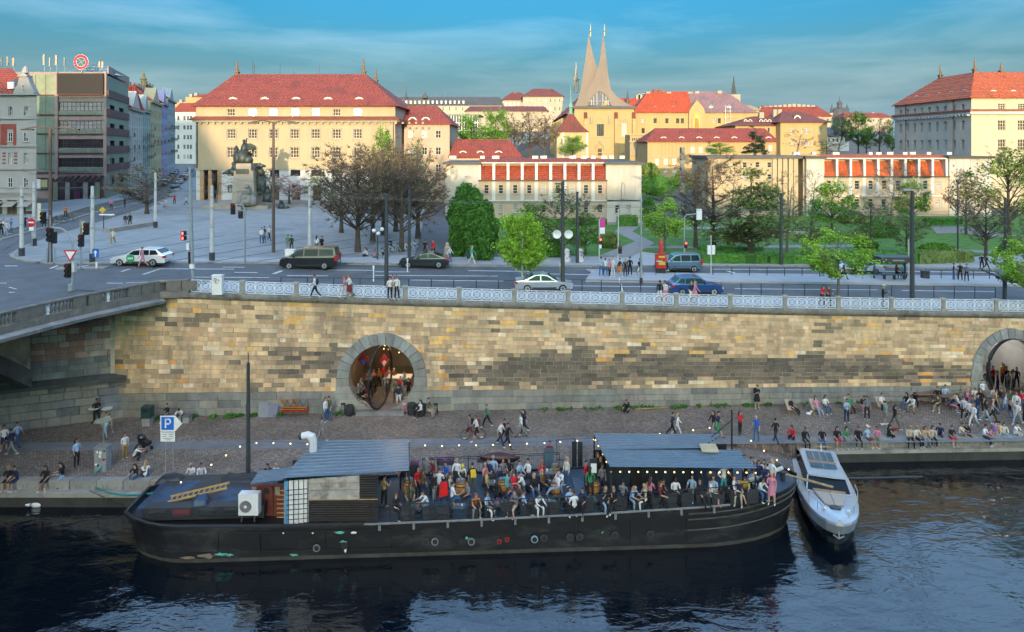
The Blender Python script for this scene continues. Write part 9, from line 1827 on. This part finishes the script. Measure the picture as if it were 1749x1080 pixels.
for x,y,l in((597,709,'round black pouf left of the left round opening'),(703,708,'black drum shaped bin right of the pink stool'),(719,710,'black keg table of the couple by the wall')):
 b=gq(x,y,0);m=MB();m.lathe([(.26,0),(.34,.2),(.35,.45),(.28,.72)]if x==597 else([(.27,0),(.29,.4),(.30,.8),(.31,.82)]if x==703 else[(.3,0),(.36,.3),(.34,.6),(.42,.75),(.42,.8)]),b,wick,14);tag(m.build('drum',org=b),l,'drum')
make_bike('bicycle','pale framed bicycle leaning beside the left round opening',gq(620,704,0),.05,white)
b=gq(838,752,0)
redt=mat('red_steel',(.42,.03,.035),.5,.15)
for x,y,l in((1583,690,'brown folding table with red legs, leftmost by the right opening'),(1625,694,'brown folding table with red legs crowded by five people'),(1672,690,'brown folding table with red legs nearest the right opening')):
 b=gq(x,y,0);o=thing('folding_table',l,'table',b,0.05,'folding tables by the wall');m=MB();m.box((0,.2,.72),(1.5,.6,.05),tb_wood);m.build('table_top',o)
 for sx in(-.55,.55):m=MB();m.tube([(sx,-.05,0),(sx,.45,.7)],.025,redt,4);m.tube([(sx,.45,0),(sx,-.05,.7)],.025,redt,4);m.build('leg',o)
 for k,(dy)in enumerate((-.45,.85)):bb_=gq(x,y,0)+Vector((0,dy,0));o=thing('beer_bench',('river side bench of the ' if k==0 else 'wall side bench of the ')+l.replace(',',''),'bench',bb_,.05,'beer benches by the wall');m=MB();m.box((0,0,.44),(1.4,.26,.04),tb_wood);m.build('seat',o);[MB().tube([(sx,-.1,0),(sx,.1,.42)],.02,redt,4).build('leg',o)for sx in(-.5,.5)]
lin=mat('deck_chair_canvas',(.40,.36,.28),.9,.1)
for x,y,l in((1350,706,'wooden deck chair under the person in black by the wall'),(1392,705,'wooden deck chair under the woman in pink'),(1452,702,'wooden deck chair under the man in green'),(1505,701,'wooden deck chair under the man in white by the wall'),(1735,706,'wooden deck chair at the right edge beside the opening')):
 b=gq(x,y,0);o=thing('deck_chair',l,'deck chair',b,.2,'deck chairs along the wall');m=MB()
 for sx in(-.26,.26):m.tube([(sx,-.35,.02),(sx,.45,.95)],.022,wood,4);m.tube([(sx,.35,.02),(sx,-.35,.40)],.022,wood,4)
 m.split('frame_bar',o,False);m=MB();m.add([(-.24,-.35,.36),(.24,-.35,.36),(.24,.02,.26),(-.24,.02,.26),(.24,.42,.9),(-.24,.42,.9)],[(0,1,2,3),(3,2,4,5)],lin);m.build('canvas',o)
m=MB();a,b=gq(1085,702,0),gq(1142,699,0);m.tube([a+Vector((0,.2,.05)),b+Vector((0,.2,.06))],.05,wood,5);tag(m.build('timber_pole',org=a),'pale timber pole lying at the foot of the wall','pole')
m=MB();b=gq(1381,709,0);m.ico(b+Vector((0,0,.1)),.16,white,2,(1.2,.6,.7));m.ico(b+Vector((.2,0,.24)),.09,white,2);tag(m.build('small_dog',org=b),'small white dog on the cobbles near the deck chairs','dog')
for x,y,l in((160,712,'white round cafe table left of the couple at the pier'),(183,712,'white round cafe table right of the couple at the pier')):
 b=gq(x,y+10,0);o=thing('cafe_table',l,'table',b,0,'white cafe tables');m=MB();m.lathe([(.34,1.0),(.36,1.03),(.34,1.05)],(0,0,0),white,16);m.build('table_top',o);m=MB();m.tube([(0,0,0),(0,0,1.0)],.03,black,6);m.build('leg',o);m=MB();m.lathe([(.22,0),(.2,.04)],(0,0,0),black,12);m.build('foot',o)
b=gq(231,775,0);o=thing('pram','black folding pram behind the crouching woman','pram',b+Vector((.35,.5,0)),-.3);m=MB();m.box((0,0,.55),(.75,.42,.22),black,M=Matrix.Rotation(.2,3,'Y'));m.build('seat',o);m=MB();m.ico((-.28,0,.82),.3,navy,2,(1,.8,.7));m.build('hood',o);m=MB();m.tube([(-.3,0,.5),(-.65,0,1.02)],.025,black,5);m.tube([(-.3,-.2,.5),(.35,-.2,.15)],.02,black,4);m.tube([(-.3,.2,.5),(.35,.2,.15)],.02,black,4);m.split('frame_bar',o,False)
for sx in(-.3,.35):
 for sy in(-.22,.22):m=MB();m.tube([(sx,sy-.02,.12),(sx,sy+.02,.12)],.12,tyre,10);m.build('wheel',o)
make_bike('bicycle','dark bicycle pushed across the quay by two people',gq(808,751,0),.1,black)
# ================================================================ people
PH={'st':'standing','ph':'checking a phone','ar':'standing with hands on hips','cr':'standing with folded arms','wk':'walking','wl':'walking','ln':'leaning','ed':'sitting','eb':'sitting leaning back','gr':'sitting with knees up','gx':'sitting cross legged','ch':'seated','cl':'seated leaning forward','cd':'seated drinking','cx':'seated with crossed legs','sq':'crouching','bn':'bending over','dk':'reclining','bg':'seated with raised arms'}
PEOPLE=[]
def crowd(place,level,group,text):
 for ln_ in text.strip().split('\n'):
  p=ln_.split(',');x,y=float(p[0]),float(p[1]);pose,face,top,bot,hair=p[2],float(p[3]),p[4],p[5],p[6];ex=p[7]if len(p)>7 else ''
  if level=='q':b=gq(x,y,0)
  elif level=='e':b=gq(x,y,0);b=Vector((b.x,(YOf(b.x)if b.x<13 else yedge(b.x))+(.12 if pose in('ed','eb')else .5),.03))
  elif level=='d':b=gd(x,y)
  elif level=='v':ax=XA1 if x<1200 else XA2;b=Vector(((x-CX)*(wallY(ax)+float(p[8]))/F,wallY(ax)+float(p[8]),.25))
  elif level=='p':b=gr(x,y,.25)
  else:b=gr(x,y,.14)
  wear=bot.split('/');me,hs,(ch_p,up,ws)=PM[pose];o=bpy.data.objects.new('person',me);COL.objects.link(o);o.location=b;o.rotation_euler=(0,0,rad(face)+R.uniform(-.12,.12));s=R.uniform(.95,1.04)*(.72 if 'child' in ex else 1);o.scale=(s,s,s)
  sk=SK['dark' if 'darkskin' in ex else('tan' if R.random()<.35 else 'fair')];lower=wear[0];shorts=lower.endswith(' shorts')or lower.endswith(' skirt')or lower.endswith(' dress');lc=lower.rsplit(' ',1)[0]if shorts else lower;lm=cloth(lc)if lc in CL else cloth(lc+' trousers')
  ml=[sk,cloth(top),cloth(top)if('jacket' in ex or R.random()<.35)else sk,lm,sk if shorts else lm,shoe_w if R.random()<.6 else shoe_d,eye_m,lip_m]
  for k,mt_ in enumerate(ml):o.material_slots[k].link='OBJECT';o.material_slots[k].material=mt_
  h=bpy.data.objects.new('hair',hs[1 if hair.isupper()else 0]);COL.objects.link(h);h.parent=o;h.material_slots[0].link='OBJECT';h.material_slots[0].material=HA[hair.lower()]
  for w_ in ex.split():
   if w_.startswith('bag'):c=cloth(w_[3:]or 'black');q=MB();q.box(ch_p+Vector((0,.19,-.06)),(.27,.15,.38),c);q.build('backpack',o)
   if w_.startswith('cap'):q=MB();hc_=max((v.co for v in hs[0].vertices),key=lambda v:v.z);q.lathe([(.10,-.07),(.098,-.02),(.05,.03)],hc_,cloth(w_[3:]),9);q.box(hc_+Vector((0,-.13,-.06)),(.14,.12,.015),cloth(w_[3:]));q.build('cap',o)
  if lower.endswith(' skirt')or lower.endswith(' dress'):
   if pose in('st','ph','wk','wl','cr','ar'):q=MB();q.lathe([(.15,.02),(.17,-.12),(.22,-.45)],ws+Vector((0,0,-.1)),lm,10,cap=False);q.build('skirt',o)
  o['category']='person';o['group']=group
  top_w={'check':'checked'}.get(top,top)+(' jacket' if 'jacket' in ex else ' top');PEOPLE.append((o,x,'person in %s, %s, %s %s'%(top_w,lower,PH[pose],place)));
def finish_people():
 by={}
 for o,x,l in PEOPLE:by.setdefault(l,[]).append((x,o))
 for l,v in by.items():
  v.sort(key=lambda t:t[0])
  for i,(x,o)in enumerate(v):o['label']=l if len(v)==1 else('left ' if i==0 else 'right ')+l if len(v)==2 else ordn(i)+' from left, '+l
crowd('on the quay by the bridge','q','people on the quay',"""-1,771,st,-60,pink,light jeans,L
7,770,st,40,white,navy shorts,d
20,777,wk,-80,navy,grey trousers,b
29,763,wk,80,light blue,blue jeans,d
131,797,st,70,light blue,black trousers,D
165,722,cr,30,black,black trousers,D
181,747,wk,60,white,light jeans,b
187,738,wl,60,navy,grey trousers,d,child
213,783,st,60,white,mustard trousers,b
228,788,sq,120,white,black trousers,D
549,756,wk,150,grey,grey trousers,b
556,720,st,60,white,blue jeans,d
563,717,ph,-40,olive,blue jeans,b""")
crowd('on the left quay edge','e','people sitting on the left quay edge',"""17,820,ed,10,black,black skirt,L
29,820,ed,-20,navy,navy shorts,d
80,820,ed,5,black,black skirt,D
103,819,gx,-60,black,light jeans,D
231,817,gr,-10,black,blue jeans,D
246,817,gr,-150,white,blue jeans,L
325,818,gx,10,white,teal skirt,L
341,818,gx,30,white,brown skirt,D
457,817,gr,10,black,black trousers,D
473,817,gx,-20,light blue,blue jeans,l""")
crowd('by the wall near the bin','q','people on the quay',"""286,719,ch,-20,black,black trousers,b
309,720,bn,10,white,black trousers,d""")
crowd('by the keg at the wall','q','people on the quay',"""719,713,ch,-60,white,black trousers,D
731,711,ch,70,olive,beige trousers,b""")
crowd('on the middle of the quay','q','people on the quay',"""803,750,wk,-70,grey,maroon shorts,d,bagblack
814,753,wl,-80,white,black shorts,b,bagmaroon
832,730,wk,-60,green,black trousers,b,jacket
855,762,wk,60,white,navy trousers,r
861,757,wl,60,black,black trousers,d
867,766,wk,70,black,black trousers,d
890,747,wk,-60,white,grey trousers,b
895,741,wl,-60,navy,black trousers,D
851,800,gr,180,pink,beige trousers,d
939,800,cr,-20,maroon,black trousers,d
1071,702,gr,-20,black,black trousers,b,bagblack
1148,746,wk,70,navy,black trousers,d
1157,746,wk,80,white,white trousers,L
1219,744,wl,-70,black,grey trousers,B
1226,746,wk,80,navy,green skirt,d
1264,743,cr,40,red,black trousers,B
1292,753,ph,-40,blue,blue jeans,g
1325,757,wk,200,black,navy trousers,d
1293,697,ph,10,black,black dress,b,bagblack""")
crowd('by the right wall','q','people by the wall on the right',"""1354,705,dk,30,black,black trousers,g
1396,705,dk,10,pink,light jeans,B
1409,704,ch,20,white,blue jeans,D
1452,702,dk,-10,green,black trousers,b
1471,702,cl,10,black,pink trousers,d
1446,722,ph,10,light blue,navy trousers,b
1481,716,st,-30,grey,black trousers,d
1505,700,ch,20,white,beige trousers,b
1512,725,st,60,teal,grey shorts,d,bagblack
1528,733,wk,80,black,olive trousers,D""")
crowd('at the folding tables','q','people by the wall on the right',"""1549,700,ch,-70,black,blue jeans,D
1560,703,cl,-50,white,beige shorts,b
1563,692,bn,-30,black,black trousers,d
1601,690,ch,-30,black,black trousers,b
1606,703,cl,-70,olive,olive skirt,B
1614,687,ch,0,light blue,light jeans,d
1624,702,cl,60,navy,pink trousers,L
1633,703,ch,80,white,black trousers,d
1647,716,wk,-40,white,black trousers,b
1655,722,wl,-30,white,navy trousers,R
1663,729,wk,-60,white,white trousers,R
1664,690,ch,0,cream,beige trousers,g
1675,703,st,-60,black,black trousers,D
1678,686,st,20,white,grey trousers,b
1684,722,wk,60,black,light jeans,D
1695,722,wk,50,check,black trousers,l,jacket
1697,690,ch,-10,beige,pink trousers,r
1736,708,st,-40,white,white trousers,B
1738,725,wk,-60,white,light jeans,b
1750,724,st,60,maroon,black trousers,d
1641,694,ch,-40,grey,black trousers,b
1652,692,ch,40,pink,blue jeans,L
1670,712,st,30,navy,blue jeans,d
1701,706,st,60,tan,black trousers,b
1710,700,st,-30,black,grey trousers,d
1716,712,wk,70,light blue,blue jeans,B
1725,702,st,20,olive,black trousers,d
1744,706,st,-60,red,blue jeans,d""")
crowd('on the right quay edge','e','people sitting on the right quay edge',"""1362,757,gr,-30,red,black trousers,D
1378,756,ed,10,black,black trousers,d
1410,757,ed,-20,black,blue jeans,L
1433,755,ed,5,black,red skirt,D
1449,755,ed,20,green,grey trousers,D
1470,754,ed,-20,black,black trousers,d
1487,754,eb,30,light blue,brown skirt,b,capwhite
1503,754,ed,-40,pink,green skirt,B
1525,752,gr,30,black,black trousers,D
1557,751,ed,-20,beige,black trousers,L
1566,750,ed,15,cream,black trousers,L
1581,750,ed,5,tan,light jeans,B
1594,750,ed,-10,beige,black trousers,D
1613,749,gr,-40,navy,navy trousers,d
1624,748,ed,10,black,red shorts,d
1645,748,gr,50,cream,grey trousers,b
1658,748,gx,-40,black,black trousers,B
1680,747,ed,30,white,navy trousers,d
1691,747,ed,20,pink,grey trousers,b,child
1702,739,gr,160,yellow,black trousers,d
1706,746,gr,150,purple,beige trousers,d
1720,746,gx,-20,cream,light jeans,D
1738,745,gr,20,white,white trousers,d""")
crowd('near the left barge roof','d','people on the barge',"""656,864,ph,150,tan,black trousers,d
688,838,st,-20,black,black trousers,b
675,884,ch,60,black,black trousers,r
700,868,ch,20,olive,olive trousers,b
731,876,cl,-60,white,light jeans,D
722,854,st,150,brown,navy trousers,B
714,851,st,40,red,black trousers,D
728,824,ch,170,grey,grey trousers,g
739,822,ch,-30,maroon,black trousers,d
750,842,ch,180,white,grey trousers,b
762,826,ch,-40,blue,grey trousers,d
767,850,ch,70,beige,light jeans,B""")
crowd('amid the barge deck','d','people on the barge',"""781,822,ch,-20,white,grey trousers,l
788,826,cl,20,cream,black trousers,b,capyellow
807,844,st,200,black,olive trousers,d,bagyellow
831,853,st,90,tan,black trousers,R
842,818,ch,10,light blue,grey trousers,g
827,830,ch,60,pink,light jeans,l
852,834,ch,40,navy,black trousers,b
870,820,ch,-10,black,grey trousers,d
878,848,ch,190,red,light jeans,b
866,846,ch,160,teal,beige trousers,b
896,846,cl,-80,white,blue jeans,d
903,824,ch,-50,white,black trousers,d
925,826,ch,20,red,black trousers,R
928,842,cx,60,brown,black trousers,L
960,838,cl,-30,white,light jeans,b
952,848,cx,-70,white,light jeans,g
848,862,ch,160,black,black trousers,D
835,824,ch,-20,navy,blue jeans,d
858,822,ch,30,grey,black trousers,b
886,826,ch,60,light blue,grey trousers,d
912,850,ch,20,black,blue jeans,L
800,862,ch,-60,grey,black trousers,b
772,866,ch,120,white,blue jeans,d
742,858,st,60,black,grey trousers,b
968,830,st,-60,cream,blue jeans,L""")
crowd('along the barge rail','d','people on the barge',"""811,880,cl,20,orange,grey trousers,R
831,882,ch,60,light blue,white trousers,b
863,872,cl,60,navy,navy trousers,b
880,878,ch,-40,grey,beige shorts,d
889,868,ch,-60,brown,black trousers,D
893,880,ch,100,light blue,black trousers,d
917,878,cl,30,white,white trousers,b
973,874,ch,20,light blue,black trousers,D
981,882,ch,200,white,black trousers,b
996,874,ch,-30,navy,black trousers,d
1033,872,bg,20,black,light jeans,L
1047,874,cx,-30,black,black trousers,L
1078,866,cl,30,light blue,light jeans,L
1102,868,ch,-70,beige,white trousers,L
1127,866,ch,60,maroon,black trousers,B
1134,860,bg,-20,black,black trousers,d
1153,857,ch,10,white,white shorts,d,darkskin
1197,862,cx,20,black,black trousers,b
1219,854,ch,-30,light blue,beige shorts,b
1213,860,ch,80,white,beige shorts,d
1272,850,cl,-20,yellow,beige shorts,B
1256,856,cx,60,white,beige shorts,b
1064,862,ch,160,grey,black trousers,d
1110,858,ch,150,pink,blue jeans,B
1183,852,ch,-40,light blue,grey trousers,d
1247,846,ch,150,black,blue jeans,d
1262,858,ch,-20,navy,beige trousers,b""")
crowd('at the barge bar corner','d','people on the barge',"""1001,839,st,60,red,navy trousers,d
1008,853,st,170,green,black trousers,D,jacket
1026,832,st,-40,black,black trousers,R
1028,843,ph,20,grey,navy trousers,b,jacket
1021,826,st,40,black,black trousers,B""")
crowd('at the barge bow','d','people on the barge',"""1236,845,ar,20,white,teal shorts,l
1287,842,ch,150,light blue,black trousers,b
1297,852,cl,20,white,blue jeans,b
1307,846,cr,20,navy,black trousers,b
1318,861,ph,-30,pink,pink dress,L
1272,830,st,30,black,black trousers,b
1283,832,st,60,light blue,grey trousers,d
1290,836,st,-30,grey,black trousers,g
1296,840,st,20,navy,black trousers,b
1305,836,st,-50,white,navy trousers,d
1319,836,st,-60,white,red skirt,L""")
crowd('on the square','r','people on the square',"""447,416,st,20,white,blue jeans,d
452,414,st,-40,navy,blue jeans,b
460,411,wk,60,white,black trousers,b
541,431,st,170,white,blue jeans,D
550,431,st,150,black,black trousers,d,bagblack
193,418,wk,20,cream,mustard trousers,L
492,429,st,170,green,grey trousers,b
498,429,st,180,black,black trousers,d
244,457,wk,-60,pink,pink shorts,b
726,437,wk,170,black,black trousers,d
740,438,wk,-20,red,black trousers,b
768,448,wk,60,white,blue jeans,d
806,450,wk,80,teal,white trousers,L
190,358,st,20,pink,black trousers,d
213,355,wk,60,navy,navy trousers,d
283,357,wk,70,white,beige shorts,b
222,388,st,10,black,black trousers,d
214,388,st,60,navy,grey trousers,b
298,349,st,20,red,black trousers,D
318,352,wk,-50,white,blue jeans,d""")
crowd('under the bare trees','r','people on the square',"""627,438,gr,-60,white,navy trousers,D
640,440,gr,20,pink,grey trousers,b
655,440,gr,40,black,light jeans,d
668,420,gr,-30,navy,black trousers,d""")
crowd('before the ornate house','r','people on the square',"""2,404,st,30,black,black trousers,d
6,400,st,60,white,white trousers,b
11,403,wk,80,white,light jeans,L
19,399,st,-40,blue,blue jeans,d
43,391,wk,60,navy,navy trousers,b
75,388,st,20,black,black trousers,d
112,372,st,20,orange,black trousers,b""")
crowd('behind the white railing','r','people behind the white railing',"""538,509,wk,-70,white,black trousers,d,bagblack
589,508,wk,-60,pink,white trousers,R
597,509,wl,-60,white,maroon skirt,r
666,511,st,20,white,black trousers,d
671,509,st,-30,pink,white trousers,r
678,511,ph,-20,white,black trousers,b
1127,517,st,150,black,white shorts,d
1136,518,ph,-40,white,pink skirt,D
1181,518,st,20,navy,white shorts,b
1187,518,wk,70,pink,pink skirt,L
1404,523,ln,10,red,black trousers,D
1415,523,ln,-10,brown,black trousers,b
1508,525,ph,60,black,black trousers,b,capcream""")
crowd('waiting at the crossing','p','people waiting at the crossing',"""1027,472,st,170,light blue,blue jeans,b
1034,472,st,150,white,blue jeans,b
1041,473,st,60,pink,black trousers,b
1047,472,st,-60,white,white trousers,l
1058,472,wk,60,black,orange skirt,d
1068,472,st,180,black,black trousers,L
1076,471,st,170,black,black trousers,d
1093,472,wk,-50,black,white shorts,d""")
crowd('on the tram platform','p','people on the tram platform',"""1140,462,st,60,pink,black trousers,d
1417,476,st,40,navy,blue jeans,b
1424,477,st,-30,beige,beige shorts,b
1441,477,wk,80,black,black trousers,d
1531,474,ch,20,orange,black trousers,L
1543,474,ch,-20,teal,black trousers,b
1629,479,st,60,navy,blue jeans,b
1640,479,ph,-40,black,black trousers,l
1651,480,st,-60,grey,black trousers,b
1677,461,wk,-40,black,black trousers,b
1685,462,wl,60,black,black trousers,d""")
crowd('in the left round opening','v','people in the vault rooms',"""612,0,st,30,grey,black trousers,d,,.6
619,0,ch,60,black,black trousers,b,,.9
617,0,st,-40,check,black trousers,g,,1.6
627,0,st,20,black,maroon trousers,b,,2.2
624,0,ch,-50,maroon,black trousers,d,,1.2
634,0,st,60,black,black trousers,b,,3.2
655,0,wk,20,white,grey trousers,R,,3.0
660,0,st,160,pink,grey trousers,b,,4.4
681,0,st,180,navy,white shorts,d,,.5
684,0,st,10,red,navy trousers,b,,2.4
688,0,st,-60,grey,blue jeans,d,,1.0
693,0,ch,-40,olive,black trousers,r,,.8
690,0,st,60,light blue,navy trousers,b,,3.4
698,0,st,-30,black,black trousers,d,,2.0
640,0,st,-20,orange,black trousers,d,,4.6
648,0,st,60,red,blue jeans,b,,5.4
667,0,st,-60,white,black trousers,d,,5.0
673,0,st,30,brown,grey trousers,L,,4.0
630,0,st,10,pink,blue jeans,b,,4.0
676,0,st,-20,olive,black trousers,d,,1.6""".replace('maroon trousers','black trousers'))
crowd('in the right round opening','v','people in the vault rooms',"""1683,0,ch,30,white,blue jeans,b,,.5
1694,0,st,20,red,black trousers,d,,2.0
1686,0,st,-30,black,black trousers,d,,1.2
1703,0,st,60,grey,blue jeans,b,,.9
1709,0,st,10,yellow,black trousers,d,,3.2
1713,0,st,-40,orange,black trousers,b,,2.6
1721,0,ph,20,white,light jeans,d,,1.0
1729,0,st,60,white,grey trousers,L,,1.4
1735,0,st,-50,navy,navy trousers,b,,1.9
1717,0,st,30,black,black trousers,d,,2.0""")
finish_people()
for x,y,c,l in((1513,726.5,white,'white skateboard under the rider in teal'),(1529,734.5,redm,'red skateboard under the rider in black')):
 b=gq(x,y,0);o=thing('skateboard',l,'skateboard',b,.1);m=MB();m.box((0,0,.1),(.8,.2,.02),c);m.build('deck',o)
 for sx in(-.28,.28):m=MB();m.tube([(sx,-.09,.045),(sx,.09,.045)],.045,white,8);m.build('wheel',o)
bpy.context.view_layer.update()
